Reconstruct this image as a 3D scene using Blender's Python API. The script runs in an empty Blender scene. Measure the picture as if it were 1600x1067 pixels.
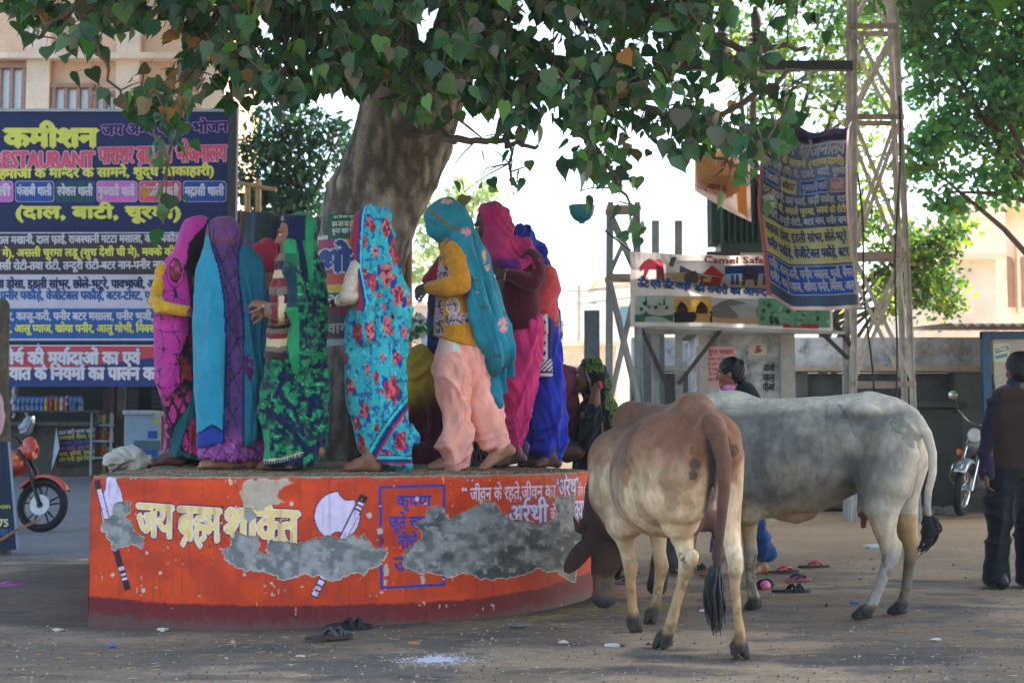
import bpy, bmesh, math, random
import numpy as np
import openvdb
from mathutils import Vector, Matrix
sc = bpy.context.scene
C = sc.collection
random.seed(7)
RNG = np.random.default_rng(7)
# ------------------------------------------------------------------ camera, sky, sun, exposure
F = 2222.0            # focal length measured in photo pixels (50 mm lens)
HC = 0.98             # eye height
PITCH = math.atan((700 - 533.5) / F)
CP, SP = math.cos(PITCH), math.sin(PITCH)
cam = bpy.data.cameras.new('camera')
cam.lens, cam.sensor_width = 50, 36
cam.clip_start, cam.clip_end = 0.1, 2000
cam.dof.use_dof = True
cam.dof.focus_distance = 8.3
cam.dof.aperture_fstop = 4.5
camo = bpy.data.objects.new('camera', cam)
C.objects.link(camo)
camo.location = (0, 0, HC)
camo.rotation_euler = (math.pi / 2 + PITCH, 0, 0)
sc.camera = camo
SUN_EL, SUN_AZ = math.radians(47), math.radians(68)     # azimuth measured from +Y (away from the lens) towards +X
world = bpy.data.worlds.new('World')
sc.world = world
world.use_nodes = True
wn = world.node_tree
sky = wn.nodes.new('ShaderNodeTexSky')
sky.sky_type = 'NISHITA'
sky.sun_disc = False
sky.sun_elevation = SUN_EL
sky.sun_rotation = SUN_AZ
sky.air_density, sky.dust_density, sky.ozone_density = 1.3, 3.0, 2.5
wn.links.new(sky.outputs[0], wn.nodes['Background'].inputs[0])
wn.nodes['Background'].inputs[1].default_value = 0.15
sun = bpy.data.lights.new('sun', 'SUN')
sun.energy, sun.angle, sun.color = 4.0, math.radians(0.5), (1.0, 0.93, 0.82)
suno = bpy.data.objects.new('sun', sun)
C.objects.link(suno)
sd = Vector((math.sin(SUN_AZ) * math.cos(SUN_EL), math.cos(SUN_AZ) * math.cos(SUN_EL), math.sin(SUN_EL)))
suno.rotation_euler = sd.to_track_quat('Z', 'Y').to_euler()
suno.location = (20, 20, 30)
sc.view_settings.view_transform = 'Standard'
sc.view_settings.look = 'None'
sc.view_settings.exposure = 2.08
sc.view_settings.gamma = 1.0
sc.cycles.max_bounces = 7
sc.cycles.diffuse_bounces = 4
sc.cycles.transparent_max_bounces = 8
sc.cycles.caustics_reflective = sc.cycles.caustics_refractive = False
# ------------------------------------------------------------------ measuring helpers
def W(u, v, d):
 """point of the place seen at photo pixel (u,v), d metres away along +Y"""
 a, b = (u - 800) / F, (533.5 - v) / F
 fy, fz = CP - b * SP, SP + b * CP
 t = d / fy
 return np.array([a * t, d, HC + fz * t])
def PX(P):
 """photo pixel of world points"""
 P = np.asarray(P, float)
 x, y, z = P[..., 0], P[..., 1], P[..., 2] - HC
 dep = y * CP + z * SP
 up = -y * SP + z * CP
 return 800 + F * x / dep, 533.5 - F * up / dep
def G(u, v, z=0.0):
 """point at height z seen at pixel (u,v)"""
 a, b = (u - 800) / F, (533.5 - v) / F
 fy, fz = CP - b * SP, SP + b * CP
 t = (z - HC) / fz
 return np.array([a * t, fy * t, z])
def S(r, g, b, k=1.0):
 f = lambda c: ((c / 255 + 0.055) / 1.055) ** 2.4 if c > 10 else c / 255 / 12.92
 return np.array([f(r) * k, f(g) * k, f(b) * k])
def hsh(i, j, k, s):
 h = (i * 374761393 + j * 668265263 + k * 2147483647 + s * 1274126177) & 0xFFFFFFFF
 h = ((h ^ (h >> 13)) * 1274126177) & 0xFFFFFFFF
 return ((h ^ (h >> 16)) & 0xFFFF) / 65535.0
def vn(x, y, z=0, seed=0):
 """value noise 0..1"""
 if np.ndim(z) == 0 and np.ndim(x) == 2:
  return vn2(x, y, z, seed)
 x, y, z = np.broadcast_arrays(np.asarray(x, float), np.asarray(y, float), np.asarray(z, float))
 i, j, k = np.floor(x).astype(np.int64), np.floor(y).astype(np.int64), np.floor(z).astype(np.int64)
 a, b, c = x - i, y - j, z - k
 a, b, c = a * a * (3 - 2 * a), b * b * (3 - 2 * b), c * c * (3 - 2 * c)
 r = 0
 for di in (0, 1):
  for dj in (0, 1):
   for dk in (0, 1):
    w = (a if di else 1 - a) * (b if dj else 1 - b) * (c if dk else 1 - c)
    r = r + w * hsh(i + di, j + dj, k + dk, seed)
 return r
def vn2(x, y, z, seed):
 i, j, k = np.floor(x).astype(np.int64), np.floor(y).astype(np.int64), int(z)
 a, b = (x - i).astype(np.float32), (y - j).astype(np.float32)
 a, b = a * a * (3 - 2 * a), b * b * (3 - 2 * b)
 i0, j0 = i.min(), j.min()
 I, J = np.meshgrid(np.arange(i0, i.max() + 2), np.arange(j0, j.max() + 2), indexing='ij')
 T = hsh(I, J, k, seed).astype(np.float32)
 i -= i0; j -= j0
 return (T[i, j] * (1 - a) + T[i + 1, j] * a) * (1 - b) + (T[i, j + 1] * (1 - a) + T[i + 1, j + 1] * a) * b
def fbm(x, y, z=0, seed=0, n=3):
 r, a, t = 0, 1.0, 0
 for q in range(n):
  r = r + a * vn(np.asarray(x) * 2 ** q, np.asarray(y) * 2 ** q, np.asarray(z) * 2 ** q, seed + q)
  t += a
  a *= .5
 return r / t
def sstep(a, b, x):
 t = np.clip((x - a) / (b - a), 0, 1)
 return t * t * (3 - 2 * t)
def mixc(a, b, t):
 t = np.asarray(t)[..., None]
 return a * (1 - t) + b * t
# ------------------------------------------------------------------ objects
def link(name, data, parent=None):
 o = bpy.data.objects.new(name, data)
 C.objects.link(o)
 if parent is not None:
  o.parent = parent
 return o
def tag(o, label, cat, group=None):
 o['label'], o['category'] = label, cat
 if group:
  o['group'] = group
 return o
def thing(name, label, cat, loc, group=None):
 o = link(name, None)
 o.location = tuple(float(q) for q in loc)
 o.empty_display_size = .1
 return tag(o, label, cat, group)
def mk(name, verts, faces, mat, parent=None, col=None, smooth=True, mats=None, midx=None):
 """one mesh object; verts in world space, stored relative to the parent thing"""
 V = np.asarray(verts, float).reshape(-1, 3)
 if parent is not None:
  off = np.array(parent.location, float)
  q = parent.parent
  while q is not None:
   off = off + np.array(q.location, float)
   q = q.parent
  V = V - off
 me = bpy.data.meshes.new(name)
 if isinstance(faces, np.ndarray):
  nf, k = faces.shape
  me.vertices.add(len(V))
  me.vertices.foreach_set('co', V.astype(np.float32).ravel())
  me.loops.add(nf * k)
  me.loops.foreach_set('vertex_index', faces.astype(np.int32).ravel())
  me.polygons.add(nf)
  me.polygons.foreach_set('loop_start', np.arange(0, nf * k, k, dtype=np.int32))
  me.update(calc_edges=True)
 else:
  me.from_pydata(V.tolist(), [], [tuple(int(i) for i in f) for f in faces])
  me.update()
 if smooth:
  me.polygons.foreach_set('use_smooth', [True] * len(me.polygons))
 for m in (mats or [mat]):
  me.materials.append(m)
 if midx is not None:
  me.polygons.foreach_set('material_index', np.asarray(midx, np.int32))
 if col is not None:
  at = me.color_attributes.new('Col', 'FLOAT_COLOR', 'POINT')
  cc = np.ones((len(V), 4), np.float32)
  cc[:, :3] = col
  at.data.foreach_set('color', cc.ravel())
 return link(name, me, parent)
class MB:
 """collects simple shapes into one mesh"""
 def __init__(s):
  s.v, s.f = [], []
 def add(s, v, f):
  n = len(s.v)
  s.v += [tuple(map(float, p)) for p in v]
  s.f += [tuple(int(i) + n for i in q) for q in f]
  return s
 def box(s, c, h, R=None):
  c, h = np.array(c, float), np.array(h, float)
  p = np.array([(x, y, z) for x in (-1, 1) for y in (-1, 1) for z in (-1, 1)]) * h
  if R is not None:
   p = p @ np.array(R).T
  return s.add(p + c, [(0, 1, 3, 2), (4, 6, 7, 5), (0, 4, 5, 1), (2, 3, 7, 6), (0, 2, 6, 4), (1, 5, 7, 3)])
 def bar(s, a, b, w, t=None, up=(0, 0, 1)):
  """rectangular bar from a to b"""
  a, b = np.array(a, float), np.array(b, float)
  d = b - a
  L = np.linalg.norm(d)
  d = d / L
  up = np.array(up, float)
  if abs(d @ up) > .95:
   up = np.array([0, 1., 0])
  r = np.cross(d, up); r /= np.linalg.norm(r)
  q = np.cross(r, d)
  return s.box((a + b) / 2, (w / 2, L / 2, (t or w) / 2), np.stack([r, d, q], 1))
 def angle(s, a, b, w, t=.006):
  """steel angle section"""
  a, b = np.array(a, float), np.array(b, float)
  s.bar(a, b, w, t)
  return s.bar(a + np.array([w / 2 - t / 2, 0, 0]), b + np.array([w / 2 - t / 2, 0, 0]), t, w * .99)
 def tube(s, pts, rad, n=8, cap=True):
  pts = [np.array(p, float) for p in pts]
  m = len(pts)
  rad = [rad] * m if np.isscalar(rad) else list(rad)
  V, Fc = [], []
  prev = None
  for i, p in enumerate(pts):
   d = pts[min(i + 1, m - 1)] - pts[max(i - 1, 0)]
   d = d / (np.linalg.norm(d) + 1e-9)
   if prev is None:
    a = np.array([0, 0, 1.]) if abs(d[2]) < .9 else np.array([1., 0, 0])
    x = np.cross(d, a)
   else:
    x = prev - d * (prev @ d)
   x = x / (np.linalg.norm(x) + 1e-9)
   prev = x
   y = np.cross(d, x)
   for q in range(n):
    t = 2 * math.pi * q / n
    V.append(p + rad[i] * (math.cos(t) * x + math.sin(t) * y))
  for i in range(m - 1):
   for q in range(n):
    Fc.append((i * n + q, i * n + (q + 1) % n, (i + 1) * n + (q + 1) % n, (i + 1) * n + q))
  if cap:
   Fc.append(tuple(range(n - 1, -1, -1)))
   Fc.append(tuple(range((m - 1) * n, m * n)))
  return s.add(V, Fc)
 def lathe(s, c, prof, n=20, axis=(0, 0, 1), arc=1.0):
  """profile list of (r, h) turned about an axis through c"""
  c = np.array(c, float)
  ax = np.array(axis, float); ax /= np.linalg.norm(ax)
  a = np.array([1., 0, 0]) if abs(ax[0]) < .9 else np.array([0, 1., 0])
  x = np.cross(ax, a); x /= np.linalg.norm(x)
  y = np.cross(ax, x)
  V, Fc = [], []
  for r, h in prof:
   for q in range(n):
    t = 2 * math.pi * q / n
    V.append(c + ax * h + r * (math.cos(t) * x + math.sin(t) * y))
  for i in range(len(prof) - 1):
   for q in range(n):
    Fc.append((i * n + q, i * n + (q + 1) % n, (i + 1) * n + (q + 1) % n, (i + 1) * n + q))
  return s.add(V, Fc)
 def torus(s, c, R, r, axis, n=36, m=10, sx=1.0):
  pr = [(R + r * math.cos(t), sx * r * math.sin(t)) for t in np.linspace(0, 2 * math.pi, m + 1)]
  return s.lathe(c, pr, n, axis)
 def prism(s, poly, a, ex):
  """flat polygon (3D points) extruded by vector ex"""
  p = [np.array(q, float) for q in poly]
  n = len(p)
  e = np.array(ex, float)
  return s.add(p + [q + e for q in p], [tuple(range(n - 1, -1, -1)), tuple(range(n, 2 * n))] +
                     [(i, (i + 1) % n, n + (i + 1) % n, n + i) for i in range(n)])
 def build(s, name, mat, parent=None, smooth=False, bevel=0, **kw):
  o = mk(name, s.v, s.f, mat, parent, smooth=smooth, **kw)
  if smooth:
   o.data.set_sharp_from_angle(angle=math.radians(40))
  if bevel:
   b = o.modifiers.new('bevel', 'BEVEL')
   b.width, b.segments, b.limit_method = bevel, 2, 'ANGLE'
  return o
# ------------------------------------------------------------------ materials
MATS = {}
def nmat(name):
 m = bpy.data.materials.new(name)
 m.use_nodes = True
 nt = m.node_tree
 return m, nt, nt.nodes['Principled BSDF']
def sock(nt, v):
 return v
def addn(nt, typ, **kw):
 n = nt.nodes.new(typ)
 for k, v in kw.items():
  setattr(n, k, v)
 return n
def ramp(nt, fac, stops):
 r = nt.nodes.new('ShaderNodeValToRGB')
 while len(r.color_ramp.elements) < len(stops):
  r.color_ramp.elements.new(.5)
 for e, (p, c) in zip(r.color_ramp.elements, stops):
  e.position = p
  e.color = (*[float(q) for q in c], 1)
 nt.links.new(fac, r.inputs[0])
 return r.outputs[0]
def noise(nt, scale, detail=4, rough=.6, vec=None, dist=0):
 n = nt.nodes.new('ShaderNodeTexNoise')
 n.inputs['Scale'].default_value = scale
 n.inputs['Detail'].default_value = detail
 n.inputs['Roughness'].default_value = rough
 n.inputs['Distortion'].default_value = dist
 if vec is not None:
  nt.links.new(vec, n.inputs['Vector'])
 return n.outputs['Fac']
def opos(nt, scale=None):
 tc = nt.nodes.new('ShaderNodeTexCoord').outputs['Object']
 if scale is not None:
  mp = nt.nodes.new('ShaderNodeMapping')
  mp.inputs['Scale'].default_value = scale
  nt.links.new(tc, mp.inputs[0])
  return mp.outputs[0]
 return tc
def mix(nt, fac, a, b, mode='MIX'):
 n = nt.nodes.new('ShaderNodeMix')
 n.data_type, n.blend_type = 'RGBA', mode
 for s, v in ((n.inputs[0], fac), (n.inputs[6], a), (n.inputs[7], b)):
  if isinstance(v, bpy.types.NodeSocket):
   nt.links.new(v, s)
  elif np.isscalar(v):
   s.default_value = v
  else:
   s.default_value = (*[float(q) for q in v], 1)
 return n.outputs[2]
def bump(nt, bsdf, h, strength=.3, dist=.01):
 b = nt.nodes.new('ShaderNodeBump')
 b.inputs['Strength'].default_value = strength
 b.inputs['Distance'].default_value = dist
 nt.links.new(h, b.inputs['Height'])
 nt.links.new(b.outputs[0], bsdf.inputs['Normal'])
def mat(name, col, rough=.7, metal=0, var=.25, vscale=8, bmp=.15, bscale=40, col2=None, spec=.4, stretch=None, bdist=.01):
 """painted / plain surface with uneven wear"""
 if name in MATS:
  return MATS[name]
 m, nt, b = nmat(name)
 v = opos(nt, stretch)
 n1 = noise(nt, vscale, 5, .65, v)
 c2 = np.array(col) * (1 - var) if col2 is None else np.array(col2)
 c = ramp(nt, n1, [(.35, c2), (.62, col)])
 nt.links.new(c, b.inputs['Base Color'])
 b.inputs['Roughness'].default_value = rough
 b.inputs['Metallic'].default_value = metal
 b.inputs['Specular IOR Level'].default_value = spec
 if bmp:
  bump(nt, b, noise(nt, bscale, 5, .65, v), bmp, bdist)
 MATS[name] = m
 return m
def vcmat(name, rough=.8, bmp=.2, bscale=120, var=.12, vscale=30, sheen=0, spec=.3, bdist=.004, stretch=None):
 """surface whose own coloured pattern is stored per vertex"""
 if name in MATS:
  return MATS[name]
 m, nt, b = nmat(name)
 a = addn(nt, 'ShaderNodeVertexColor', layer_name='Col')
 v = opos(nt, stretch)
 n1 = noise(nt, vscale, 4, .6, v)
 g = ramp(nt, n1, [(.3, (1 - var,) * 3), (.7, (1 + var,) * 3)])
 c = mix(nt, 1.0, a.outputs[0], g, 'MULTIPLY')
 nt.links.new(c, b.inputs['Base Color'])
 b.inputs['Roughness'].default_value = rough
 b.inputs['Specular IOR Level'].default_value = spec
 if sheen:
  b.inputs['Sheen Weight'].default_value = sheen
  b.inputs['Sheen Roughness'].default_value = .5
 if bmp:
  bump(nt, b, noise(nt, bscale, 4, .6, v), bmp, bdist)
 MATS[name] = m
 return m
CLOTH = lambda: vcmat('woven_cloth', .85, .35, 260, .10, 14, sheen=.15, spec=.2, bdist=.003)
KNIT = lambda: vcmat('knitted_wool', .95, .8, 190, .12, 20, sheen=.25, spec=.1, bdist=.006)
SKIN = lambda: vcmat('skin', .55, .15, 150, .08, 25, spec=.4, bdist=.002)
HIDE = lambda: vcmat('hide', .75, .7, 110, .22, 30, sheen=.05, spec=.25, bdist=.006, stretch=(1, 1, .45))
# ------------------------------------------------------------------ smooth bodies from blended round cones
def rotm(yaw=0, pitch=0, roll=0):
 """columns: right, forward, up.  yaw 0 faces +Y, positive yaw turns to -X; pitch positive looks down"""
 y, p, r = map(math.radians, (yaw, pitch, roll))
 return np.array(Matrix.Rotation(y, 3, 'Z') @ Matrix.Rotation(-p, 3, 'X') @ Matrix.Rotation(r, 3, 'Y'))
class Body:
 def __init__(s, d=None):
  s.L, s.d, s.cuts = [], d, []
 # world-space primitives
 def cone(s, a, b, ra, rb, k=.02, sy=1.0, neg=False):
  s.L.append(('c', np.array(a, float), np.array(b, float), ra, rb, k, sy, neg)); return s
 def ell(s, c, rad, R=None, k=.02, neg=False):
  s.L.append(('e', np.array(c, float), np.array(rad, float), np.eye(3) if R is None else np.array(R), 0, k, 1, neg)); return s
 # photo-measured chain at the figure's depth: (u, v, r[, depth offset])
 def ch(s, pts, k=.02, sy=1.0, neg=False):
  q = [(W(p[0], p[1], s.d + (p[3] if len(p) > 3 else 0)), p[2] * s.d / F) for p in pts]
  if len(q) == 1:
   q = q * 2
  return s.chain(q, k, sy, neg)
 def chain(s, q, k=.03, sy=1.0, neg=False):
  """one limb: list of (point, radius); its pieces join without swelling, the whole blends by k"""
  s.L.append(('g', q, None, 0, 0, k, sy, neg)); return s
 def cut(s, p, n):
  """slice everything off on the side n points to"""
  s.cuts.append((np.array(p, float), np.array(n, float))); return s
 def hem(s, *uv):
  """straight or sloping lower edge through the photo points uv"""
  a, b = W(*uv[0], s.d), W(*uv[-1], s.d)
  if len(uv) == 1:
   return s.cut(a, (0, 0, -1))
  t = b - a
  n = np.array([t[2], 0, -t[0]]); n /= np.linalg.norm(n)
  return s.cut(a, n if n[2] < 0 else -n)
 def grid(s, vox):
  lo, hi = np.full(3, 1e9), np.full(3, -1e9)
  bx = []
  for t, a, b, ra, rb, k, sy, neg in s.L:
   if t == 'c':
    t, a = 'g', [(a, ra), (b, rb)]
   if t == 'g':
    e = np.array([1, max(sy, 1), 1])
    l = np.min([p - r * e for p, r in a], 0); h = np.max([p + r * e for p, r in a], 0)
   else:
    l, h = a - b.max(), a + b.max()
   bx.append((t, a, b, ra, k, sy, neg, l, h))
   if not neg:
    lo, hi = np.minimum(lo, l), np.maximum(hi, h)
  lo, hi = lo - 4 * vox - .01, hi + 4 * vox + .01
  n = np.ceil((hi - lo) / vox).astype(int) + 1
  D = np.full(n, .25, np.float32)
  ax = [lo[i] + vox * np.arange(n[i]) for i in range(3)]
  def region(l, h):
   i0 = np.clip(np.floor((l - lo) / vox).astype(int), 0, n)
   i1 = np.clip(np.ceil((h - lo) / vox).astype(int) + 1, 0, n)
   return tuple(slice(i0[i], i1[i]) for i in range(3))
  def pts(sl):
   return np.stack(np.meshgrid(*[ax[i][sl[i]] for i in range(3)], indexing='ij'), -1).astype(np.float32)
  for t, a, b, ra, k, sy, neg, l, h in bx:
   m = k * 1.2 + 3 * vox + .02
   sl = region(l - m, h + m)
   if any(q.stop <= q.start for q in sl):
    continue
   X = pts(sl)
   if t == 'g':
    dd = None
    sc_ = np.array([1, 1 / sy, 1], np.float32)
    for (p0, r0), (p1, r1) in zip(a, a[1:]):
     p, q = (X - p0) * sc_, (p1 - p0) * sc_
     L2 = float(q @ q)
     tt = np.clip(p @ q / L2, 0, 1) if L2 > 1e-10 else np.zeros(X.shape[:3], np.float32)
     e = np.linalg.norm(p - tt[..., None] * q, axis=-1) - (r0 + tt * (r1 - r0))
     dd = e if dd is None else np.minimum(dd, e)
   else:
    p = (X - a) @ ra
    k0 = np.linalg.norm(p / b, axis=-1)
    k1 = np.linalg.norm(p / (b * b), axis=-1) + 1e-9
    dd = k0 * (k0 - 1) / k1
   cur = D[sl]
   if neg:
    hh = np.clip(.5 - .5 * (cur + dd) / k, 0, 1)
    D[sl] = cur * (1 - hh) - dd * hh + k * hh * (1 - hh)
   else:
    hh = np.clip(.5 + .5 * (cur - dd) / k, 0, 1)
    D[sl] = cur * (1 - hh) + dd * hh - k * hh * (1 - hh)
  if s.cuts:
   X = pts(tuple(slice(0, q) for q in n))
   for p, nn in s.cuts:
    D = np.maximum(D, ((X - p) @ nn).astype(np.float32))
  return D, lo
 def poly(s, vox, smooth=2):
  D, lo = s.grid(vox)
  g = openvdb.FloatGrid(.25)
  g.copyFromArray(D)
  pts, quads = g.convertToQuads(isovalue=0.0)
  V = pts.astype(float) * vox + lo
  Q = quads.astype(np.int64)
  for _ in range(smooth):
   V = relax(V, Q)
  return V, Q
def relax(V, Q, f=.5):
 e = np.concatenate([Q[:, [i, (i + 1) % 4]] for i in range(4)])
 acc, cnt = np.zeros_like(V), np.zeros(len(V))
 for c in range(3):
  acc[:, c] = np.bincount(e[:, 0], V[e[:, 1], c], len(V)) + np.bincount(e[:, 1], V[e[:, 0], c], len(V))
 cnt = np.bincount(e[:, 0], minlength=len(V)) + np.bincount(e[:, 1], minlength=len(V))
 return V * (1 - f) + f * acc / np.maximum(cnt, 1)[:, None]
def normals(V, Q):
 n = np.cross(V[Q[:, 2]] - V[Q[:, 0]], V[Q[:, 3]] - V[Q[:, 1]])
 N = np.zeros_like(V)
 for c in range(3):
  N[:, c] = sum(np.bincount(Q[:, i], n[:, c], len(V)) for i in range(4))
 return N / (np.linalg.norm(N, axis=1)[:, None] + 1e-12)
def folds(V, Q, d, spec, gain=2.1):
 """raise cloth folds: spec rows (angle of travel in the u-v plane, wavelength px, height px, wander, mask or None)"""
 if not spec:
  return V
 N = normals(V, Q)
 k = d / F
 u, v = PX(V)
 yo = (V[:, 1] - d) / k
 h = np.zeros(len(V))
 for i, row in enumerate(spec):
  a, lam, amp, wan = row[:4]
  a = math.radians(a)
  q = math.cos(a) * (u + .9 * yo) + math.sin(a) * v
  o = -math.sin(a) * u + math.cos(a) * v
  ph = wan * (fbm(u / 70 + 7 * i, v / 110, yo / 70, 11 + i, 2) - .5) * 2
  n1 = vn(q / lam * 1.25 + ph, o / (lam * 5.5), 3.7 * i, 21 + i)
  n2 = vn(q / lam * 1.1 + ph + 40, o / (lam * 7), 9.1 * i, 51 + i)
  w = 1.3 * (2 * n1 - 1) + 2.4 * ((1 - np.abs(2 * n2 - 1)) ** 2 - .4)
  env = .45 + .75 * vn(u / 50 + 3 * i, v / 80, yo / 50, 31 + i)
  if len(row) > 4 and row[4] is not None:
   env = env * row[4](u, v, V)
  h += gain * amp * k * w * env
 return V + N * h[:, None]
def solid(body, vox, name, m, parent, color, fold=None, smooth=2, d=None):
 V, Q = body.poly(vox, smooth)
 d = d or body.d
 V = folds(V, Q, d, [(r[0], r[1], min(r[2], .055 * r[1] + .6), *r[3:]) for r in fold or []], 1.1 if 'knit' in m.name else 2.2)
 u, v = PX(V)
 col = color(u, v, V) if callable(color) else np.tile(np.array(color, float), (len(V), 1))
 if 'cloth' in m.name:
  col = mixc(col, np.repeat(col.mean(1)[:, None], 3, 1), .10 * np.ones(len(V)))
 o = mk(name, V, Q, m, parent, col=col)
 return o
# ------------------------------------------------------------------ lettering (built-in fonts, hand-shaped Devanagari)
GLY = {}
def _text_mesh(body, off):
 c = bpy.data.curves.new('lettering', 'FONT')
 c.body, c.size, c.resolution_u = body, 1, 2
 o = bpy.data.objects.new('lettering', c)
 C.objects.link(o)
 bpy.context.view_layer.update()
 ev = o.evaluated_get(bpy.context.evaluated_depsgraph_get())
 me = ev.to_mesh()
 V = np.array([q.co[:2] for q in me.vertices]).reshape(-1, 2)
 Fc = [tuple(p.vertices) for p in me.polygons]
 ev.to_mesh_clear()
 bpy.data.objects.remove(o)
 bpy.data.curves.remove(c)
 return V, Fc
def _width(body):
 c = bpy.data.curves.new('lettering', 'FONT')
 c.body, c.size, c.resolution_u = body, 1, 1
 o = bpy.data.objects.new('lettering', c)
 C.objects.link(o)
 bpy.context.view_layer.update()
 w = o.dimensions.x
 bpy.data.objects.remove(o)
 bpy.data.curves.remove(c)
 return w
def clip_x(V, Fc, xc):
 bm = bmesh.new()
 vs = [bm.verts.new((p[0], p[1], 0)) for p in V]
 for f in Fc:
  try:
   bm.faces.new([vs[i] for i in f])
  except ValueError:
   pass
 bmesh.ops.bisect_plane(bm, geom=bm.verts[:] + bm.edges[:] + bm.faces[:], plane_co=(xc, 0, 0), plane_no=(1, 0, 0), clear_outer=True)
 bm.verts.index_update()
 V2 = np.array([v.co[:2] for v in bm.verts]).reshape(-1, 2)
 F2 = [tuple(v.index for v in f.verts) for f in bm.faces]
 bm.free()
 return V2, F2
BASE = None
def glyph(ch, off):
 """outline and advance of one sign; '~' = half form, '^' = reph, '&' = rakar"""
 global BASE
 key = (ch, off)
 if key in GLY:
  return GLY[key]
 if BASE is None:
  BASE = _width('कक')
 if ch == '^':
  V, Fc = _text_mesh('े', off)
  V = V * [-1, 1]
  V[:, 0] += -V[:, 0].max() - .06
  r = (V, [f[::-1] for f in Fc], 0)
 elif ch == '&':
  V, Fc = _text_mesh('्', off)
  V = V * [-1, 1]
  V[:, 0] += -V[:, 0].max() - .12
  V[:, 1] += .14
  r = (V, [f[::-1] for f in Fc], 0)
 elif len(ch) == 2:
  V, Fc = _text_mesh(ch[0], off)
  adv = _width('क' + ch[0] + 'क') - BASE
  xc = adv * (.80 if ch[0] in 'कफहद' else .60)
  V, Fc = clip_x(V, Fc, xc)
  r = (V, Fc, xc)
 else:
  V, Fc = _text_mesh(ch, off)
  r = (V, Fc, _width('क' + ch + 'क') - BASE)
 GLY[key] = r
 return r
CONS = set('कखगघङचछजझञटठडढणतथदधनपफबभमयरलवशषसह')
def shape(t):
 out = []
 i = 0
 while i < len(t):
  c = t[i]
  if i + 1 < len(t) and t[i + 1] == '~':
   out.append(c + '~'); i += 2; continue
  if c == 'ि':
   j = len(out)
   while j > 0 and out[j - 1] in ('&', '़'):
    j -= 1
   j -= 1
   while j > 0 and len(out[j - 1]) == 2:
    j -= 1
   out.insert(max(j, 0), c)
  else:
   out.append(c)
  i += 1
 return out
def shifts(b):
 L = [(0, 0), (b, 0), (-b, 0), (0, b * .8), (0, -b * .8), (b * .7, b * .6), (-b * .7, b * .6), (b * .7, -b * .6), (-b * .7, -b * .6)]
 if b > .085:
  L += [(b * .5, 0), (-b * .5, 0), (0, b * .45), (0, -b * .45)]
  return L
 return L[:5] if b > .015 else L[:1]
def layout(t, off=0.0):
 """text -> 2D mesh with the letter body 0..~0.66 high, returns verts, faces, width"""
 VV, FF, x, n = [], [], 0, 0
 for g in shape(t):
  V, Fc, adv = glyph(g, off)
  if len(V):
   VV.append(V + [x, 0])
   FF += [tuple(i + n for i in f) for f in Fc]
   n += len(V)
  x += adv
 return (np.concatenate(VV) if VV else np.zeros((0, 2))), FF, x
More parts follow.
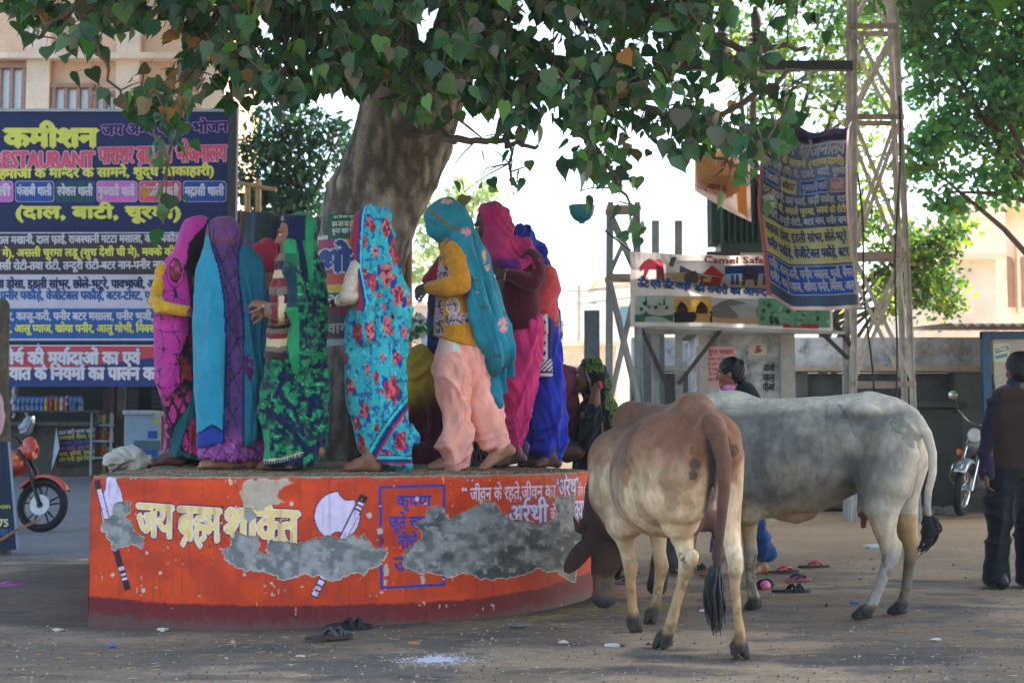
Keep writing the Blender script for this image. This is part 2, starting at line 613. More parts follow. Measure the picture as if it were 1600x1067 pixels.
class Panel:
 """flat or curved sheet carrying layered painted shapes; all coordinates in photo pixels of the sheet at depth d"""
 def __init__(s, d, fn=None, thick=.02, yaw=0, piv=None):
  s.d, s.fn, s.yaw, s.piv = d, fn, math.radians(yaw), piv
  s.v, s.f, s.m, s.mats, s.thick = [], [], [], [], thick
 def mi(s, m):
  if m not in s.mats:
   s.mats.append(m)
  return s.mats.index(m)
 def put(s, P2, faces, layer, m):
  """P2: pixel coords"""
  n = len(s.v)
  for u, v in P2:
   if s.fn:
    p = np.array(s.fn(u, v, layer * .0025))
   else:
    p = W(u, v, s.d) - np.array([0, layer * .0025, 0])
    if s.yaw:
     x0 = W(s.piv, v, s.d)[0]
     dx, dy = p[0] - x0, p[1] - s.d
     c_, s_ = math.cos(s.yaw), math.sin(s.yaw)
     p = np.array([x0 + dx * c_ - dy * s_, s.d + dx * s_ + dy * c_, p[2]])
   s.v.append(tuple(p))
  i = s.mi(m)
  for f in faces:
   s.f.append(tuple(q + n for q in f))
   s.m.append(i)
 def rect(s, u0, v0, u1, v1, m, layer=1, nu=1, nv=1, skew=0):
  P = [(u0 + (u1 - u0) * i / nu, v0 + (v1 - v0) * j / nv + skew * i / nu) for j in range(nv + 1) for i in range(nu + 1)]
  Fc = [(j * (nu + 1) + i, (j + 1) * (nu + 1) + i, (j + 1) * (nu + 1) + i + 1, j * (nu + 1) + i + 1) for j in range(nv) for i in range(nu)]
  s.put(P, Fc, layer, m)
 def frame(s, u0, v0, u1, v1, w, m, layer=2):
  for a in ((u0, v0, u1, v0 + w), (u0, v1 - w, u1, v1), (u0, v0 + w, u0 + w, v1 - w), (u1 - w, v0 + w, u1, v1 - w)):
   s.rect(*a, m, layer)
 def rrect(s, u0, v0, u1, v1, r, m, layer=1):
  P = []
  for cu, cv, a0 in ((u1 - r, v0 + r, -90), (u1 - r, v1 - r, 0), (u0 + r, v1 - r, 90), (u0 + r, v0 + r, 180)):
   for t in range(0, 91, 30):
    a = math.radians(a0 + t)
    P.append((cu + r * math.cos(a), cv + r * math.sin(a)))
  s.put(P, [tuple(range(len(P)))[::-1]], layer, m)
 def poly(s, P, m, layer=2):
  a = sum(P[i][0] * P[(i + 1) % len(P)][1] - P[(i + 1) % len(P)][0] * P[i][1] for i in range(len(P)))
  s.put(P, [tuple(range(len(P)))[::-1] if a > 0 else tuple(range(len(P)))], layer, m)
 def text(s, t, u0, u1, vb, h, m, layer=3, bold=.02, edge=None, ebold=.06, skew=0):
  """t fitted between u0 and u1, base line vb, letter height h px (base line to head line)"""
  for off, mm, ly in (((ebold, edge, layer), (bold, m, layer + 1)) if edge else ((bold, m, layer),)):
   V, Fc, w = layout(t)
   if not len(V):
    continue
   kz = h / .62
   kx = (u1 - u0) / w
   for i, (dx, dy) in enumerate(shifts(off)):
    P = np.stack([u0 + V[:, 0] * kx + dx * min(kx, kz) , vb - V[:, 1] * kz + skew * V[:, 0] / w - dy * min(kx, kz)], 1)
    s.put(P, Fc, ly + i * .05, mm)
 def build(s, name, parent=None):
  return mk(name, s.v, s.f, None, parent, smooth=False, mats=s.mats, midx=s.m)
def paint(r, g, b, rough=.55, k=1.0):
 nm = 'sign_paint_%d_%d_%d_%d' % (r, g, b, int(k * 100))
 return mat(nm, S(r, g, b, k), rough, var=.15, vscale=3, bmp=.04, bscale=30, spec=.35)
class Raster:
 """colour canvas used to work out wall painting, later stored per vertex"""
 def __init__(s, u0, v0, u1, v1, k=2):
  s.o, s.k = (u0, v0), k
  s.h, s.w = int((v1 - v0) * k), int((u1 - u0) * k)
  s.c = np.zeros((s.h, s.w, 3))
  yy, xx = np.mgrid[0:s.h, 0:s.w]
  s.U, s.V = u0 + (xx + .5) / k, v0 + (yy + .5) / k
 def tri_mask(s, P, Fc):
  M = np.zeros((s.h, s.w), bool)
  P = (np.asarray(P) - s.o) * s.k
  for f in Fc:
   for i in range(1, len(f) - 1):
    a, b, c = P[f[0]], P[f[i]], P[f[i + 1]]
    x0, y0 = np.floor(np.minimum(np.minimum(a, b), c)).astype(int)
    x1, y1 = np.ceil(np.maximum(np.maximum(a, b), c)).astype(int) + 1
    x0, y0, x1, y1 = max(x0, 0), max(y0, 0), min(x1, s.w), min(y1, s.h)
    if x1 <= x0 or y1 <= y0:
     continue
    X, Y = np.meshgrid(np.arange(x0, x1) + .5, np.arange(y0, y1) + .5)
    e = lambda p, q: (q[0] - p[0]) * (Y - p[1]) - (q[1] - p[1]) * (X - p[0])
    e1, e2, e3 = e(a, b), e(b, c), e(c, a)
    M[y0:y1, x0:x1] |= ((e1 >= 0) & (e2 >= 0) & (e3 >= 0)) | ((e1 <= 0) & (e2 <= 0) & (e3 <= 0))
  return M
 def poly_mask(s, P, rough=0, seed=0, sc_=9):
  q = (np.array(P) - s.o) * s.k
  m = int((rough * 2 + 2) * s.k)
  x0, y0 = np.clip(q.min(0).astype(int) - m, 0, (s.w, s.h)); x1, y1 = np.clip(q.max(0).astype(int) + m, 0, (s.w, s.h))
  U0, V0 = s.U[y0:y1, x0:x1], s.V[y0:y1, x0:x1]
  U, V = U0, V0
  if rough:
   U = U0 + rough * 2 * (fbm(U0 / sc_, V0 / sc_, 0, seed, 3) - .5)
   V = V0 + rough * 2 * (fbm(U0 / sc_, V0 / sc_, 5, seed + 9, 3) - .5)
  full = np.zeros((s.h, s.w), bool)
  M = np.zeros(U.shape, bool)
  n = len(P)
  for i in range(n):
   (a1, b1), (a2, b2) = P[i], P[(i + 1) % n]
   if b1 == b2:
    continue
   M ^= ((b1 > V) != (b2 > V)) & (U < (a2 - a1) * (V - b1) / (b2 - b1) + a1)
  full[y0:y1, x0:x1] = M
  return full
 def text_mask(s, t, u0, u1, vb, h, bold=.02, skew=0, warp=None):
  V, Fc, w = layout(t)
  P = np.stack([u0 + V[:, 0] * (u1 - u0) / w, vb - V[:, 1] * h / .62 + skew * V[:, 0] / w], 1)
  return s.dil(s.tri_mask(P, Fc), bold * (u1 - u0) / w)
 def dil(s, M, r):
  R = M.copy()
  n = int(round(r * s.k))
  for _ in range(n):
   Q = R.copy()
   Q[1:] |= R[:-1]; Q[:-1] |= R[1:]; Q[:, 1:] |= R[:, :-1]; Q[:, :-1] |= R[:, 1:]
   R = Q
  return R
 def fill(s, M, c):
  s.c[M] = c
 def sample(s, u, v):
  i = np.clip(((v - s.o[1]) * s.k).astype(int), 0, s.h - 1)
  j = np.clip(((u - s.o[0]) * s.k).astype(int), 0, s.w - 1)
  return i, j
# ------------------------------------------------------------------ ground
def gz(x, y):
 """height of the ground"""
 x, y = np.asarray(x, float), np.asarray(y, float)
 rise = .5 * sstep(17, 26, y) * sstep(-2.0, -5.0, x)
 heap = .07 * np.exp(-((x + 3.6) / .9) ** 2 - ((y - 11.2) / .9) ** 2) + .05 * np.exp(-((x + 3.0) / .5) ** 2 - ((y - 9.6) / .5) ** 2)
 fine = .012 * (fbm(x * 2.2, y * 2.2, 0, 3, 3) - .5) + .02 * (fbm(x * .5, y * .5, 0, 8, 2) - .5)
 return rise + heap + fine * sstep(60, 30, y)
def build_ground():
 a = np.linspace(-1, 1, 340)
 xs = np.sign(a) * (np.abs(a) * 8 + np.abs(a) ** 7 * 500)
 ys = np.concatenate([np.linspace(-30, 4.5, 12), np.arange(4.7, 13, .04), 13 * 1.022 ** np.arange(180)])
 X, Y = np.meshgrid(xs, ys)
 V = np.stack([X, Y, gz(X, Y)], -1).reshape(-1, 3)
 ny, nx = X.shape
 i = np.arange(ny * nx).reshape(ny, nx)
 Q = np.stack([i[:-1, :-1], i[:-1, 1:], i[1:, 1:], i[1:, :-1]], -1).reshape(-1, 4)
 x, y = V[:, 0], V[:, 1]
 n1, n2, n3 = fbm(x * .9, y * 1.6, 0, 1, 4), fbm(x * 3, y * 5, 0, 2, 4), fbm(x * .35, y * .6, 0, 5, 3)
 base = mixc(S(126, 109, 92), S(164, 141, 116), sstep(.35, .65, n1))
 base = mixc(base, S(92, 90, 88), .75 * sstep(.52, .66, n2) * sstep(.35, .6, n3))
 base = mixc(base, S(176, 148, 116), .7 * sstep(10.5, 15, y) * sstep(-1.5, .8, x))      # dry dusty square on the right
 # trodden grey strip in front of the lens, damp dark marks
 def blob(cx, cy, rx, ry, seed):
  q = ((x - cx) / rx) ** 2 + ((y - cy) / ry) ** 2 + 1.6 * (fbm(x * 4, y * 4, 0, seed, 3) - .5)
  return sstep(1.0, .35, q)
 for cx, cy, rx, ry, k_ in ((1.3, 6.75, 1.0, .22, .75), (.55, 6.35, .55, .16, .6), (2.0, 7.0, .8, .22, .6), (-.55, 6.15, .7, .12, .5), (.2, 7.2, .45, .2, .35),
                               (2.65, 8.9, .35, .12, .6), (2.95, 10.6, .4, .16, .7), (2.9, 9.7, .3, .1, .5), (1.0, 5.9, .9, .12, .35), (-1.6, 6.2, .8, .12, .35)):
  base = mixc(base, S(66, 66, 70), k_ * blob(cx, cy, rx, ry, int(cx * 9) + 40))
 for cx, cy, rx, ry in ((.35, 8.75, .5, .4), (.05, 8.4, .45, .2), (.75, 8.9, .35, .2)):
  base = mixc(base, S(150, 138, 70), .75 * blob(cx, cy, rx, ry, 77) * sstep(.3, .6, vn(x * 14, y * 9, 0, 4)))     # straw under the cow's muzzle
 # ground darker in a ring at the foot of the platform
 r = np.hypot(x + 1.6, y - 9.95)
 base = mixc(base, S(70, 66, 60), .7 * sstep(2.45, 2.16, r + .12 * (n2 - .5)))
 road = sstep(-1.9, -2.9, x - .12 * (y - 12)) * sstep(12.2, 13.4, y + .5 * (n2 - .5))
 base = mixc(base, mixc(S(98, 104, 112), S(120, 124, 128), n2), road * .95)
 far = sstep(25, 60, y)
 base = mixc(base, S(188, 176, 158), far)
 m, nt, b = nmat('trodden_dirt')
 at = addn(nt, 'ShaderNodeVertexColor', layer_name='Col')
 p = opos(nt, (1, 1.7, 1))
 c = mix(nt, 1.0, at.outputs[0], ramp(nt, noise(nt, 9, 8, .75, p), [(.28, (.62, .62, .62)), (.72, (1.32, 1.32, 1.32))]), 'MULTIPLY')
 c = mix(nt, 1.0, c, ramp(nt, noise(nt, 55, 6, .75, p), [(.3, (.6, .6, .6)), (.5, (1, 1, 1)), (.74, (1.4, 1.38, 1.32))]), 'MULTIPLY')
 vor = addn(nt, 'ShaderNodeTexVoronoi', feature='F1')
 vor.inputs['Scale'].default_value = 38
 nt.links.new(p, vor.inputs['Vector'])
 c = mix(nt, ramp(nt, vor.outputs['Distance'], [(.06, (1,) * 3), (.12, (0,) * 3)]), c, (.30, .28, .25))
 nt.links.new(c, b.inputs['Base Color'])
 b.inputs['Roughness'].default_value = .9
 b.inputs['Specular IOR Level'].default_value = .25
 bump(nt, b, noise(nt, 34, 9, .75, p), .55, .02)
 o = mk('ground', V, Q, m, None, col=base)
 o['kind'] = 'structure'
build_ground()
# ------------------------------------------------------------------ round masonry platform round the tree
PC, PR, PH = np.array([-1.6, 9.95]), 2.16, .825
def ptop(x, y):
 r = np.hypot(x - PC[0], y - PC[1]) / PR
 return PH + .065 * np.clip(1 - r * r, 0, 1)
CUT_A = np.array([-2.386, 8.07 - .04])            # corner on the left, from here the wall runs straight back
CUT_B = np.array([-3.05, 11.4])
def build_platform():
 root = thing('tree_platform', 'round orange painted masonry platform round the tree trunk, plaster peeling grey', 'platform', (PC[0], PC[1], 0))
 R = Raster(138, 722, 928, 985, 3)
 U, V = R.U, R.V
 n1 = fbm(U / 40, V / 40, 0, 3, 4)
 n2 = fbm(U / 7, V / 7, 0, 9, 4)
 org = mixc(S(214, 70, 24), S(190, 58, 26), sstep(.35, .65, n1))
 org = mixc(org, S(160, 60, 38), .35 * sstep(.5, .8, fbm(U / 25, V / 90, 0, 21, 4)))
 R.c[:] = org
 cream, white, maroon = S(236, 204, 132), S(232, 214, 214), S(72, 14, 40)
 lav, blue, dk = S(216, 200, 226), S(28, 62, 150), S(48, 30, 40)
 def letters(t, u0, u1, vb, h, skew=0):
  M = R.text_mask(t, u0, u1, vb, h, .035, skew)
  R.fill(R.dil(M, 3.6), maroon)
  R.fill(R.dil(M, 1.6), white)
  R.fill(M, cream)
 letters('जय', 215, 270, 836, 49, 4)
 letters('ब&रह~म'.replace('ब&र', 'ब&'), 279, 344, 842, 50, 4)
 letters('शक्ति'.replace('क्', 'क~'), 350, 466, 846, 51, 5)
 # painted axes
 def band(a, b, w, c):
  a, b = np.array(a, float), np.array(b, float)
  d = (b - a) / np.linalg.norm(b - a)
  n = np.array([-d[1], d[0]]) * w / 2
  R.fill(R.poly_mask([a + n, b + n, b - n, a - n]), c)
 bl = [(163, 743), (172, 740), (180, 748), (187, 762), (191, 776), (193, 792), (186, 800), (175, 804), (168, 816), (160, 810), (157, 792), (155, 776), (160, 774), (165, 764), (166, 754)]
 M = R.poly_mask(bl)
 R.fill(R.dil(M, 1.5), maroon); R.fill(M, lav)
 band((151, 750), (170, 822), 10, maroon); band((152, 753), (169, 820), 7, lav); band((151, 751), (155, 764), 8, dk)
 band((171, 826), (200, 921), 10, dk)
 for a, b in ((.12, .2), (.25, .32), (.62, .68), (.73, .77), (.8, .84)):
  p = np.array([171, 826]); q = np.array([200, 921])
  band(p + (q - p) * a, p + (q - p) * b, 8, lav)
 M = R.poly_mask([(530 + 38 * math.cos(t) - (6 if math.cos(t) > .5 else 0), 806 + 38 * math.sin(t)) for t in np.linspace(0, 2 * math.pi, 48)])
 M &= ~R.poly_mask([(545 + 18 * math.cos(t), 762 + 20 * math.sin(t)) for t in np.linspace(0, 2 * math.pi, 30)])
 M &= ~R.poly_mask([(528 + 16 * math.cos(t), 850 + 20 * math.sin(t)) for t in np.linspace(0, 2 * math.pi, 30)])
 R.fill(R.dil(M, 2), dk); R.fill(M, lav)
 band((569, 774), (490, 932), 13, maroon); band((567, 780), (491, 930), 9.5, lav); band((570, 774), (565, 785), 11, dk)
 for a in (.04, .09, .13, .82, .88, .93):
  p = np.array([569, 774]); q = np.array([490, 932])
  band(p + (q - p) * a, p + (q - p) * (a + .016), 11, dk)
 # blue notice
 for a, b in (((594, 761), (694, 758)), ((694, 757), (694, 914)), ((694, 913), (596, 918)), ((596, 919), (594, 760))):
  band(a, b, 4.4, blue)
 for t, u0, u1, vb, h in (('कृपया', 620, 674, 791, 16), ('जूते चप~पल', 608, 684, 826, 18), ('नीचे ही', 621, 676, 855, 17), ('उतारें।', 616, 684, 891, 20)):
  R.fill(R.text_mask(t, u0, u1, vb, h, .045, -1), blue)
 for t, u0, u1, vb, h, sk in (('“', 721, 730, 775, 12, 0), ('जीवन के रहते,जीवन का', 735, 868, 782, 19, -5), ('‘अर^थ’', 870, 904, 776, 26, -3), ('जीना सीखा', 903, 921, 775, 15, 1),
                                 ('अर^थी', 795, 856, 819, 28, -3), ('के बाद', 860, 886, 812, 18, -2), ('क्या है'.replace('क्', 'क~'), 898, 921, 812, 30, 0)):
  M = R.text_mask(t, u0, u1, vb, h, .03, sk)
  if h > 22:
   R.fill(R.dil(M, 1.5), S(80, 60, 130))
  R.fill(M, S(226, 206, 222))
 # maroon skirting
 vb = np.interp(U, [140, 250, 400, 520, 650, 750, 850, 922], [931, 941, 946, 945, 941, 935, 918, 893])
 t = sstep(-2.5, 2.5, V - vb + 5 * (n2 - .5))
 R.c = mixc(R.c, mixc(S(122, 32, 36), S(96, 30, 38), n1), t)
 R.c = mixc(R.c, S(92, 80, 74), .75 * sstep(16, 36, V - vb + 22 * (n2 - .5)))
 # worn specks and scratches
 sp = vn(U / 3.4, V / 5, 0, 51) * vn(U / 22, V / 22, 0, 52)
 R.c = mixc(R.c, S(214, 178, 150), .85 * sstep(.70, .76, sp))
 sp = vn(U / 2.2, V / 12, 0, 53) * vn(U / 30, V / 16, 0, 54) * sstep(860, 740, V)
 R.c = mixc(R.c, S(226, 190, 165), .8 * sstep(.62, .68, sp))
 sp = vn(U / 5, V / 40, 0, 57)
 R.c = mixc(R.c, S(120, 52, 34), .35 * sstep(.72, .9, sp))
 for q in range(80):
  cu, cv, rr = random.uniform(160, 900), random.uniform(770, 930), random.choice([1, 1.2, 1.5, 1.5, 2, 3])
  i0, j0 = int((cv - 734) * 3), int((cu - 150) * 3); sl = (slice(max(i0, 0), i0 + 72), slice(max(j0, 0), j0 + 72))
  e = np.hypot(U[sl] - cu, (V[sl] - cv) * random.uniform(.6, 1.1)) + 2.5 * (n2[sl] - .5)
  R.c[sl][e < rr] = (S(205, 180, 165) if random.random() < .6 else S(90, 50, 40))
 # plaster broken away
 c5 = lambda L: [(130 + x / 3.139, 700 + y / 3.139) for x, y in L]
 c6 = lambda L: [(520 + x / 3.139, 700 + y / 3.139) for x, y in L]
 c1 = lambda L: [(x / 2.667, 560 + y / 2.667) for x, y in L]
 patches = [c1([(470, 610), (500, 600), (545, 603), (540, 640), (520, 660), (545, 680), (555, 720), (592, 740), (590, 790), (550, 770), (510, 785), (480, 800), (455, 760), (440, 720), (425, 715), (420, 680), (445, 665), (470, 655)]),
               c5([(680, 490), (720, 480), (735, 430), (760, 408), (790, 430), (850, 430), (862, 470), (862, 515), (900, 515), (900, 460), (960, 455), (1050, 470), (1150, 440), (1200, 430), (1287, 450)]) +
               c6([(90, 420), (130, 455), (150, 425), (190, 470), (205, 500), (260, 490), (262, 520), (235, 560), (200, 580), (150, 620), (80, 610), (30, 650)]) +
               c5([(1230, 655), (1150, 625), (1050, 620), (980, 645), (930, 610), (850, 605), (760, 590), (700, 550)]),
               c6([(340, 520), (370, 490), (440, 450), (430, 400), (405, 375), (455, 340), (470, 290), (530, 280), (570, 350), (640, 310), (700, 290), (740, 260), (790, 270), (830, 310), (860, 345), (900, 355), (1000, 375), (1050, 365), (1100, 330), (1095, 240), (1180, 235), (1190, 340), (1235, 450), (1180, 510), (1200, 590), (1190, 650), (1150, 650), (1100, 600), (1000, 595), (900, 630), (800, 645), (720, 640), (670, 615), (560, 630), (460, 600), (420, 610), (350, 580)])]
 cem = mixc(S(112, 114, 112), S(150, 150, 146), sstep(.35, .65, fbm(U / 14, V / 14, 0, 61, 4)))
 cem = mixc(cem, S(58, 66, 68), .85 * sstep(.5, .72, fbm(U / 38, V / 30, 0, 66, 4) + .10 * sstep(740, 800, U) - .16 * sstep(700, 560, U)) * sstep(540, 700, U + 80 * (n1 - .5)))
 cem = mixc(cem, S(178, 176, 168), .6 * sstep(.62, .74, fbm(U / 11, V / 11, 0, 71, 3)))
 deep = np.zeros(U.shape)
 for i, P in enumerate(patches):
  M = R.poly_mask(P, 5, 100 + 20 * i, 8)
  R.fill(R.dil(M, 1.0), S(206, 186, 168))
  R.c[M] = cem[M]
  deep[M] = 1
 M = R.poly_mask(c5([(800, 158), (860, 152), (1030, 157), (962, 210), (950, 240), (1000, 262), (900, 290), (880, 318), (840, 298), (800, 300), (770, 240), (780, 180)]), 5, 222, 8)
 R.c[M] = mixc(S(196, 176, 152), S(168, 152, 134), n2)[M]
 deep[M] = .5
 M = R.poly_mask(c5([(790, 292), (830, 300), (845, 340), (820, 375), (795, 350)]), 4, 252, 8)
 R.c[M] = cem[M]; deep[M] = 1
 for L in ([(160, 320), (185, 310), (195, 330), (175, 345)], [(215, 395), (240, 385), (245, 415), (222, 420)], [(250, 570), (272, 565), (275, 620), (250, 630)], [(430, 625), (450, 620), (452, 660), (440, 665)], [(250, 640), (270, 645), (265, 672), (250, 668)]):
  M = R.poly_mask(c6(L), 2, 300, 5)
  R.fill(M, S(190, 176, 164)); deep[M] = .6
 c = R.c
 c[1:-1, 1:-1] = .4 * c[1:-1, 1:-1] + .15 * (c[:-2, 1:-1] + c[2:, 1:-1] + c[1:-1, :-2] + c[1:-1, 2:])
 # ---- wall surface
 a0 = math.radians(-19.8)       # angle from the near point, + to the right
 nA, nZ = 1500, 380
 A = np.linspace(a0, math.radians(200), nA)
 Z = np.linspace(-.05, PH, nZ)
 AA, ZZ = np.meshgrid(A, Z)
 r = np.full(AA.shape, PR)
 wob = .012 * (fbm(AA * 6, ZZ * 4, 0, 5, 3) - .5)
 X, Y = PC[0] + (r + wob) * np.sin(AA), PC[1] - (r + wob) * np.cos(AA)
 P = np.stack([X, Y, ZZ], -1)
 u, v = PX(P)
 vis = (np.cos(AA) * (P[..., 1] - PC[1]) < 1e9) & (AA < math.radians(82))
 i, j = R.sample(u, v)
 col = R.c[i, j].copy()
 dp = deep[i, j] * vis
 back = ~vis
 col[back] = S(196, 62, 26)
 # rounded chipped rim
 rim = sstep(PH - .022, PH, ZZ) * .016 + .01 * sstep(PH - .05, PH, ZZ) * sstep(.55, .7, vn(AA * 30, ZZ * 10, 0, 6))
 inn = dp * .006 + rim + .004 * dp * fbm(u / 6, v / 6, 0, 2, 2)
 P[..., 0] -= inn * np.sin(AA)
 P[..., 1] += inn * np.cos(AA)
 edge = sstep(PH - .012, PH - .004, ZZ + .012 * (vn(AA * 60, 0, 0, 3) - .5))
 col = mixc(col, S(150, 132, 112), edge)
 idx = np.arange(nA * nZ).reshape(nZ, nA)
 Q = np.stack([idx[:-1, :-1], idx[:-1, 1:], idx[1:, 1:], idx[1:, :-1]], -1).reshape(-1, 4)
 m = vcmat('painted_plaster', .62, .35, 70, .10, 22, spec=.35, bdist=.006)
 mk('wall', P.reshape(-1, 3), Q, m, root, col=col.reshape(-1, 3))
 # straight side wall from the left corner to the back
 e = np.array([PC[0] + PR * math.sin(math.radians(200)), PC[1] - PR * math.cos(math.radians(200))])
 s0 = np.array([P[0, 0, 0], P[0, 0, 1]])
 mb = MB()
 pts = [s0, CUT_B, e]
 for p, q in zip(pts, pts[1:]):
  mb.add([(q[0], q[1], -.05), (p[0], p[1], -.05), (p[0], p[1], PH - .004), (q[0], q[1], PH - .004)], [(0, 1, 2, 3)])
 mb.build('side_wall', mat('orange_wall', S(200, 64, 26), .65, var=.2), root)
 # ---- top
 ring = [np.array([P[-1, q, 0], P[-1, q, 1]]) for q in range(0, nA, 6)] + [e, CUT_B]
 ring = np.array(ring)
 nr = 70
 ctr = PC
 t = np.linspace(0, 1, nr)
 T = ctr + (ring[None] - ctr) * t[:, None, None]
 zz = ptop(T[..., 0], T[..., 1]) + .008 * (fbm(T[..., 0] * 9, T[..., 1] * 9, 0, 4, 3) - .5)
 zz[-1] = PH - .002
 TV = np.concatenate([T, zz[..., None]], -1).reshape(-1, 3)
 nn = ring.shape[0]
 ii = np.arange(nr * nn).reshape(nr, nn)
 Q = np.stack([ii[:-1], np.roll(ii, -1, 1)[:-1], np.roll(ii, -1, 1)[1:], ii[1:]], -1).reshape(-1, 4)[:, ::-1]
 x, y = TV[:, 0], TV[:, 1]
 c = mixc(S(96, 84, 70), S(134, 116, 92), fbm(x * 6, y * 6, 0, 2, 4))
 c = mixc(c, S(176, 150, 110), .7 * sstep(.55, .75, vn(x * 40, y * 40, 0, 8)))
 c = mixc(c, S(70, 64, 56), .6 * sstep(.5, .7, fbm(x * 3, y * 3, 0, 9, 3)))
 mk('top', TV, Q, vcmat('dusty_slab', .9, .8, 130, .3, 60, spec=.2, bdist=.01), root, col=c)
 return root
build_platform()
def grains():
 """scattered grain and litter on the platform, as pigeons are fed there"""
 V, Fc, cl = [], [], []
 cols = [S(196, 160, 104), S(150, 116, 70), S(90, 70, 50), S(210, 190, 150), S(60, 50, 42)]
 for q in range(2200):
  a = random.uniform(-1.0, 1.6); r = PR * (1 - abs(random.gauss(0, .16)) - .01)
  x, y = PC[0] + r * math.sin(a), PC[1] - r * math.cos(a)
  if x < CUT_A[0] + .02 or r < .4:
   continue
  z, s_ = float(ptop(x, y)), random.uniform(.002, .006)
  n = len(V); t = random.uniform(0, 6.3)
  c_, s2 = math.cos(t) * s_, math.sin(t) * s_
  V += [(x - c_, y - s2, z), (x + s2 * .6, y - c_ * .6, z), (x + c_, y + s2, z), (x - s2 * .6, y + c_ * .6, z), (x, y, z + s_ * .9)]
  Fc += [(n, n + 1, n + 4), (n + 1, n + 2, n + 4), (n + 2, n + 3, n + 4), (n + 3, n, n + 4)]
  cl += [random.choice(cols)] * 5
 o = mk('scattered_grain', V, Fc, vcmat('grain', .8, 0), None, col=np.array(cl), smooth=False)
 o['kind'] = 'stuff'
 o['label'] = 'grain and crumbs scattered along the platform edge'
grains()
# ------------------------------------------------------------------ leaves
LEAF = dict(
 peepal=(np.array([(0, 0, 0), (.28, .07, .05), (.50, -.12, .09), (.47, -.38, .08), (.27, -.66, .04), (.07, -.90, .01), (0, -1.16, -.03), (-.07, -.90, .01), (-.27, -.66, .04), (-.47, -.38, .08), (-.50, -.12, .09), (-.28, .07, .05), (0, -.35, 0), (0, -.7, 0)], float),
   [(0, 12, 2, 1), (12, 3, 2), (12, 13, 4, 3), (13, 6, 5, 4), (0, 11, 10, 12), (12, 10, 9), (12, 9, 8, 13), (13, 8, 7, 6)]),
 small=(np.array([(0, 0, 0), (.3, -.35, .06), (.22, -.7, .03), (0, -1, 0), (-.22, -.7, .03), (-.3, -.35, .06)], float), [(0, 3, 2, 1), (0, 5, 4, 3)]))
def leafmat(name, hue=1.0, trans=.35):
 if name in MATS:
  return MATS[name]
 m, nt, b = nmat(name)
 a = addn(nt, 'ShaderNodeVertexColor', layer_name='Col')
 geo = addn(nt, 'ShaderNodeNewGeometry')
 c = mix(nt, geo.outputs['Backfacing'], a.outputs[0], mix(nt, .32, a.outputs[0], S(120, 146, 112, .8)))
 nt.links.new(c, b.inputs['Base Color'])
 b.inputs['Roughness'].default_value = .42
 b.inputs['Specular IOR Level'].default_value = .45
 tr = addn(nt, 'ShaderNodeBsdfTranslucent')
 nt.links.new(mix(nt, 1.0, a.outputs[0], (1.6, 1.75, .7), 'MULTIPLY'), tr.inputs[0])
 ms = addn(nt, 'ShaderNodeMixShader')
 ms.inputs[0].default_value = trans
 nt.links.new(b.outputs[0], ms.inputs[1]); nt.links.new(tr.outputs[0], ms.inputs[2])
 nt.links.new(ms.outputs[0], nt.nodes['Material Output'].inputs[0])
 MATS[name] = m
 return m
def leaves(name, P, size, cols, m, parent, kind='small', droop=.8, dirs=None):
 """P: n stalk points; every leaf hangs from its point, turned at random"""
 lv, lf = LEAF[kind]
 n = len(P)
 rng = np.random.default_rng(len(P))
 dn = np.tile(np.array([0, 0, -1.]), (n, 1)) * droop + rng.normal(0, .55, (n, 3)) * (1.3 - droop) * 1.3
 if dirs is not None:
  dn = dn + dirs
 dn /= np.linalg.norm(dn, axis=1)[:, None]
 r = rng.normal(0, 1, (n, 3))
 x = np.cross(dn, r); x /= np.linalg.norm(x, axis=1)[:, None]
 z = np.cross(x, -dn)
 wd = rng.uniform(.8, 1.1, n)
 bend = rng.uniform(-.25, .5, n)
 L = np.repeat(lv[None], n, 0)
 L[:, :, 2] = L[:, :, 2] * rng.uniform(.4, 2.2, n)[:, None] + bend[:, None] * lv[None, :, 1] ** 2 * .4
 L[:, :, 0] *= wd[:, None]
 V = P[:, None] + size[:, None, None] * (L[:, :, 0:1] * x[:, None] + L[:, :, 1:2] * (-dn)[:, None] + L[:, :, 2:3] * z[:, None])
 nv = len(lv)
 faces, = [None],
 cc = np.repeat(cols[:, None], nv, 1).reshape(-1, 3)
 # mixed tri/quads
 me = bpy.data.meshes.new(name)
 off = np.array(parent.location) if parent is not None else 0
 V = (V.reshape(-1, 3) - off).astype(np.float32)
 base = np.arange(n) * nv
 loops = np.concatenate([np.array(f) for f in lf])
 ls = np.cumsum([0] + [len(f) for f in lf])[:-1]
 me.vertices.add(len(V)); me.vertices.foreach_set('co', V.ravel())
 al = (base[:, None] + loops[None]).ravel().astype(np.int32)
 me.loops.add(len(al)); me.loops.foreach_set('vertex_index', al)
 st = (np.arange(n)[:, None] * len(loops) + ls[None]).ravel().astype(np.int32)
 me.polygons.add(len(st)); me.polygons.foreach_set('loop_start', st)
 me.update(calc_edges=True)
 me.polygons.foreach_set('use_smooth', [True] * len(st))
 me.materials.append(m)
 at = me.color_attributes.new('Col', 'FLOAT_COLOR', 'POINT')
 c4 = np.ones((len(V), 4), np.float32); c4[:, :3] = cc
 at.data.foreach_set('color', c4.ravel())
 return link(name, me, parent)
GREENS = np.array([S(36, 78, 46), S(48, 92, 54), S(30, 66, 48), S(58, 102, 52), S(42, 82, 58), S(76, 118, 52)])
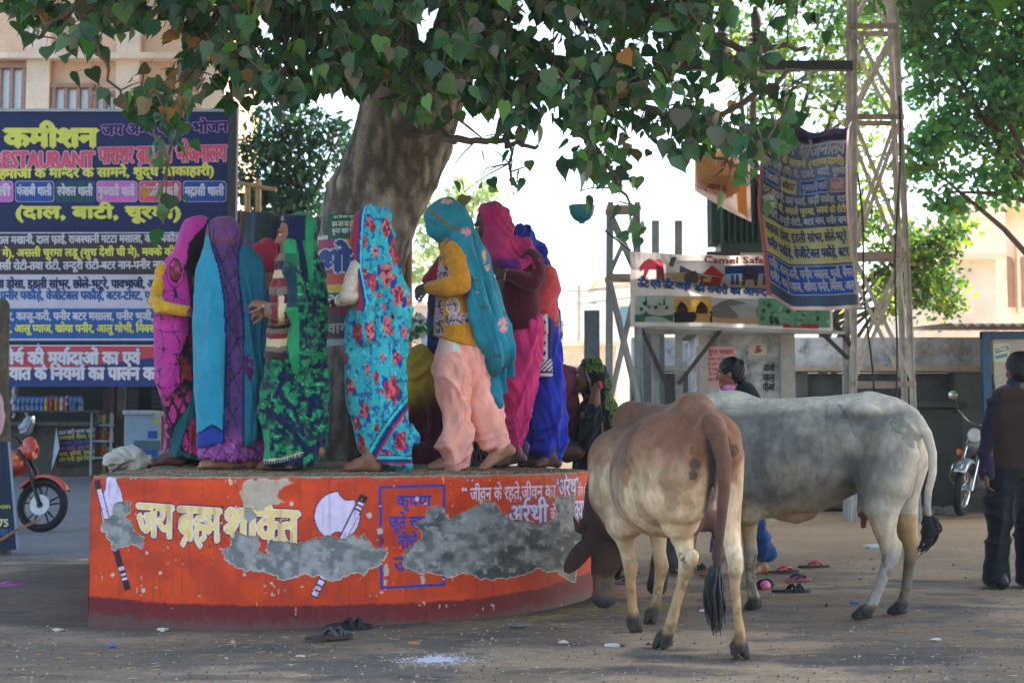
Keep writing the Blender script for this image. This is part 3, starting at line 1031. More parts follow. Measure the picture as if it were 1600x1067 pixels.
def bark(V, Q, amp, seed=1, su=9, sv=2.2):
 N = normals(V, Q)
 h = np.abs(fbm(V[:, 0] * su, V[:, 1] * su, V[:, 2] * sv, seed, 4) - .5) * 2
 h2 = fbm(V[:, 0] * 2.2, V[:, 1] * 2.2, V[:, 2] * 1.1, seed + 7, 2) - .5
 return V + N * (amp * (h - .4) + amp * 3 * h2)[:, None], h
def build_peepal():
 root = thing('peepal_tree', 'large peepal tree with heart shaped leaves growing out of the platform', 'tree', (-1.18, 10.2, .85))
 b = Body(10.2)
 b.ch([(545, 745, 82), (545, 680, 70), (548, 560, 64), (558, 450, 62), (570, 370, 66), (592, 300, 74), (628, 220, 76), (645, 170, 68)], k=.10, sy=.9)
 b.ch([(500, 730, 40), (510, 640, 34), (530, 520, 30), (540, 400, 42), (556, 310, 46)], k=.12)
 b.ch([(590, 735, 40), (585, 640, 30), (586, 500, 24), (592, 400, 32), (640, 280, 42)], k=.10)
 b.ch([(625, 190, 60), (607, 110, 48), (602, 20, 46), (612, -120, 42), (640, -300, 34)], k=.10)
 b.ch([(650, 190, 55), (696, 120, 44, .1), (720, 40, 42, .2), (770, -80, 40, .3), (850, -260, 30, .5)], k=.10)
 b.ch([(700, 730, 14, -.2), (640, 738, 24, -.1), (580, 735, 40)], k=.1)
 b.ch([(420, 738, 14, -.2), (470, 738, 26, -.1), (520, 725, 40)], k=.1)
 V, Q = b.poly(.022, 1)
 V, h = bark(V, Q, .035, 5, 13, 4.5)
 u, v = PX(V)
 c = mixc(S(128, 124, 118), S(182, 178, 168), sstep(.2, .7, h))
 c = mixc(c, S(82, 78, 72), .7 * sstep(.26, .10, h))  # crack shade put into the bark colour, even light hardly shows it
 c = mixc(c, S(74, 66, 60), .7 * sstep(560, 640, v + 60 * (fbm(V[:, 0] * 4, V[:, 2] * 4, 0, 3, 3) - .5)))       # shade on the lower trunk, painted into the bark colour
 c = mixc(c, S(176, 168, 154), .6 * sstep(.55, .7, fbm(V[:, 0] * 5, V[:, 1] * 5, V[:, 2] * 3, 13, 3)))
 mk('trunk', V, Q, vcmat('peepal_bark', .9, .9, 60, .25, 18, spec=.15, bdist=.02), root, col=c)
 # limbs carrying the foliage
 limbs = [[(610, 90, 10.1, 16), (560, 40, 9.4, 12), (480, 20, 8.9, 9), (390, 10, 8.6, 6), (300, 20, 8.4, 4)],
             [(605, 40, 10.1, 16), (520, -30, 9.4, 12), (400, -60, 9, 10), (250, -50, 8.6, 8), (120, 10, 8.3, 5), (60, 60, 8.2, 3)],
             [(400, -60, 9, 8), (330, 40, 8.6, 6), (290, 130, 8.4, 4), (262, 250, 8.3, 2.5)],
             [(480, 20, 8.9, 8), (450, 90, 8.6, 5), (430, 160, 8.4, 3)],
             [(660, 195, 10.0, 9), (710, 215, 9.3, 6), (760, 220, 8.9, 5), (800, 226, 8.7, 4), (840, 228, 8.6, 3)],
             [(720, 50, 10.3, 16), (800, 60, 9.6, 12), (880, 100, 9.0, 9), (940, 135, 8.7, 7), (1010, 168, 8.5, 6), (1080, 190, 8.4, 4), (1150, 230, 8.3, 3)],
             [(760, -60, 10.4, 20), (860, -50, 9.6, 14), (980, 0, 9.0, 10), (1080, 40, 8.7, 7), (1180, 80, 8.5, 5), (1260, 75, 8.4, 3.5)],
             [(1250, 110, 8.5, 3), (1160, 160, 8.5, 5), (1080, 205, 8.6, 3)],
             [(880, 100, 9, 7), (900, 180, 8.7, 5), (950, 250, 8.5, 3.5), (985, 320, 8.4, 2)],
             [(800, 60, 9.6, 8), (800, 130, 9, 5), (790, 200, 8.7, 3), (800, 290, 8.5, 1.8)],
             [(1080, 190, 8.4, 4), (1120, 240, 8.3, 3), (1180, 275, 8.3, 2)],
             [(620, -100, 10.2, 22), (700, -200, 9.0, 16), (760, -150, 8.2, 10), (800, -40, 7.9, 6)],
             [(120, 10, 8.3, 4), (160, 80, 8.2, 3), (190, 160, 8.2, 2)]]
 mb = MB()
 segs = []
 for L in limbs:
  pts = [W(u, v, d) for u, v, d, r in L]
  # smooth resample with a little wander
  P = np.array(pts); R = np.array([r * d / F for u, v, d, r in L])
  t = np.linspace(0, len(P) - 1, (len(P) - 1) * 5 + 1)
  Q = np.stack([np.interp(t, range(len(P)), P[:, c]) for c in range(3)], 1)
  Q[1:-1] += RNG.normal(0, .014, (len(Q) - 2, 3))
  rr = np.interp(t, range(len(P)), R)
  mb.tube(list(Q), list(rr), 8)
  segs.append(Q)
 br = mat('peepal_twig', S(104, 92, 78), .85, var=.35, vscale=14, bmp=.5, bscale=50)
 allp = np.concatenate(segs)
 grow = [allp]
 # clusters
 lbx = [0, 60, 110, 160, 205, 238, 262, 285, 305, 340, 370, 420, 480, 520, 570, 615, 650, 690, 720, 760, 800, 850, 900, 950, 988, 1010, 1060, 1100, 1150, 1195, 1235, 1262, 1300, 1335, 1350]
 lby = [40, 105, 140, 140, 200, 300, 330, 280, 220, 195, 190, 185, 190, 185, 215, 225, 215, 215, 165, 205, 205, 240, 275, 290, 330, 285, 255, 235, 260, 280, 240, 150, 105, 60, 0]
 dens = lambda u: np.interp(u, [0, 120, 230, 300, 420, 560, 600, 690, 740, 1240, 1280, 1345], [.40, .5, .8, .95, 1.0, .95, .85, .8, 1, 1, .7, .4])
 LP, LC, LS = [], [], []
 ncl = 0
 hang = [W(u, v, d) for u, v, d in ((752, 215, 8.6), (770, 235, 8.5), (800, 240, 8.4), (795, 262, 8.4), (815, 285, 8.4), (760, 270, 8.6), (740, 290, 8.7), (725, 300, 8.7), (700, 270, 8.9), (830, 250, 8.4), (900, 300, 8.4), (960, 325, 8.3), (995, 340, 8.3), (1000, 352, 8.3), (985, 365, 8.3), (250, 320, 8.3), (262, 338, 8.3), (272, 310, 8.3), (240, 300, 8.3), (650, 160, 8.3), (668, 165, 8.2), (1135, 290, 8.2), (1190, 305, 8.3), (1210, 290, 8.2))]
 tries = 0
 while ncl < 740 and tries < 30000:
  tries += 1
  if ncl < len(hang):
   c = hang[ncl]
   one = True
  else:
   one = False
   u = random.uniform(-40, 1345)
   hi = np.interp(u, lbx, lby) - 34
   if hi < -60:
    continue
   v = random.uniform(-60, hi)
   if random.random() > dens(u) * (1.0 if v > 60 or u > 300 else .8):
    continue
   if 1140 < u < 1345 and v < 125 and random.random() < .85:
    continue
   # open windows of sky
   if vn(u / 60, v / 50, 0, 90) > .66 and v > 25:
    continue
   c = W(u, v, random.uniform(7.7, 9.6))
  ncl += 1
  if ncl % 12 == 0:
   allp = np.concatenate(grow)
  # twig back to the nearest limb
  dd = np.linalg.norm(allp - c, axis=1)
  a = allp[int(dd.argmin())]
  d = c - a
  L = np.linalg.norm(d)
  mid = a + d * .55 + np.array([0, 0, .05 * L]) + RNG.normal(0, .03 * L + .005, 3)
  mb.tube([a, mid, c], [.0055, .0042, .002], 4, cap=False)
  grow.append(np.array([mid, c]))
  n = random.choice([1, 2, 2]) if one else random.randint(4, 8)
  td = c - mid; td /= np.linalg.norm(td) + 1e-6
  hue = random.random()
  for q in range(n):
   p = c - td * (q * .045) + RNG.normal(0, .02, 3)
   sdv = RNG.normal(0, 1, 3); sdv[2] = -abs(sdv[2]) * .5 - .2
   sdv /= np.linalg.norm(sdv)
   st = p + sdv * random.uniform(.05, .10)
   mb.tube([p, st], [.0016, .0012], 3, cap=False)
   LP.append(st)
   LS.append(random.uniform(.07, .125) if random.random() < .85 else random.uniform(.045, .07))
   k_ = random.random()
   base = GREENS[random.randrange(6)] * random.uniform(.7, 1.5)
   pu, pv = PX(st)
   if k_ < .010 or (205 < pu < 335 and 40 < pv < 170 and k_ < .30):
    base = S(168, 118, 62) * random.uniform(.7, 1.1)
   elif k_ > .86:
    base = S(104, 100, 82) * random.uniform(.7, 1.05)
   LC.append(base)
 mb.build('branches', br, root, smooth=True)
 leaves('foliage', np.array(LP), np.array(LS), np.array(LC), leafmat('peepal_leaf', trans=.34), root, 'peepal', droop=.78)
 # crown above the frame, outer lobes added to shade the square and street
 P = []
 for c, r, n in (((-.3, 9.6, 7.3), (7.2, 6.2, 3.4), 7000), ((5.5, 12, 8.4), (5, 6, 1.6), 3500), ((-2.2, 22, 11), (6.5, 8, 1.8), 9000), ((-3, 28, 13), (8, 6, 1.8), 5000), ((4.2, 25.5, 11.8), (4.5, 5, 1.6), 5000), ((1.2, 17.3, 9), (2.9, 3.2, 1.4), 3000)):
  m_ = 0
  while m_ < n:
   q = RNG.uniform(-1, 1, 3)
   if np.linalg.norm(q) > 1:
    continue
   p = np.array(c) + q * np.array(r)
   u, v = PX(p)
   if p[2] < 3.6 or (v > -50 and p[1] > 1):
    if RNG.random() < .1:
     m_ += 1
    continue
   P.append(p); m_ += 1
 P = np.array(P)
 leaves('upper_shade_foliage', P, RNG.uniform(.28, .46, len(P)), GREENS[RNG.integers(0, 6, len(P))] * RNG.uniform(.8, 1.2, (len(P), 1)), leafmat('peepal_leaf', trans=.22), root, 'peepal', droop=.55)
 mb = MB()
 for k_ in range(16):
  a = k_ / 16 * 6.28
  s0 = W(630, -250, 10.3) if k_ % 2 else W(800, -250, 10.6)
  e = np.array([-.3 + 6 * math.cos(a), 9.6 + 5 * math.sin(a), 6 + (k_ % 3)])
  mid = s0 * .5 + e * .5 + [0, 0, 1.0]
  uv = PX(mid), PX(e)
  if (uv[0][1] > -20) or (uv[1][1] > -20 and e[1] > 1):
   e[2] += 2.2; mid[2] += 1.5
  mb.tube([s0, mid, e], [.11, .07, .02], 6)
 mb.build('upper_limbs', br, root, smooth=True)
build_peepal()
# ------------------------------------------------------------------ background trees
def bg_tree(name, label, base, h, crowns, n, size, cols, group=None, trunk_r=.25, lean=(0, 0), kind='small', droop=.35, limbs=True, hole=.0, m=None):
 """crowns: list of (centre, radii) in world space; leaves gathered in clumps inside them"""
 root = thing(name, label, 'tree', base, group)
 base = np.array(base, float)
 rng = np.random.default_rng(int(abs(base[0] * 131 + base[1] * 17)) + n)
 vol = np.array([np.prod(r) ** .66 for c, r in crowns]); vol /= vol.sum()
 P, Cc = [], []
 mb = MB()
 top = np.array([base[0] + lean[0], base[1] + lean[1], base[2] + h])
 fork = base + (top - base) * .45
 mid = base + (top - base) * .25 + rng.normal(0, .08, 3)
 mb.tube([base - [0, 0, .2], base + [0, 0, .3], mid, fork, top], [trunk_r * 1.35, trunk_r * 1.05, trunk_r * .9, trunk_r * .75, trunk_r * .3], 10)
 for (c, r), w in zip(crowns, vol):
  c, r = np.array(c, float), np.array(r, float)
  if limbs:
   s0 = base + (top - base) * rng.uniform(.4, .75)
   mb.tube([s0, s0 * .5 + c * .5 + [0, 0, .2], c], [trunk_r * .45, trunk_r * .3, trunk_r * .1], 7)
  ncl = max(6, int(w * n / 26))
  q = rng.normal(0, 1, (ncl, 3)); q /= np.linalg.norm(q, axis=1)[:, None]
  q *= (rng.uniform(.25, 1, ncl) ** .45)[:, None]
  cc = c + q * r
  if hole:
   keep = vn(cc[:, 0] * .9, cc[:, 2] * .9, cc[:, 1] * .9, 5) > hole
   cc = cc[keep]
  for p in cc:
   if limbs and rng.random() < .35:
    mb.tube([c, (c + p) / 2 + rng.normal(0, .1, 3), p], [trunk_r * .1, trunk_r * .06, .01], 4, cap=False)
   m_ = rng.integers(16, 36)
   P.append(p + rng.normal(0, 1, (m_, 3)) * np.array([.28, .28, .2]) * (r.mean() / 1.8) ** .5)
   t = cols[rng.integers(0, len(cols))] * rng.uniform(.75, 1.25)
   Cc.append(np.tile(t, (m_, 1)) * rng.uniform(.85, 1.15, (m_, 1)))
 P, Cc = np.concatenate(P), np.concatenate(Cc)
 sz = size * rng.uniform(.6, 1.25, len(P))
 leaves('crown', P, sz, Cc, m or leafmat('tree_leaf', trans=.52), root, kind, droop)
 mb.build('trunk', mat('tree_bark', S(86, 74, 62), .9, var=.4, vscale=5, bmp=.6, bscale=24), root, smooth=True)
 return root
DG = [S(44, 74, 50), S(56, 88, 50), S(36, 64, 50), S(70, 100, 52)]
YG = [S(104, 128, 50), S(84, 116, 52), S(124, 140, 56), S(60, 96, 48)]
def cr(u, v, d, ru, rv, rd=None):
 """crown lobe measured in photo pixels"""
 k = d / F
 return (W(u, v, d), (ru * k, rd or ru * k, rv * k))
bg_tree('fig_tree', 'big spreading dark green tree at the right edge, branch reaching left', (10.7, 25, 0), 7,
  [cr(1480, 30, 25, 75, 75), cr(1550, 90, 25.5, 70, 90), cr(1440, 90, 25, 45, 70), cr(1600, 30, 25, 70, 90), cr(1530, 180, 25, 60, 70), cr(1460, 180, 25, 40, 60), cr(1590, 200, 26, 50, 90), cr(1440, 250, 25, 34, 50), cr(1480, 300, 25, 30, 40), cr(1560, 290, 25, 36, 34), cr(1400, -40, 25, 90, 80), cr(1560, -60, 25, 110, 80), cr(1700, 80, 25, 110, 140)],
  17000, .17, [S(72, 126, 92), S(84, 138, 84), S(60, 108, 82)] * 2 + YG[:1], trunk_r=.16, lean=(-1.2, 0), hole=.30)
bg_tree('bushy_tree', 'yellow green bushy tree between the lattice tower and the beige building', (5.9, 27, 0), 4.5,
  [cr(1400, 400, 27, 44, 60), cr(1450, 380, 27, 40, 50), cr(1380, 480, 26.5, 40, 50), cr(1430, 460, 27, 50, 50), cr(1480, 350, 27, 30, 34), cr(1360, 330, 27, 30, 60), cr(1300, 440, 27, 36, 60), cr(1490, 430, 27.5, 36, 40), cr(1465, 470, 27, 36, 34)],
  5600, .14, DG[:2] + YG, trunk_r=.12, hole=.25)
bg_tree('sunlit_tree', 'pale sunlit tree seen behind the transformer crossbeam', (6.2, 36, 0), 10,
  [cr(1240, 130, 36, 90, 90), cr(1330, 180, 36, 60, 110), cr(1150, 60, 36, 90, 70), cr(1290, 300, 36, 50, 80), cr(1220, 230, 36, 50, 60), cr(1300, 20, 36, 90, 70), cr(1350, 70, 36, 60, 90)],
  6500, .19, YG + DG[1:2], trunk_r=.25, hole=.36)
bg_tree('shade_tree', 'dense blue green tree behind the billboard and dark tarpaulin', (-4.9, 31, .5), 6.5,
  [cr(430, 250, 31, 55, 60), cr(390, 300, 31, 40, 40), cr(470, 290, 31, 45, 50), cr(520, 230, 31, 40, 50), cr(400, 210, 31, 34, 40), cr(470, 200, 31, 40, 40), cr(450, 330, 31, 60, 30)],
  5200, .15, [S(40, 78, 66), S(52, 92, 78), S(34, 66, 58)], trunk_r=.2, hole=.15)
bg_tree('hazy_tree', 'faint pale tree far down the bright street', (-2.2, 62, 0), 8,
  [cr(690, 330, 62, 40, 34), cr(740, 300, 62, 34, 30), cr(660, 400, 62, 40, 40)], 1500, .3, [S(150, 160, 130), S(120, 136, 104)], trunk_r=.2)
bg_tree('sun_blocker_tree', 'unseen leafy tree added beyond the right edge to shade the square', (13, 15, 0), 8,
  [((11, 14, 7.5), (4.5, 4, 2.2)), ((11.5, 19.5, 8.2), (3.4, 3.6, 2.2)), ((9.0, 10.5, 7.5), (3.5, 3.5, 2)), ((14, 15, 9), (4, 4, 2.5)), ((12.5, 18, 10.5), (3.5, 4, 1.5))],
  21000, .5, DG, trunk_r=.35)  # unseen tree added to keep direct sun off the square
# ------------------------------------------------------------------ buildings and walls
def plaster(name, c, c2=None, var=.2):
 return mat(name, c, .85, var=var, vscale=1.6, bmp=.25, bscale=16, col2=c2, spec=.2)
def beige_building():
 d = 34
 root = thing('beige_building', 'beige building with wooden shuttered windows above the blue billboard', 'building', (W(120, 700, d)[0], d, 0))
 mb = MB()
 x0, x1 = W(-330, 0, d)[0], W(338, 0, d)[0]
 mb.box(((x0 + x1) / 2, d + 3, 7.0), ((x1 - x0) / 2, 3, 7.0))
 mb.build('wall', plaster('beige_plaster', S(226, 190, 158), S(208, 170, 140)), root)
 pil = MB()
 for u in (66, 205, 338):
  pil.box((W(u, 0, d)[0], d - .08, 7.2), (.28, .10, 7.2))
 pil.build('pilaster', plaster('cream_plaster', S(238, 214, 190)), root)
 led = MB()
 for z in (W(0, 100, d)[2], W(0, -60, d)[2]):
  led.box(((x0 + x1) / 2, d - .12, z + .12), ((x1 - x0) / 2, .22, .07))
 led.build('ledge', plaster('cream_plaster', S(238, 214, 190)), root)
 fm, gl = mat('brown_joinery', S(168, 132, 112), .6, var=.25), mat('window_pane', S(206, 214, 220), .2, var=.1, bmp=0)
 for u0, u1, v0, v1 in ((2, 56, 108, 175), (86, 142, 138, 190), (150, 196, 150, 200)):
  a, b = W(u0, v0, d), W(u1, v1, d)
  w_, h_ = b[0] - a[0], a[2] - b[2]
  cx, cz = (a[0] + b[0]) / 2, (a[2] + b[2]) / 2
  fr = MB()
  for sx in (-1, 1):
   fr.box((cx + sx * w_ / 2, d - .04, cz), (.05, .07, h_ / 2))
  for k_ in (-.17, .17):
   fr.box((cx + k_ * w_, d - .04, cz), (.045, .06, h_ / 2))
  fr.box((cx, d - .05, cz + h_ / 2 + .04), (w_ / 2 + .1, .08, .05)).box((cx, d - .05, cz - h_ / 2), (w_ / 2, .07, .05))
  f = fr.build('window', fm, root)
  MB().box((cx, d - .008, cz), (w_ / 2 - .04, .01, h_ / 2 - .05)).build('pane', gl, f)
beige_building()
def far_building():
 d = 46
 root = thing('arched_building', 'sunlit cream building with tall arches beyond the blue kiosk', 'building', (W(1560, 700, d)[0], d, 0))
 pm = plaster('warm_plaster', S(236, 224, 204), S(220, 204, 180))
 x0, x1, z1 = W(1480, 0, d)[0], W(1760, 0, d)[0], W(0, 330, d)[2]
 MB().box(((x0 + x1) / 2, d + 4, z1 / 2), ((x1 - x0) / 2, 4, z1 / 2)).build('wall', pm, root)
 cm = plaster('cream_plaster', S(238, 214, 190))
 mb = MB()
 mb.box(((x0 + x1) / 2, d - .3, z1 + .1), ((x1 - x0) / 2 + .3, .5, .12))
 mb.box((W(1516, 0, d)[0], d - .6, W(0, 430, d)[2]), (.55, .6, 2.2))
 mb.build('cornice', cm, root)
 dk = plaster('recess_plaster', S(170, 140, 112))
 for u in (1550, 1576, 1602, 1628):
  a = W(u, 480, d); w_ = .22
  h = 1.4
  P = [(a[0] - w_, d - .02, a[2]), (a[0] + w_, d - .02, a[2])] + [(a[0] + w_ * math.cos(t), d - .02, a[2] + h + w_ * 1.2 * math.sin(t)) for t in np.linspace(0, math.pi, 9)]
  MB().prism(P, None, (0, .015, 0)).build('arch', dk, root)
  MB().bar((a[0] + .3, d - .1, a[2] - .2), (a[0] + .3, d - .1, a[2] + 2.2), .1, .14).build('column', cm, root)
 root2 = thing('low_house', 'low cream house with a flat roof behind the boundary wall', 'building', (W(1460, 700, 40)[0], 40, 0))
 x0, x1 = W(1425, 0, 40)[0], W(1545, 0, 40)[0]
 zt = W(0, 405, 40)[2]
 MB().box(((x0 + x1) / 2, 42.5, zt / 2), ((x1 - x0) / 2, 2.5, zt / 2)).build('wall', plaster('cream2', S(226, 214, 196)), root2)
 MB().box(((x0 + x1) / 2, 42.4, zt + .06), ((x1 - x0) / 2 + .2, 2.7, .08)).build('roof', plaster('cream_plaster', S(238, 214, 190)), root2)
 win = MB(); p = W(1468, 440, 40)
 win.box((p[0], 39.98, p[2]), (.3, .03, .4)); win.build('window', mat('dark_opening', S(58, 62, 66), .6, var=.2, bmp=0), root2)
far_building()
def street_end():
 """pale hazy houses closing the bright street"""
 for k_, (u0, u1, vt, d, col, label) in enumerate([(636, 760, 478, 58, S(222, 198, 168), 'pale peach wall far down the bright street'),
                                           (740, 860, 455, 78, S(224, 216, 206), 'pale grey house far behind the women on the platform'),
                                           (868, 960, 540, 52, S(216, 200, 174), 'low cream house with blue shutter beyond the platform'),
                                           (930, 1100, 440, 70, S(226, 216, 200), 'long white washed house far behind the camel banner')]):
  root = thing('street_house', label, 'building', (W((u0 + u1) / 2, 700, d)[0], d, 0), 'houses closing the street')
  x0, x1, zt = W(u0, 0, d)[0], W(u1, 0, d)[0], W(0, vt, d)[2]
  MB().box(((x0 + x1) / 2, d + 3, zt / 2), ((x1 - x0) / 2, 3, zt / 2)).build('wall', plaster('street_plaster_%d' % k_, col), root)
  MB().box(((x0 + x1) / 2, d + 2.9, zt + .07), ((x1 - x0) / 2 + .15, 3.1, .09)).build('roof', plaster('cream_plaster', S(238, 214, 190)), root)
  wm = mat('blue_shutter', S(90, 120, 140), .6)
  for j in range(2):
   p = W(u0 + (u1 - u0) * (.3 + .35 * j), vt + 55, d)
   MB().box((p[0], d - .02, p[2]), (.38, .05, .5)).build('window', wm, root)
street_end()
def boundary_wall():
 d = 22
 root = thing('boundary_wall', 'weathered blue grey boundary wall with a white washed coping', 'wall', (W(1250, 700, d)[0], d, 0))
 x0, x1 = W(985, 0, d)[0], W(1760, 0, d)[0]
 zt, zl = W(0, 527, d)[2], W(0, 572, d)[2]
 m, nt, b = nmat('limewashed_wall')
 p = opos(nt)
 c = ramp(nt, noise(nt, 2.6, 7, .72, p), [(.34, S(92, 100, 110)), (.45, S(184, 192, 204)), (.62, S(214, 218, 226))])
 c = mix(nt, ramp(nt, noise(nt, 1.1, 5, .7, p), [(.55, (0,) * 3), (.68, (1,) * 3)]), c, S(150, 140, 128))
 nt.links.new(c, b.inputs['Base Color']); b.inputs['Roughness'].default_value = .9
 bump(nt, b, noise(nt, 18, 6, .7, p), .5, .02)
 mb = MB().box(((x0 + x1) / 2, d + .15, (zt + zl) / 2), ((x1 - x0) / 2, .15, (zt - zl) / 2))
 mb.build('parapet', m, root)
 MB().box(((x0 + x1) / 2, d + .06, zl - .045), ((x1 - x0) / 2, .30, .042)).build('ledge', mat('ledge_plaster', S(176, 166, 152), .85), root)
 dk = mat('dark_plaster', S(96, 104, 108), .9, var=.45, vscale=1.8, bmp=.4, bscale=14)  # darker plaster below the ledge
 mb = MB().box(((x0 + x1) / 2, d + .5, zl / 2 - .06), ((x1 - x0) / 2, .15, zl / 2 - .03))
 for u in (1005, 1232, 1500):
  mb.box((W(u, 0, d)[0], d + .2, zl / 2 - .06), (.22, .155, zl / 2 - .03))
 mb.build('recessed_wall', dk, root)
 # troughs / ledges in the recess
 mb = MB()
 zz = W(0, 632, d)[2]
 mb.box((W(1370, 0, d)[0], d + .12, zz), (1.25, .2, .05))
 mb.box((W(1370, 0, d)[0], d + .17, zz / 2), (1.2, .14, zz / 2 - .06))
 mb.build('trough', mat('trough_plaster', S(78, 86, 90), .9, var=.4, vscale=2, bmp=.4), root)
boundary_wall()
def rubble():
 rng = random.Random(3)
 for k_ in range(14):
  u = rng.uniform(1420, 1500)
  d = rng.uniform(20.6, 21.3)
  p = W(u, 700, d)
  s_ = rng.uniform(.05, .13)
  b = bmesh.new()
  bmesh.ops.create_icosphere(b, subdivisions=2, radius=s_)
  V = np.array([v.co for v in b.verts])
  Fc = [tuple(v.index for v in f.verts) for f in b.faces]
  b.free()
  V = V * [1, .8, .65] * (1 + .35 * (vn(V[:, 0] * 18, V[:, 1] * 18, V[:, 2] * 18, k_)[:, None] - .5))
  z = s_ * .5
  o = mk('stone', V + [p[0], d, z], Fc, mat('rubble_stone', S(128, 122, 116), .9, var=.4), None, smooth=False)
  tag(o, 'broken stone lying at the foot of the boundary wall behind the grey cow', 'stone', 'rubble at the foot of the wall')
rubble()
# ------------------------------------------------------------------ lattice pylon with transformer
def lattice(root, u0, u1, d, w_top, w_bot, ztop, zs, m, depth=.45):
 """four legged lattice mast between photo columns; zs: heights of the horizontal members"""
 xc = (W(u0, 0, d)[0] + W(u1, 0, d)[0]) / 2
 def leg(sx, sy, z):
  t = z / ztop
  w_ = w_bot + (w_top - w_bot) * t
  return np.array([xc + sx * w_ / 2, d + depth / 2 + sy * depth / 2 * (w_ / w_bot), z])
 for sx in (-1, 1):
  for sy in (-1, 1):
   MB().angle(leg(sx, sy, -.1), leg(sx, sy, ztop), .075, .012).build('leg', m, root)
 for a, b in zip(zs, zs[1:]):
  for sy in (-1, 1):
   mb = MB()
   o = sy * .012
   q = np.array([0, o, 0])
   mb.bar(leg(-1, sy, a + .05) + q, leg(1, sy, b - .05) + q, .055, .008, up=(0, 1, 0))
   mb.bar(leg(1, sy, a + .05) + q * 2, leg(-1, sy, b - .05) + q * 2, .055, .008, up=(0, 1, 0))
   mb.build('cross_brace', m, root)
  for sx in (-1, 1):
   MB().bar(leg(sx, -1, a + .05), leg(sx, 1, b - .05), .05, .008, up=(1, 0, 0)).build('side_brace', m, root)
 for z in zs:
  for sy in (-1, 1):
   mb = MB().bar(leg(-1, sy, z) + [-.05, sy * .03, 0], leg(1, sy, z) + [.05, sy * .03, 0], .012, .075)
   mb.build('horizontal', mat('rust_steel', S(164, 150, 138), .75, var=.4, vscale=6), root)
 return leg
def pylon():
 d = 19
 st = mat('galvanised_steel', S(198, 192, 184), .65, var=.35, vscale=5, bmp=.2)
 gy = mat('grey_steel', S(150, 158, 162), .6, var=.3, vscale=5, bmp=.2)
 root = thing('lattice_pylon', 'tall rusty steel lattice pylon right of the hanging banner', 'pylon', (W(1370, 700, d)[0], d, 0))
 z = lambda v: W(0, v, d)[2]
 lattice(root, 1325, 1412, d, .50, .86, z(-140), [z(600), z(398), z(182), z(40), z(-90)], st)
 root2 = thing('lattice_post', 'shorter pale steel lattice post left of the camel banner', 'pylon', (W(975, 700, d)[0], d, 0))
 lattice(root2, 948, 998, d, .36, .44, z(315), [z(640), z(432), z(325)], gy, depth=.35)
 # crossbeam, insulators, transformer
 root3 = thing('crossbeam', 'dark steel crossbeam joining the lattice pylon above the transformer', 'beam', (W(1190, 700, d)[0], d, z(100)))
 MB().box((W(1190, 0, d)[0], d + .05, z(102)), ((W(1332, 0, d)[0] - W(1050, 0, d)[0]) / 2, .05, .065)).build('beam', mat('dark_steel', S(58, 60, 62), .6, var=.3), root3)
 for u in (1182, 1128, 1080):
  p = W(u, 92, d + .05)
  pr = [(.04, 0), (.05, .06)]
  for k_ in range(4):
   h0 = .08 + k_ * .075
   pr += [(.055, h0), (.15 - k_ * .012, h0 + .015), (.145 - k_ * .012, h0 + .03), (.055, h0 + .055)]
  pr += [(.06, .42), (.075, .46), (.07, .62), (.045, .66), (.04, .72), (0, .72)]
  tag(MB().lathe(p, pr, 20).build('insulator', mat('brown_porcelain', S(92, 92, 92), .3, var=.2, bmp=0), None, smooth=True),
   'ribbed grey insulator standing on the dark crossbeam, ' + {1182: 'the one nearest the lattice pylon', 1128: 'the middle one', 1080: 'the farthest from the lattice pylon'}[u], 'insulator', 'insulators on the crossbeam')
 root4 = thing('transformer', 'dark green pole transformer with cooling fins hanging over the camel banner', 'transformer', (W(1155, 0, d + .3)[0], d + .3, z(395)))
 tm = mat('transformer_green', S(44, 82, 76), .5, var=.3, vscale=3, bmp=.1)
 x = W(1158, 0, d + .3)[0]
 MB().box((x, d + .45, z(335)), (.34, .28, .5)).build('tank', tm, root4, bevel=.02)
 MB().box((x, d + .45, z(335) + .53), (.37, .31, .03)).build('lid', tm, root4)
 for k_ in range(9):
  MB().box((x - .32 + k_ * .08, d + .12, z(330)), (.012, .055, .40)).build('cooling_fin', tm, root4)
 for s_ in (-1, 1):
  for k_ in range(5):
   MB().box((x + s_ * .40, d + .25 + k_ * .1, z(330)), (.055, .012, .40)).build('cooling_fin', tm, root4)
 b = MB()
 for k_ in (-.2, 0, .2):
  b.lathe((x + k_, d + .4, z(335) + .56), [(.04, 0), (.07, .05), (.04, .1), (.06, .15), (.03, .25), (0, .26)], 12)
 b.build('bushings', mat('brown_porcelain', S(92, 92, 92), .3), root4, smooth=True)
 MB().box((x - .32, d + .1, z(398)), (.22, .06, .05)).box((x - .45, d + .1, z(398) - .07), (.06, .05, .06)).build('valve', mat('dark_steel', S(58, 60, 62)), root4)
 root5 = thing('transformer_stand', 'steel platform on braced posts under the transformer and camel banner', 'stand', (W(1180, 700, d)[0], d, 0))
 MB().box((W(1165, 0, d)[0], d + .45, z(512)), ((W(1335, 0, d)[0] - W(1000, 0, d)[0]) / 2, .05, .05)).build('deck_beam', gy, root5)
 for u in (1024, 1060, 1322):
  MB().bar(W(u, 700, d + .45) * [1, 1, 0], W(u, 345 if u < 1300 else 505, d + .45), .10, .06).build('post', gy, root5)
 for a, b in (((1000, 510), (1060, 640)), ((1130, 510), (1060, 600)), ((1268, 505), (1325, 560)), ((1330, 540), (1300, 500))):
  MB().bar(W(*a, d + .38), W(*b, d + .38), .055, .03, up=(0, 1, 0)).build('brace', mat('dark_steel', S(58, 60, 62)), root5)
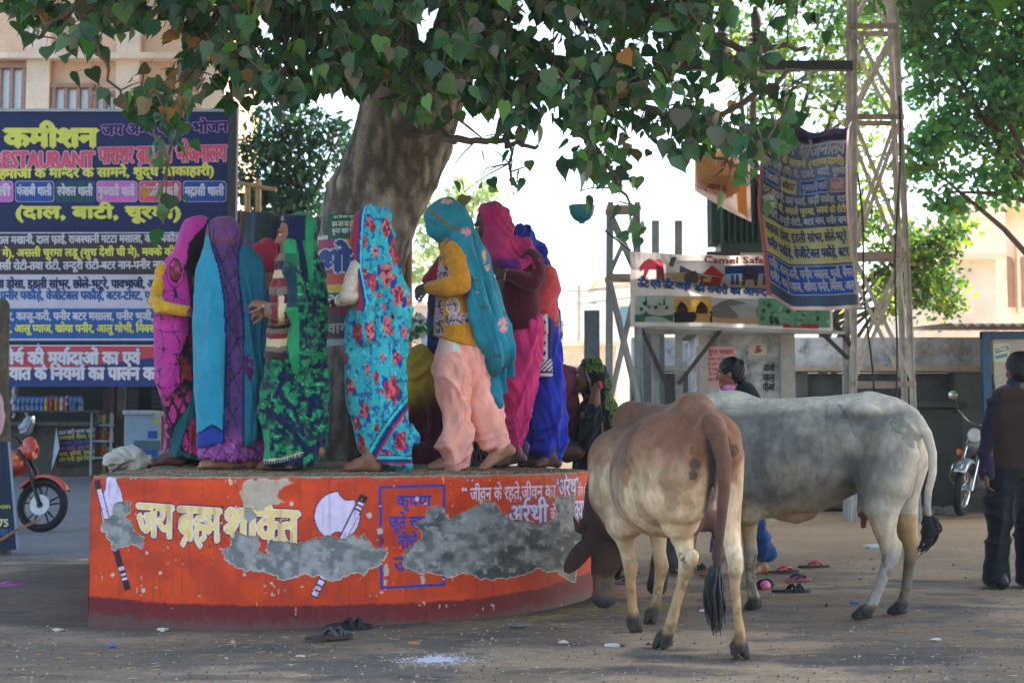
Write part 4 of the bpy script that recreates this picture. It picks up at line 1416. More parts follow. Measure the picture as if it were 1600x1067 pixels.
 # stacked dark sheets beside the post
 for k_, (u0, u1, vt, lab) in enumerate([(913, 938, 484, 'narrow dark grey sheet standing on end left of the lattice post'), (1003, 1040, 505, 'blue black sheet leaning behind the lattice post')]):
  a, b = W(u0, vt, d + .8), W(u1, 640, d + .8)
  o = MB().box(((a[0] + b[0]) / 2, d + .9, a[2] / 2), ((b[0] - a[0]) / 2, .03, a[2] / 2)).build('metal_sheet', mat('slate_sheet', S(96, 112, 120), .5, var=.3), None)
  tag(o, lab, 'metal sheet')
 # cables
 mb = MB()
 for a, b, sag in (((1405, 150), (1398, 640), 0), ((1340, 270), (1365, 640), .0)):
  pts = [W(a[0] + (b[0] - a[0]) * t + 3 * math.sin(t * 9), a[1] + (b[1] - a[1]) * t, d - .08) for t in np.linspace(0, 1, 14)]
  mb.tube(pts, .014, 6)
 tag(mb.build('power_cable', mat('black_rubber', S(30, 34, 38), .6, bmp=0), None, smooth=True), 'dark cables running down the lattice pylon', 'cable')
pylon()
def utility_poles():
 for (u, vt, d, arms, lab) in ((905, 445, 60, ((455, 22), (474, 28)), 'distant pale electric pole with crossarms beyond the blue dupatta woman'), (878, 500, 75, ((508, 10),), 'thin distant pole left of the electric pole')):
  root = thing('electric_pole', lab, 'pole', (W(u, 700, d)[0], d, 0), 'distant poles in the bright street')
  m = mat('pole_concrete', S(170, 164, 156), .85)
  MB().tube([W(u, 700, d) * [1, 1, 0], W(u, vt, d)], [.14, .09], 8).build('pole', m, root, smooth=True)
  for v, hw in arms:
   a, b = W(u - hw, v, d - .12), W(u + hw, v, d - .12)
   MB().bar(a, b, .08, .08).build('crossarm', m, root)
 mb = MB()
 for v0, v1 in ((455, 420), (474, 452), (456, 436)):
  P0, P1 = W(905, v0, 60), W(1330, v1 - 60, 60)
  mb.tube([P0 + (P1 - P0) * t - np.array([0, 0, 1.2 * t * (1 - t)]) for t in np.linspace(0, 1, 12)], .018, 4)
 tag(mb.build('overhead_wires', mat('black_rubber', S(30, 34, 38)), None), 'thin overhead wires leaving the distant electric pole', 'wire')
utility_poles()
def booth():
 d = 20.0
 root = thing('concrete_booth', 'grey limewashed concrete booth with flat slab roof and pasted posters', 'booth', (W(1160, 700, d)[0], d, 0))
 m, nt, b = nmat('booth_limewash')
 p = opos(nt)
 c = ramp(nt, noise(nt, 3.4, 7, .74, p), [(.34, S(96, 106, 114)), (.46, S(150, 160, 168)), (.64, S(204, 210, 214))])
 nt.links.new(c, b.inputs['Base Color']); b.inputs['Roughness'].default_value = .9
 bump(nt, b, noise(nt, 20, 6, .7, p), .5, .02)
 x0, x1, zt = W(1086, 0, d)[0], W(1232, 0, d)[0], W(0, 522, d)[2]
 MB().box(((x0 + x1) / 2, d + .6, zt / 2), ((x1 - x0) / 2, .6, zt / 2)).build('wall', m, root)
 MB().box((x1 - .10, d - .03, zt / 2), (.10, .06, zt / 2 - .01)).box((x0 + .06, d - .03, zt / 2), (.06, .06, zt / 2 - .01)).build('pilaster', mat('booth_pilaster', S(176, 178, 174), .85, var=.3, vscale=4), root)
 xr0, xr1 = W(1072, 0, d - .25)[0], W(1236, 0, d - .25)[0]
 MB().box(((xr0 + xr1) / 2, d + .5, zt + .06), ((xr1 - xr0) / 2, .8, .058)).build('roof', mat('roof_slab', S(150, 138, 124), .9, var=.3, vscale=4, bmp=.4), root, bevel=.01)
 pn = Panel(d - .004)
 pink, ink = paint(222, 170, 184), paint(168, 52, 70)
 pn.rect(1088, 541, 1148, 602, pink, 1)
 pn.text('शिव गुप्त भण्डार'.replace('प्', 'प~').replace('ण्', 'ण~'), 1091, 1145, 553, 6, ink, 2, .04)
 for k_, t in enumerate(('सभी प्रकार का सामान', 'मिलने का स्थान', 'सुबह से शाम तक', 'सामने मन्दिर के', 'पधारिये')):
  t = t.replace('प्', 'प').replace('स्', 'स~').replace('न्', 'न~')
  pn.text(t, 1094, 1142 - (k_ % 3) * 5, 563 + k_ * 8, 4, ink, 2, .02)
 pn.rect(1090, 604, 1120, 622, paint(196, 196, 198), 1)
 pn.rect(1122, 600, 1143, 621, paint(206, 204, 202), 1)
 o = pn.build('pink_poster', root)
 pn = Panel(d - .004)
 pn.rect(1170, 538, 1198, 559, paint(206, 202, 196), 1)
 pn.rect(1171, 556, 1198, 558, paint(180, 150, 140), 2)
 pn.text('ॐ', 1178, 1190, 553, 9, paint(150, 46, 46), 2, .05)
 pn.build('white_notice', root)
 pn = Panel(d - .004)
 for k_, t in enumerate(('आओ', 'जल', 'पीओ')):
  pn.text(t, 1192, 1210, 580 + 15 * k_, 10, paint(44, 48, 56), 1, .06)
 pn.build('stencil', root)
booth()
def blue_kiosk():
 d = 20.8
 root = thing('blue_kiosk', 'blue framed street kiosk under a corrugated sheet roof behind the standing man', 'kiosk', (W(1580, 700, d)[0], d, 0))
 bl = mat('blue_enamel', S(38, 84, 128), .45, var=.3, vscale=4, bmp=.08)
 z = lambda v: W(0, v, d)[2]
 x0, x1 = W(1526, 0, d)[0], W(1760, 0, d)[0]
 for x in (x0, x1):
  for y in (d, d + 1.4):
   MB().box((x, y, z(520) / 2), (.06, .06, z(520) / 2)).build('post', bl, root)
 MB().box(((x0 + x1) / 2, d, z(524)), ((x1 - x0) / 2 + .06, .065, .055)).build('top_rail', bl, root)
 MB().box(((x0 + x1) / 2 + .03, d + .05, (z(600) + z(530)) / 2), ((x1 - x0) / 2 - .1, .015, (z(530) - z(600)) / 2)).build('upper_panel', mat('cream_enamel', S(176, 182, 178), .5, var=.25, vscale=3), root)
 MB().box(((x0 + x1) / 2 + .03, d + .08, z(608) / 2), ((x1 - x0) / 2 - .1, .015, z(608) / 2)).build('lower_panel', mat('faded_blue_panel', S(128, 146, 150), .5, var=.3, vscale=3), root)
 MB().box(((x0 + x1) / 2 + .03, d + .02, z(604)), ((x1 - x0) / 2 - .1, .03, .035)).build('sill', mat('cream_enamel', S(176, 182, 178)), root)
 n = 90
 xa, xb = W(1474, 0, d - .5)[0], x1 + .4
 V = []
 for j, (y, zz) in enumerate(((d - .55, z(512)), (d + 1.8, z(498)))):
  for k_ in range(n + 1):
   x = xa + (xb - xa) * k_ / n
   V.append((x, y, zz + .022 * math.cos(k_ * math.pi / 2.0)))
 V += [(a, b, c - .012) for a, b, c in V]
 m2 = 2 * (n + 1)
 Fc = [(k_, k_ + 1, n + 2 + k_, n + 1 + k_) for k_ in range(n)] + [(m2 + k_ + 1, m2 + k_, m2 + n + 1 + k_, m2 + n + 2 + k_) for k_ in range(n)] + [(k_, m2 + k_, m2 + k_ + 1, k_ + 1) for k_ in range(n)]
 mk('roof', V, Fc, mat('corrugated_zinc', S(178, 166, 156), .5, metal=.3, var=.3, vscale=3), root, smooth=False)
 pn = Panel(d + .03)
 pn.rrect(1552, 536, 1578, 566, 4, paint(196, 206, 196), 1)
 pn.poly([(1554, 545), (1574, 540), (1577, 546), (1556, 552)], paint(40, 130, 170), 2)
 pn.poly([(1555, 556), (1574, 552), (1574, 557), (1556, 561)], paint(50, 150, 180), 2)
 pn.text('Clean', 1556, 1573, 549, 5, paint(220, 226, 226), 3, .04, skew=-3)
 pn.build('sticker', root)
blue_kiosk()
# ------------------------------------------------------------------ tarpaulin and poles left of the trunk
def tarp():
 d = 24
 root = thing('tarpaulin_stall', 'dark grey green tarpaulin stall on wooden poles behind the women', 'stall', (W(440, 700, d)[0], d, 0))
 nu, nv = 40, 16
 V = []
 for j in range(nv + 1):
  for i in range(nu + 1):
   u, v = 368 + 270 * i / nu, 328 + 120 * j / nv + (6 * math.sin(i / nu * math.pi) if j == 0 else 0)
   p = W(u, v, d)
   V.append(p + [0, .10 * math.sin(i * .8 + j * .15) + .05 * math.sin(i * 2.1), -.06 * math.sin(i / nu * math.pi)])
 Fc = [(j * (nu + 1) + i, (j + 1) * (nu + 1) + i, (j + 1) * (nu + 1) + i + 1, j * (nu + 1) + i + 1) for j in range(nv) for i in range(nu)]
 mk('tarpaulin', V, Fc, mat('tarp_cloth', S(66, 80, 84), .7, var=.3, vscale=2, bmp=.2), root)
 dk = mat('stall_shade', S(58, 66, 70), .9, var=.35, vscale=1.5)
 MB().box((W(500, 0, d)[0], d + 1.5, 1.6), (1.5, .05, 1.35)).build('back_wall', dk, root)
 for u in (378, 640):
  MB().tube([W(u, 700, d + .1) * [1, 1, 0], W(u, 330, d + .1)], .05, 8).build('post', mat('raw_wood', S(150, 112, 74), .8, var=.3), root, smooth=True)
 MB().tube([W(398, 415, d - .3), W(450, 402, d - .3)], .012, 6).build('rail', mat('pale_rail', S(170, 176, 178), .5), root)
 for k_, (u, v0, v1, lab) in enumerate(((386, 330, 290, 'short upright bamboo pole rising left above the tarpaulin'), (403, 330, 283, 'upright bamboo pole rising right above the tarpaulin'))):
  o = MB().tube([W(u, v0 + 60, d + .2), W(u + 1, v1, d + .2)], .05, 8).build('bamboo_pole', mat('bamboo', S(196, 156, 104), .6, var=.25), None, smooth=True)
  tag(o, lab, 'pole', 'bamboo poles over the tarpaulin')
 o = MB().tube([W(372, 286, d + .1), W(432, 297, d + .1)], .035, 8).build('bamboo_pole', mat('bamboo', S(196, 156, 104)), None, smooth=True)
 tag(o, 'slanting bamboo pole tied across the two upright ones', 'pole', 'bamboo poles over the tarpaulin')
tarp()
# ------------------------------------------------------------------ restaurant billboard
def H(t):
 """conjunct marks: half forms for the common pairs"""
 for c in 'सनमयतवबलचजणथधपभषशगघख':
  t = t.replace(c + '्', c + '~')
 return t.replace('क्', 'क~')
def billboard():
 d = 20
 root = thing('billboard', 'big blue restaurant billboard with yellow and white Hindi lettering', 'billboard', (W(140, 700, d)[0], d, .25))
 z = lambda v: W(0, v, d)[2]
 navy, blue, yel, pinkw, red = paint(4, 32, 84), paint(16, 78, 158), paint(222, 222, 92), paint(214, 190, 210), paint(214, 84, 108)
 white, brown, grey, sky_, mag, grn, dkb = paint(206, 206, 214), paint(58, 50, 54), paint(196, 200, 212), paint(26, 88, 158), paint(206, 110, 190), paint(14, 78, 84), paint(6, 26, 76)
 lil = paint(192, 140, 208)
 # board
 x0, x1 = W(-330, 0, d)[0], W(372, 0, d)[0]
 MB().box(((x0 + x1) / 2, d + .06, (z(175) + z(536)) / 2), ((x1 - x0) / 2, .05, (z(175) - z(536)) / 2)).build('board', navy, root)
 fr = mat('dark_steel', S(58, 60, 62), .6)
 MB().box((W(368, 0, d)[0], d + .0, (z(172) + z(700)) / 2 - .2), (.06, .08, (z(172) - z(700)) / 2 + .3)).build('right_post', fr, root)
 MB().bar((x0, d, z(173)), (x1, d, z(173)), .05, .04).build('top_rail', mat('pale_rail', S(170, 176, 178)), root)
 for u in (-200, -2):
  MB().box((W(u, 0, d)[0], d + .16, z(540) / 2), (.05, .05, z(540) / 2)).build('post', fr, root)
 p = Panel(d)
 L = -330
 p.rect(L, 176, 362, 352, navy, 1)
 p.text('राजस्थानी कमीशन'.replace('स्', 'स~'), -185, 152, 230, 27, yel, 4, .075)
 p.text('जय अम्बे पवित्र भोजन'.replace('म्', 'म~').replace('त्र', 'त&'), 160, 356, 212, 15, dkb, 4, .05, edge=lil, ebold=.10, skew=-6)
 p.text('VEG. RESTAURANT', -72, 148, 262, 22, red, 4, .075, edge=pinkw, ebold=.12)
 p.text(H('पाराशर ब&ाह~मण भोजनालय').replace('ब&ा', 'ब&ा'), 155, 354, 256, 24, red, 4, .07, edge=pinkw, ebold=.12, skew=-4)
 p.text(H('(ब&ह~माजी के मन्दिर के सामने, शुद्ध शाकाहारी)'), -20, 335, 279, 13, yel, 4, .06, skew=-5)
 for u0, u1, bg, t in ((-70, 21, mag, 'राज थाली'), (24, 85, blue, 'पंजाबी थाली'), (87, 149, grn, H('स्पेशल थाली')), (151, 215, mag, 'गुजराती थाली'), (217, 283, red, 'बंगाली थाली'), (286, 354, blue, H('मद&ासी थाली'))):
  p.rrect(u0, 283, u1, 316, 5, pinkw if bg is not grn else sky_, 2)
  p.rrect(u0 + .8, 283.8, u1 - .8, 315.2, 5, bg, 3)
  p.text(t, u0 + 3, u1 - 4, 306, 13, white, 5, .055)
 p.text('(दाल, बाटी, चूरमा)', 24, 284, 341, 17, yel, 4, .075)
 p.rect(L, 352, 362, 363, dkb, 1)
 p.rect(L, 363, 345, 429, grey, 1)
 p.rect(L, 365, 345, 429, brown, 2)
 p.text(H('दाल तड़का-दाल मखानी, दाल फ&ाई, राजस्थानी गट्टा मसाला, कड़ी पकौड़ा').replace('ट्', 'ट'), -62, 284, 382, 11, white, 4, .045, skew=-4)
 p.text(H('(शुद्ध देशी घी मे), असली चूरमा लड्डू (शुद्ध देशी घी मे), मक्के की रोटी').replace('द्ध', 'ध').replace('ड्ड', 'ड'), -70, 300, 402, 11, yel, 4, .045, skew=-3)
 p.text(H('रोटी-मिस्सी रोटी-तवा रोटी, तन्दूरी रोटी-बटर नान-पनीर नान, लच्छा पराठा'), -40, 330, 422, 11, white, 4, .045, skew=-3)
 p.rect(L, 429, 345, 480, grey, 1)
 p.rect(L, 432, 345, 480, paint(198, 196, 210), 2)
 p.text(H('मसाला डोसा, इडली सांभर, छोले-भटूरे, पावभाजी, आलू-टिक्की चाट'), -30, 320, 450, 12, dkb, 4, .06)
 p.text(H('पनीर पकौड़े, वेजीटेबल पकौड़े, बटर-टोस्ट, पूड़ी भाजी, सैंडविच'), 1, 330, 468, 12, sky_, 4, .06)
 p.rect(L, 480, 345, 529, grey, 1)
 p.rect(L, 482, 345, 529, sky_, 2)
 p.text(H('शाही पनीर, काजू-करी, पनीर बटर मसाला, पनीर भुर्जी, बैंगन भरता').replace('भुर्जी', 'भुजी'), -36, 300, 500, 11, white, 4, .05)
 p.text(H('मटर पनीर, आलू प्याज, खोया पनीर, आलू गोभी, मिक्स वेज सब्जी'), -36, 300, 519, 11, yel, 4, .05)
 p.rect(L, 529, 345, 532, grey, 2)
 p.rect(L, 532, 362, 537, dkb, 1)
 p.build('menu_panel', root)
 # lower cloth banner
 d2 = 19.85
 ban = thing('pilgrim_banner', 'red and blue cloth banner with white Hindi lines tied under the billboard', 'banner', (W(120, 700, d2)[0], d2, z(602)))
 q = Panel(d2)
 rd, nb, wt = paint(204, 62, 74), paint(20, 56, 118), paint(214, 208, 216)
 q.rect(L, 540, 300, 604, nb, 1, nu=30)
 q.poly([(L, 542), (248, 541), (262, 556), (150, 570), (60, 576), (L, 581)], rd, 2)
 q.rect(L, 539, 300, 541, wt, 2)
 q.text(H('तीर्थ की मर्यादाओं का एवं').replace('र्थ', 'थ^').replace('र्या', 'या^'), 2, 219, 569, 18, wt, 4, .07, edge=nb, ebold=.10)
 q.text(H('यातायात के नियमों का पालन करें'), -24, 252, 593, 18, wt, 4, .07)
 q.build('cloth', ban)
 for u in (60, 250):
  MB().tube([W(u, 536, d2 + .02), W(u, 542, d2 + .02)], .008, 5).build('tie', wt, ban)
billboard()
def lit(o):
 """thin cloth lets the light behind it through"""
 for s_ in o.material_slots:
  nm = s_.material.name + '_cloth'
  if nm not in MATS:
   m = s_.material.copy(); m.name = nm; nt = m.node_tree
   b = nt.nodes['Principled BSDF']
   tr = addn(nt, 'ShaderNodeBsdfTranslucent'); ms = addn(nt, 'ShaderNodeMixShader')
   nt.links.new(b.inputs['Base Color'].links[0].from_socket, tr.inputs[0])
   ms.inputs[0].default_value = .5
   nt.links.new(b.outputs[0], ms.inputs[1]); nt.links.new(tr.outputs[0], ms.inputs[2])
   nt.links.new(ms.outputs[0], nt.nodes['Material Output'].inputs[0])
   MATS[nm] = m
  o.data.materials[s_.slot_index] = MATS[nm]
# ------------------------------------------------------------------ camel ride banner
def camel_banner():
 d = 18.6
 root = thing('camel_banner', 'wide camel ride banner with photo panels and blue Hindi line', 'banner', (W(1100, 700, d)[0], d, W(0, 510, d)[2]))
 def fn(u, v, off):
  t = (u - 985) / 250
  sag = 7 * math.sin(max(0, min(1, t)) * math.pi) * (1 if v < 450 else .3)
  p = W(u, v + sag * (1 - (v - 390) / 140) + 10 * max(0, t - .5), d)
  p[1] += .03 * math.sin(u * .09) + .02 * math.sin(v * .12 + u * .03) - off * 4
  return p
 p = Panel(d, fn)
 white, sand, skyb, dune, green = paint(212, 204, 200), paint(196, 172, 140), paint(140, 170, 200), paint(150, 120, 90), paint(60, 120, 80)
 p.rect(985, 392, 1300, 510, white, 1, nu=40, nv=8)
 p.rect(1040, 402, 1132, 444, paint(188, 190, 196), 2, nu=12, nv=3)
 p.poly([(1000, 444), (1040, 424), (1080, 420), (1132, 426), (1132, 446), (1000, 446)], sand, 3)
 p.poly([(1062, 410), (1085, 420), (1100, 426), (1062, 422)], paint(70, 96, 130), 3)
 # red camel
 p.poly([(998, 418), (1005, 408), (1014, 402), (1022, 405), (1030, 402), (1036, 412), (1034, 436), (1031, 436), (1029, 420), (1014, 420), (1007, 436), (1004, 436), (1006, 420), (1000, 424)], paint(190, 70, 90), 4)
 p.poly([(1024, 412), (1036, 416), (1038, 440), (1034, 440), (1033, 424), (1028, 440), (1025, 440)], paint(120, 60, 80), 5)
 p.poly([(1044, 412), (1048, 398), (1058, 397), (1054, 404), (1051, 414)], paint(70, 76, 70), 4)
 # red tent cart
 p.poly([(1096, 424), (1112, 409), (1126, 420), (1132, 424), (1128, 428)], paint(176, 40, 50), 5)
 p.poly([(1092, 426), (1128, 428), (1124, 446), (1094, 442)], paint(150, 36, 44), 4)
 p.poly([(1097, 432), (1112, 428), (1108, 438), (1098, 437)], paint(190, 170, 90), 5)
 p.poly([(1066, 424), (1086, 418), (1092, 430), (1088, 440), (1070, 436)], paint(96, 84, 70), 4)
 p.rect(1132, 408, 1240, 446, skyb, 2, nu=10, nv=3)
 p.rect(1133, 409, 1240, 422, paint(26, 70, 140), 3, nu=10)
 p.rect(1133, 434, 1240, 446, sand, 3, nu=10)
 p.poly([(1158, 420), (1172, 411), (1184, 420), (1182, 442), (1178, 442), (1176, 432), (1164, 432), (1162, 442), (1158, 442)], paint(80, 50, 48), 4)
 for u in (1142, 1149, 1192, 1200):
  p.poly([(u, 424), (u + 4, 423), (u + 5, 440), (u - 1, 440)], paint(50, 70, 96), 4)
 p.text('Camel Safari', 1098, 1206, 405, 9, paint(170, 50, 60), 4, .05)
 p.text('ऊँट एवं ऊँट गाड़ी', 996, 1078, 448, 12, paint(26, 96, 170), 6, .075, skew=3)
 p.text(H('की सवारी का आनन्द'), 1084, 1197, 456, 13, paint(26, 96, 170), 6, .075, skew=4)
 # lower row of pictures
 p.rect(992, 462, 1052, 503, paint(176, 196, 190), 2, nu=8, nv=3)
 p.poly([(992, 492), (1010, 490), (1030, 494), (1052, 491), (1052, 503), (992, 503)], green, 3)
 for u in (1008, 1036):
  p.poly([(u - 1, 478), (u + 1, 460), (u + 3, 478)], paint(44, 70, 70), 4)
 for k_ in range(14):
  u, v = random.uniform(996, 1046), random.uniform(472, 490)
  p.poly([(u, v), (u + 4, v - 3), (u + 7, v + 1), (u + 3, v + 4)], random.choice([paint(100, 150, 130), paint(206, 190, 190), paint(60, 80, 80)]), 4)
 p.rect(1053, 462, 1112, 504, paint(220, 180, 90), 2, nu=8, nv=3)
 p.rect(1053, 462, 1112, 468, paint(206, 196, 170), 3, nu=8)
 dk = paint(44, 44, 48)
 p.poly([(1053, 488), (1112, 486), (1112, 504), (1053, 504)], dk, 3)
 for u in (1066, 1096):
  p.poly([(u - 10, 490), (u - 8, 478), (u - 2, 471), (u + 4, 474), (u + 9, 482), (u + 8, 490)], paint(86, 44, 30), 4)
  p.poly([(u - 8, 478), (u - 2, 470), (u + 4, 474), (u + 6, 480), (u - 4, 481)], dk, 5)
 p.rect(1112, 464, 1184, 504, paint(186, 196, 204), 2, nu=8, nv=3)
 p.poly([(1112, 480), (1126, 470), (1142, 465), (1160, 470), (1184, 478), (1184, 496), (1112, 496)], paint(140, 132, 128), 3)
 p.rect(1112, 494, 1184, 504, sand, 4, nu=8)
 p.rect(1184, 462, 1296, 505, paint(110, 170, 140), 2, nu=12, nv=3)
 for k_ in range(40):
  u, v = random.uniform(1186, 1290), random.uniform(466, 500)
  p.poly([(u, v), (u + 5, v - 4), (u + 8, v + 2), (u + 3, v + 5)], random.choice([green, paint(150, 196, 170), paint(40, 90, 66), paint(90, 150, 110)]), 4)
 p.poly([(1222, 502), (1278, 500), (1278, 507), (1222, 508)], paint(190, 44, 50), 5)
 lit(p.build('cloth', root))
 MB().tube([W(985, 391, d + .03), W(960, 372, d + .3), W(945, 360, d + .3)], .014, 6).build('rope', mat('black_rubber', S(30, 34, 38)), root, smooth=True)
 o = MB().bar(W(1000, 510, d + .06), W(1320, 520, d + .06), .04, .04).build('batten', mat('pale_rail', S(170, 176, 178)), root)
camel_banner()
# ------------------------------------------------------------------ billowing menu banner
def menu_banner():
 d = 17.6
 root = thing('menu_banner', 'billowing blue and yellow menu banner hanging beside the lattice pylon', 'banner', (W(1262, 700, d)[0], d, W(0, 485, d)[2]))
 # sheet coordinates s,t in 0..1 ; edges measured on the photo
 Lx = lambda t: np.interp(t, [0, .15, .5, 1], [1228, 1196, 1191, 1204])
 Rx = lambda t: np.interp(t, [0, .5, .8, 1], [1320, 1320, 1326, 1334])
 Ty = lambda s: np.interp(s, [0, .3, .6, 1], [172, 192, 204, 207])
 By = lambda s: np.interp(s, [0, .3, .6, 1], [460, 482, 488, 487])
 def fn(s_, t, off):
  u = Lx(t) + (Rx(t) - Lx(t)) * s_
  v = Ty(s_) + (By(s_) - Ty(s_)) * t
  p = W(u, v, d)
  p[1] += .28 * math.sin(s_ * 4.6 + t * .8) + .05 * math.sin(s_ * 15 + t * 3) + .10 * math.sin(t * 5) - off
  return p
 P = Panel(d, fn)
 R = lambda s0, t0, s1, t1, m, ly: P.rect(s0, t0, s1, t1, m, ly, nu=max(2, int((s1 - s0) * 26)), nv=max(1, int((t1 - t0) * 26)))
 navy, dk, yel, blue, pk, wh, pur = paint(34, 78, 168), paint(72, 98, 130), paint(248, 242, 172), paint(40, 110, 214), paint(224, 150, 160), paint(230, 232, 238), paint(64, 62, 96)
 R(0, 0, 1, 1, paint(190, 170, 172), 0)
 R(.03, .03, .97, .98, dk, 1)
 R(.03, 0, .97, .06, pur, 2)
 def T(t, s0, s1, tb, h, m, ly=4, b=.05):
  # baseline tb, height h in sheet units
  V, Fc, w = layout(H(t))
  ks, kt = (s1 - s0) / w, h / .62
  for i, (dx, dy) in enumerate(shifts(b)):
   P.put([(s0 + (a + dx) * ks, tb - b_ * kt - dy * ks * .6) for a, b_ in V], Fc, ly + i * .05, m)
 T('पाराशर भोजनालय', .05, .95, .135, .065, wh)
 T('मन्दिर के सामने (शाकाहारी)', .05, .95, .19, .034, yel)
 T('शुद्ध देशी (घी) में, दाल, बाटी, चूरमा'.replace('द्ध', 'ध'), .04, .96, .245, .034, wh)
 for s0, s1, bg, t in ((.03, .25, blue, 'पंजाबी'), (.27, .47, yel, 'स्पेशल'), (.50, .78, blue, 'गुजराती थाली'), (.80, .96, pk, 'मद&ासी')):
  R(s0, .265, s1, .345, wh, 2); R(s0 + .008, .27, s1 - .008, .34, bg, 3)
  T(t, s0 + .02, s1 - .02, .325, .034, wh if bg is not yel else dk, 5)
 T('दाल मखानी, दाल फ&ाई, कड़ी पकौड़ा, गट्टा'.replace('ट्ट', 'ट'), .04, .96, .40, .034, wh)
 T('शुद्ध देशी घी, असली चूरमा, मक्के की रोटी'.replace('द्ध', 'ध'), .04, .96, .46, .034, yel)
 T('तवा रोटी, तन्दूरी रोटी, बटर नान, पनीर नान', .04, .96, .52, .034, wh)
 R(.03, .54, .97, .745, yel, 2)
 T('मसाला डोसा, इडली सांभर, छोले-भटूरे', .06, .94, .62, .048, dk)
 T('पनीर पकौड़े, वेजीटेबल पकौड़े, बटर', .06, .94, .71, .048, navy)
 R(.03, .755, .97, .92, wh, 2); R(.035, .76, .965, .915, blue, 3)
 T('पनीर, काजू-करी, पनीर मसाला, भुजी, बैंगन', .05, .95, .825, .044, wh, 5)
 T('पनीर, आलू प्याज, खोया पनीर, मिक्स, आलू', .05, .95, .895, .044, wh, 5)
 R(-.03, .1, .03, 1, paint(186, 110, 104), 3)
 o = P.build('cloth', root); lit(o)
 mb = MB()
 mb.tube([fn(.98, 0, 0), W(1330, 190, 19)], .012, 5).tube([fn(.98, 1, 0), W(1352, 470, 19)], .012, 5).tube([fn(0, 0.02, 0), W(1228, 104, 19)], .012, 5)
 mb.build('ropes', mat('black_rubber', S(30, 34, 38)), root)
menu_banner()
def orange_banner():
 d = 18.2
 root = thing('orange_banner', 'torn orange and white banner hanging in front of the transformer', 'banner', (W(1135, 700, d)[0], d, W(0, 345, d)[2]))
 def fn(u, v, off):
  p = W(u, v, d)
  p[1] += .06 * math.sin(u * .12 + v * .05) - off
  return p
 p = Panel(d, fn)
 p.poly([(1085, 232), (1172, 226), (1175, 346), (1140, 330), (1086, 298)], paint(212, 190, 184), 1)
 p.poly([(1086, 240), (1150, 234), (1156, 300), (1130, 312), (1090, 292)], paint(206, 160, 110), 2)
 p.poly([(1150, 280), (1166, 278), (1168, 340), (1152, 332)], paint(212, 150, 70), 3)
 p.poly([(1088, 262), (1140, 275), (1148, 300), (1090, 285)], paint(214, 184, 120), 3)
 p.text(H('स्वागत है'), 1096, 1146, 258, 9, paint(170, 60, 120), 4, .06, skew=6)
 p.text(H('पुष्कर मेला'), 1096, 1148, 292, 8, paint(150, 60, 60), 4, .05, skew=14)
 lit(p.build('cloth', root))
 MB().tube([W(1090, 236, d), W(1078, 110, 19)], .01, 5).tube([W(1170, 230, d), W(1165, 110, 19)], .01, 5).build('ropes', mat('black_rubber', S(30, 34, 38)), root)
orange_banner()
# ------------------------------------------------------------------ posters on the trunk
def trunk_posters():
 d = 9.74
 def fn(u, v, off):
  q = (u - 548) / 72
  p = W(u, v, d)
  p[1] += .20 * q * q - off
  return p
 p = Panel(d, fn)
 g, w, = paint(12, 88, 66), paint(206, 214, 206)
 p.rect(511, 334, 585, 374, g, 1, nu=10)
 p.text('वन विभाग राजस्थान'.replace('स्', 'स~'), 521, 566, 341, 4, w, 3, .03)
 p.text('जन-जन का हो एक ही नारा', 518, 580, 354, 8, w, 3, .05)
 p.text('सुन्दर शहर का पर्व हमारा'.replace('न्', 'न~').replace('र्व', 'व^'), 518, 580, 364, 7, w, 3, .05)
 tag(p.build('green_plaque', None), 'small green plaque with white Hindi lines fixed high on the trunk', 'plaque')
 p = Panel(d - .02, fn)
 gy, mag, org, blue, yel, dk, mar = paint(196, 190, 194), paint(150, 50, 92), paint(200, 120, 50), paint(26, 62, 130), paint(196, 170, 60), paint(60, 52, 56), paint(110, 36, 52)
 p.rect(493, 366, 590, 540, gy, 0, nu=12)
 p.rect(494, 372, 588, 452, mag, 1, nu=12)
 p.rect(536, 373, 588, 440, org, 2, nu=8)
 p.rect(494, 426, 560, 452, paint(186, 80, 60), 3, nu=8)
 p.rect(500, 444, 588, 457, yel, 4, nu=12)
 p.rect(494, 456, 588, 464, paint(30, 100, 80), 4, nu=10)
 p.text('भोज', 497, 588, 424, 32, blue, 6, .07, edge=gy, ebold=.12)
 p.rect(494, 464, 588, 490, mar, 4, nu=10)
 p.text('सोमवार', 498, 580, 478, 12, gy, 6, .05)
 p.rect(494, 489, 588, 530, dk, 4, nu=10)
 p.text('स्वागत है'.replace('स्', 'स~'), 500, 580, 520, 14, paint(150, 140, 140), 6, .05)
 p.rect(494, 528, 588, 540, paint(150, 150, 156), 4, nu=10)
 tag(p.build('poster', None), 'large colourful paper poster with a blue Hindi word wrapped on the trunk', 'poster')
trunk_posters()
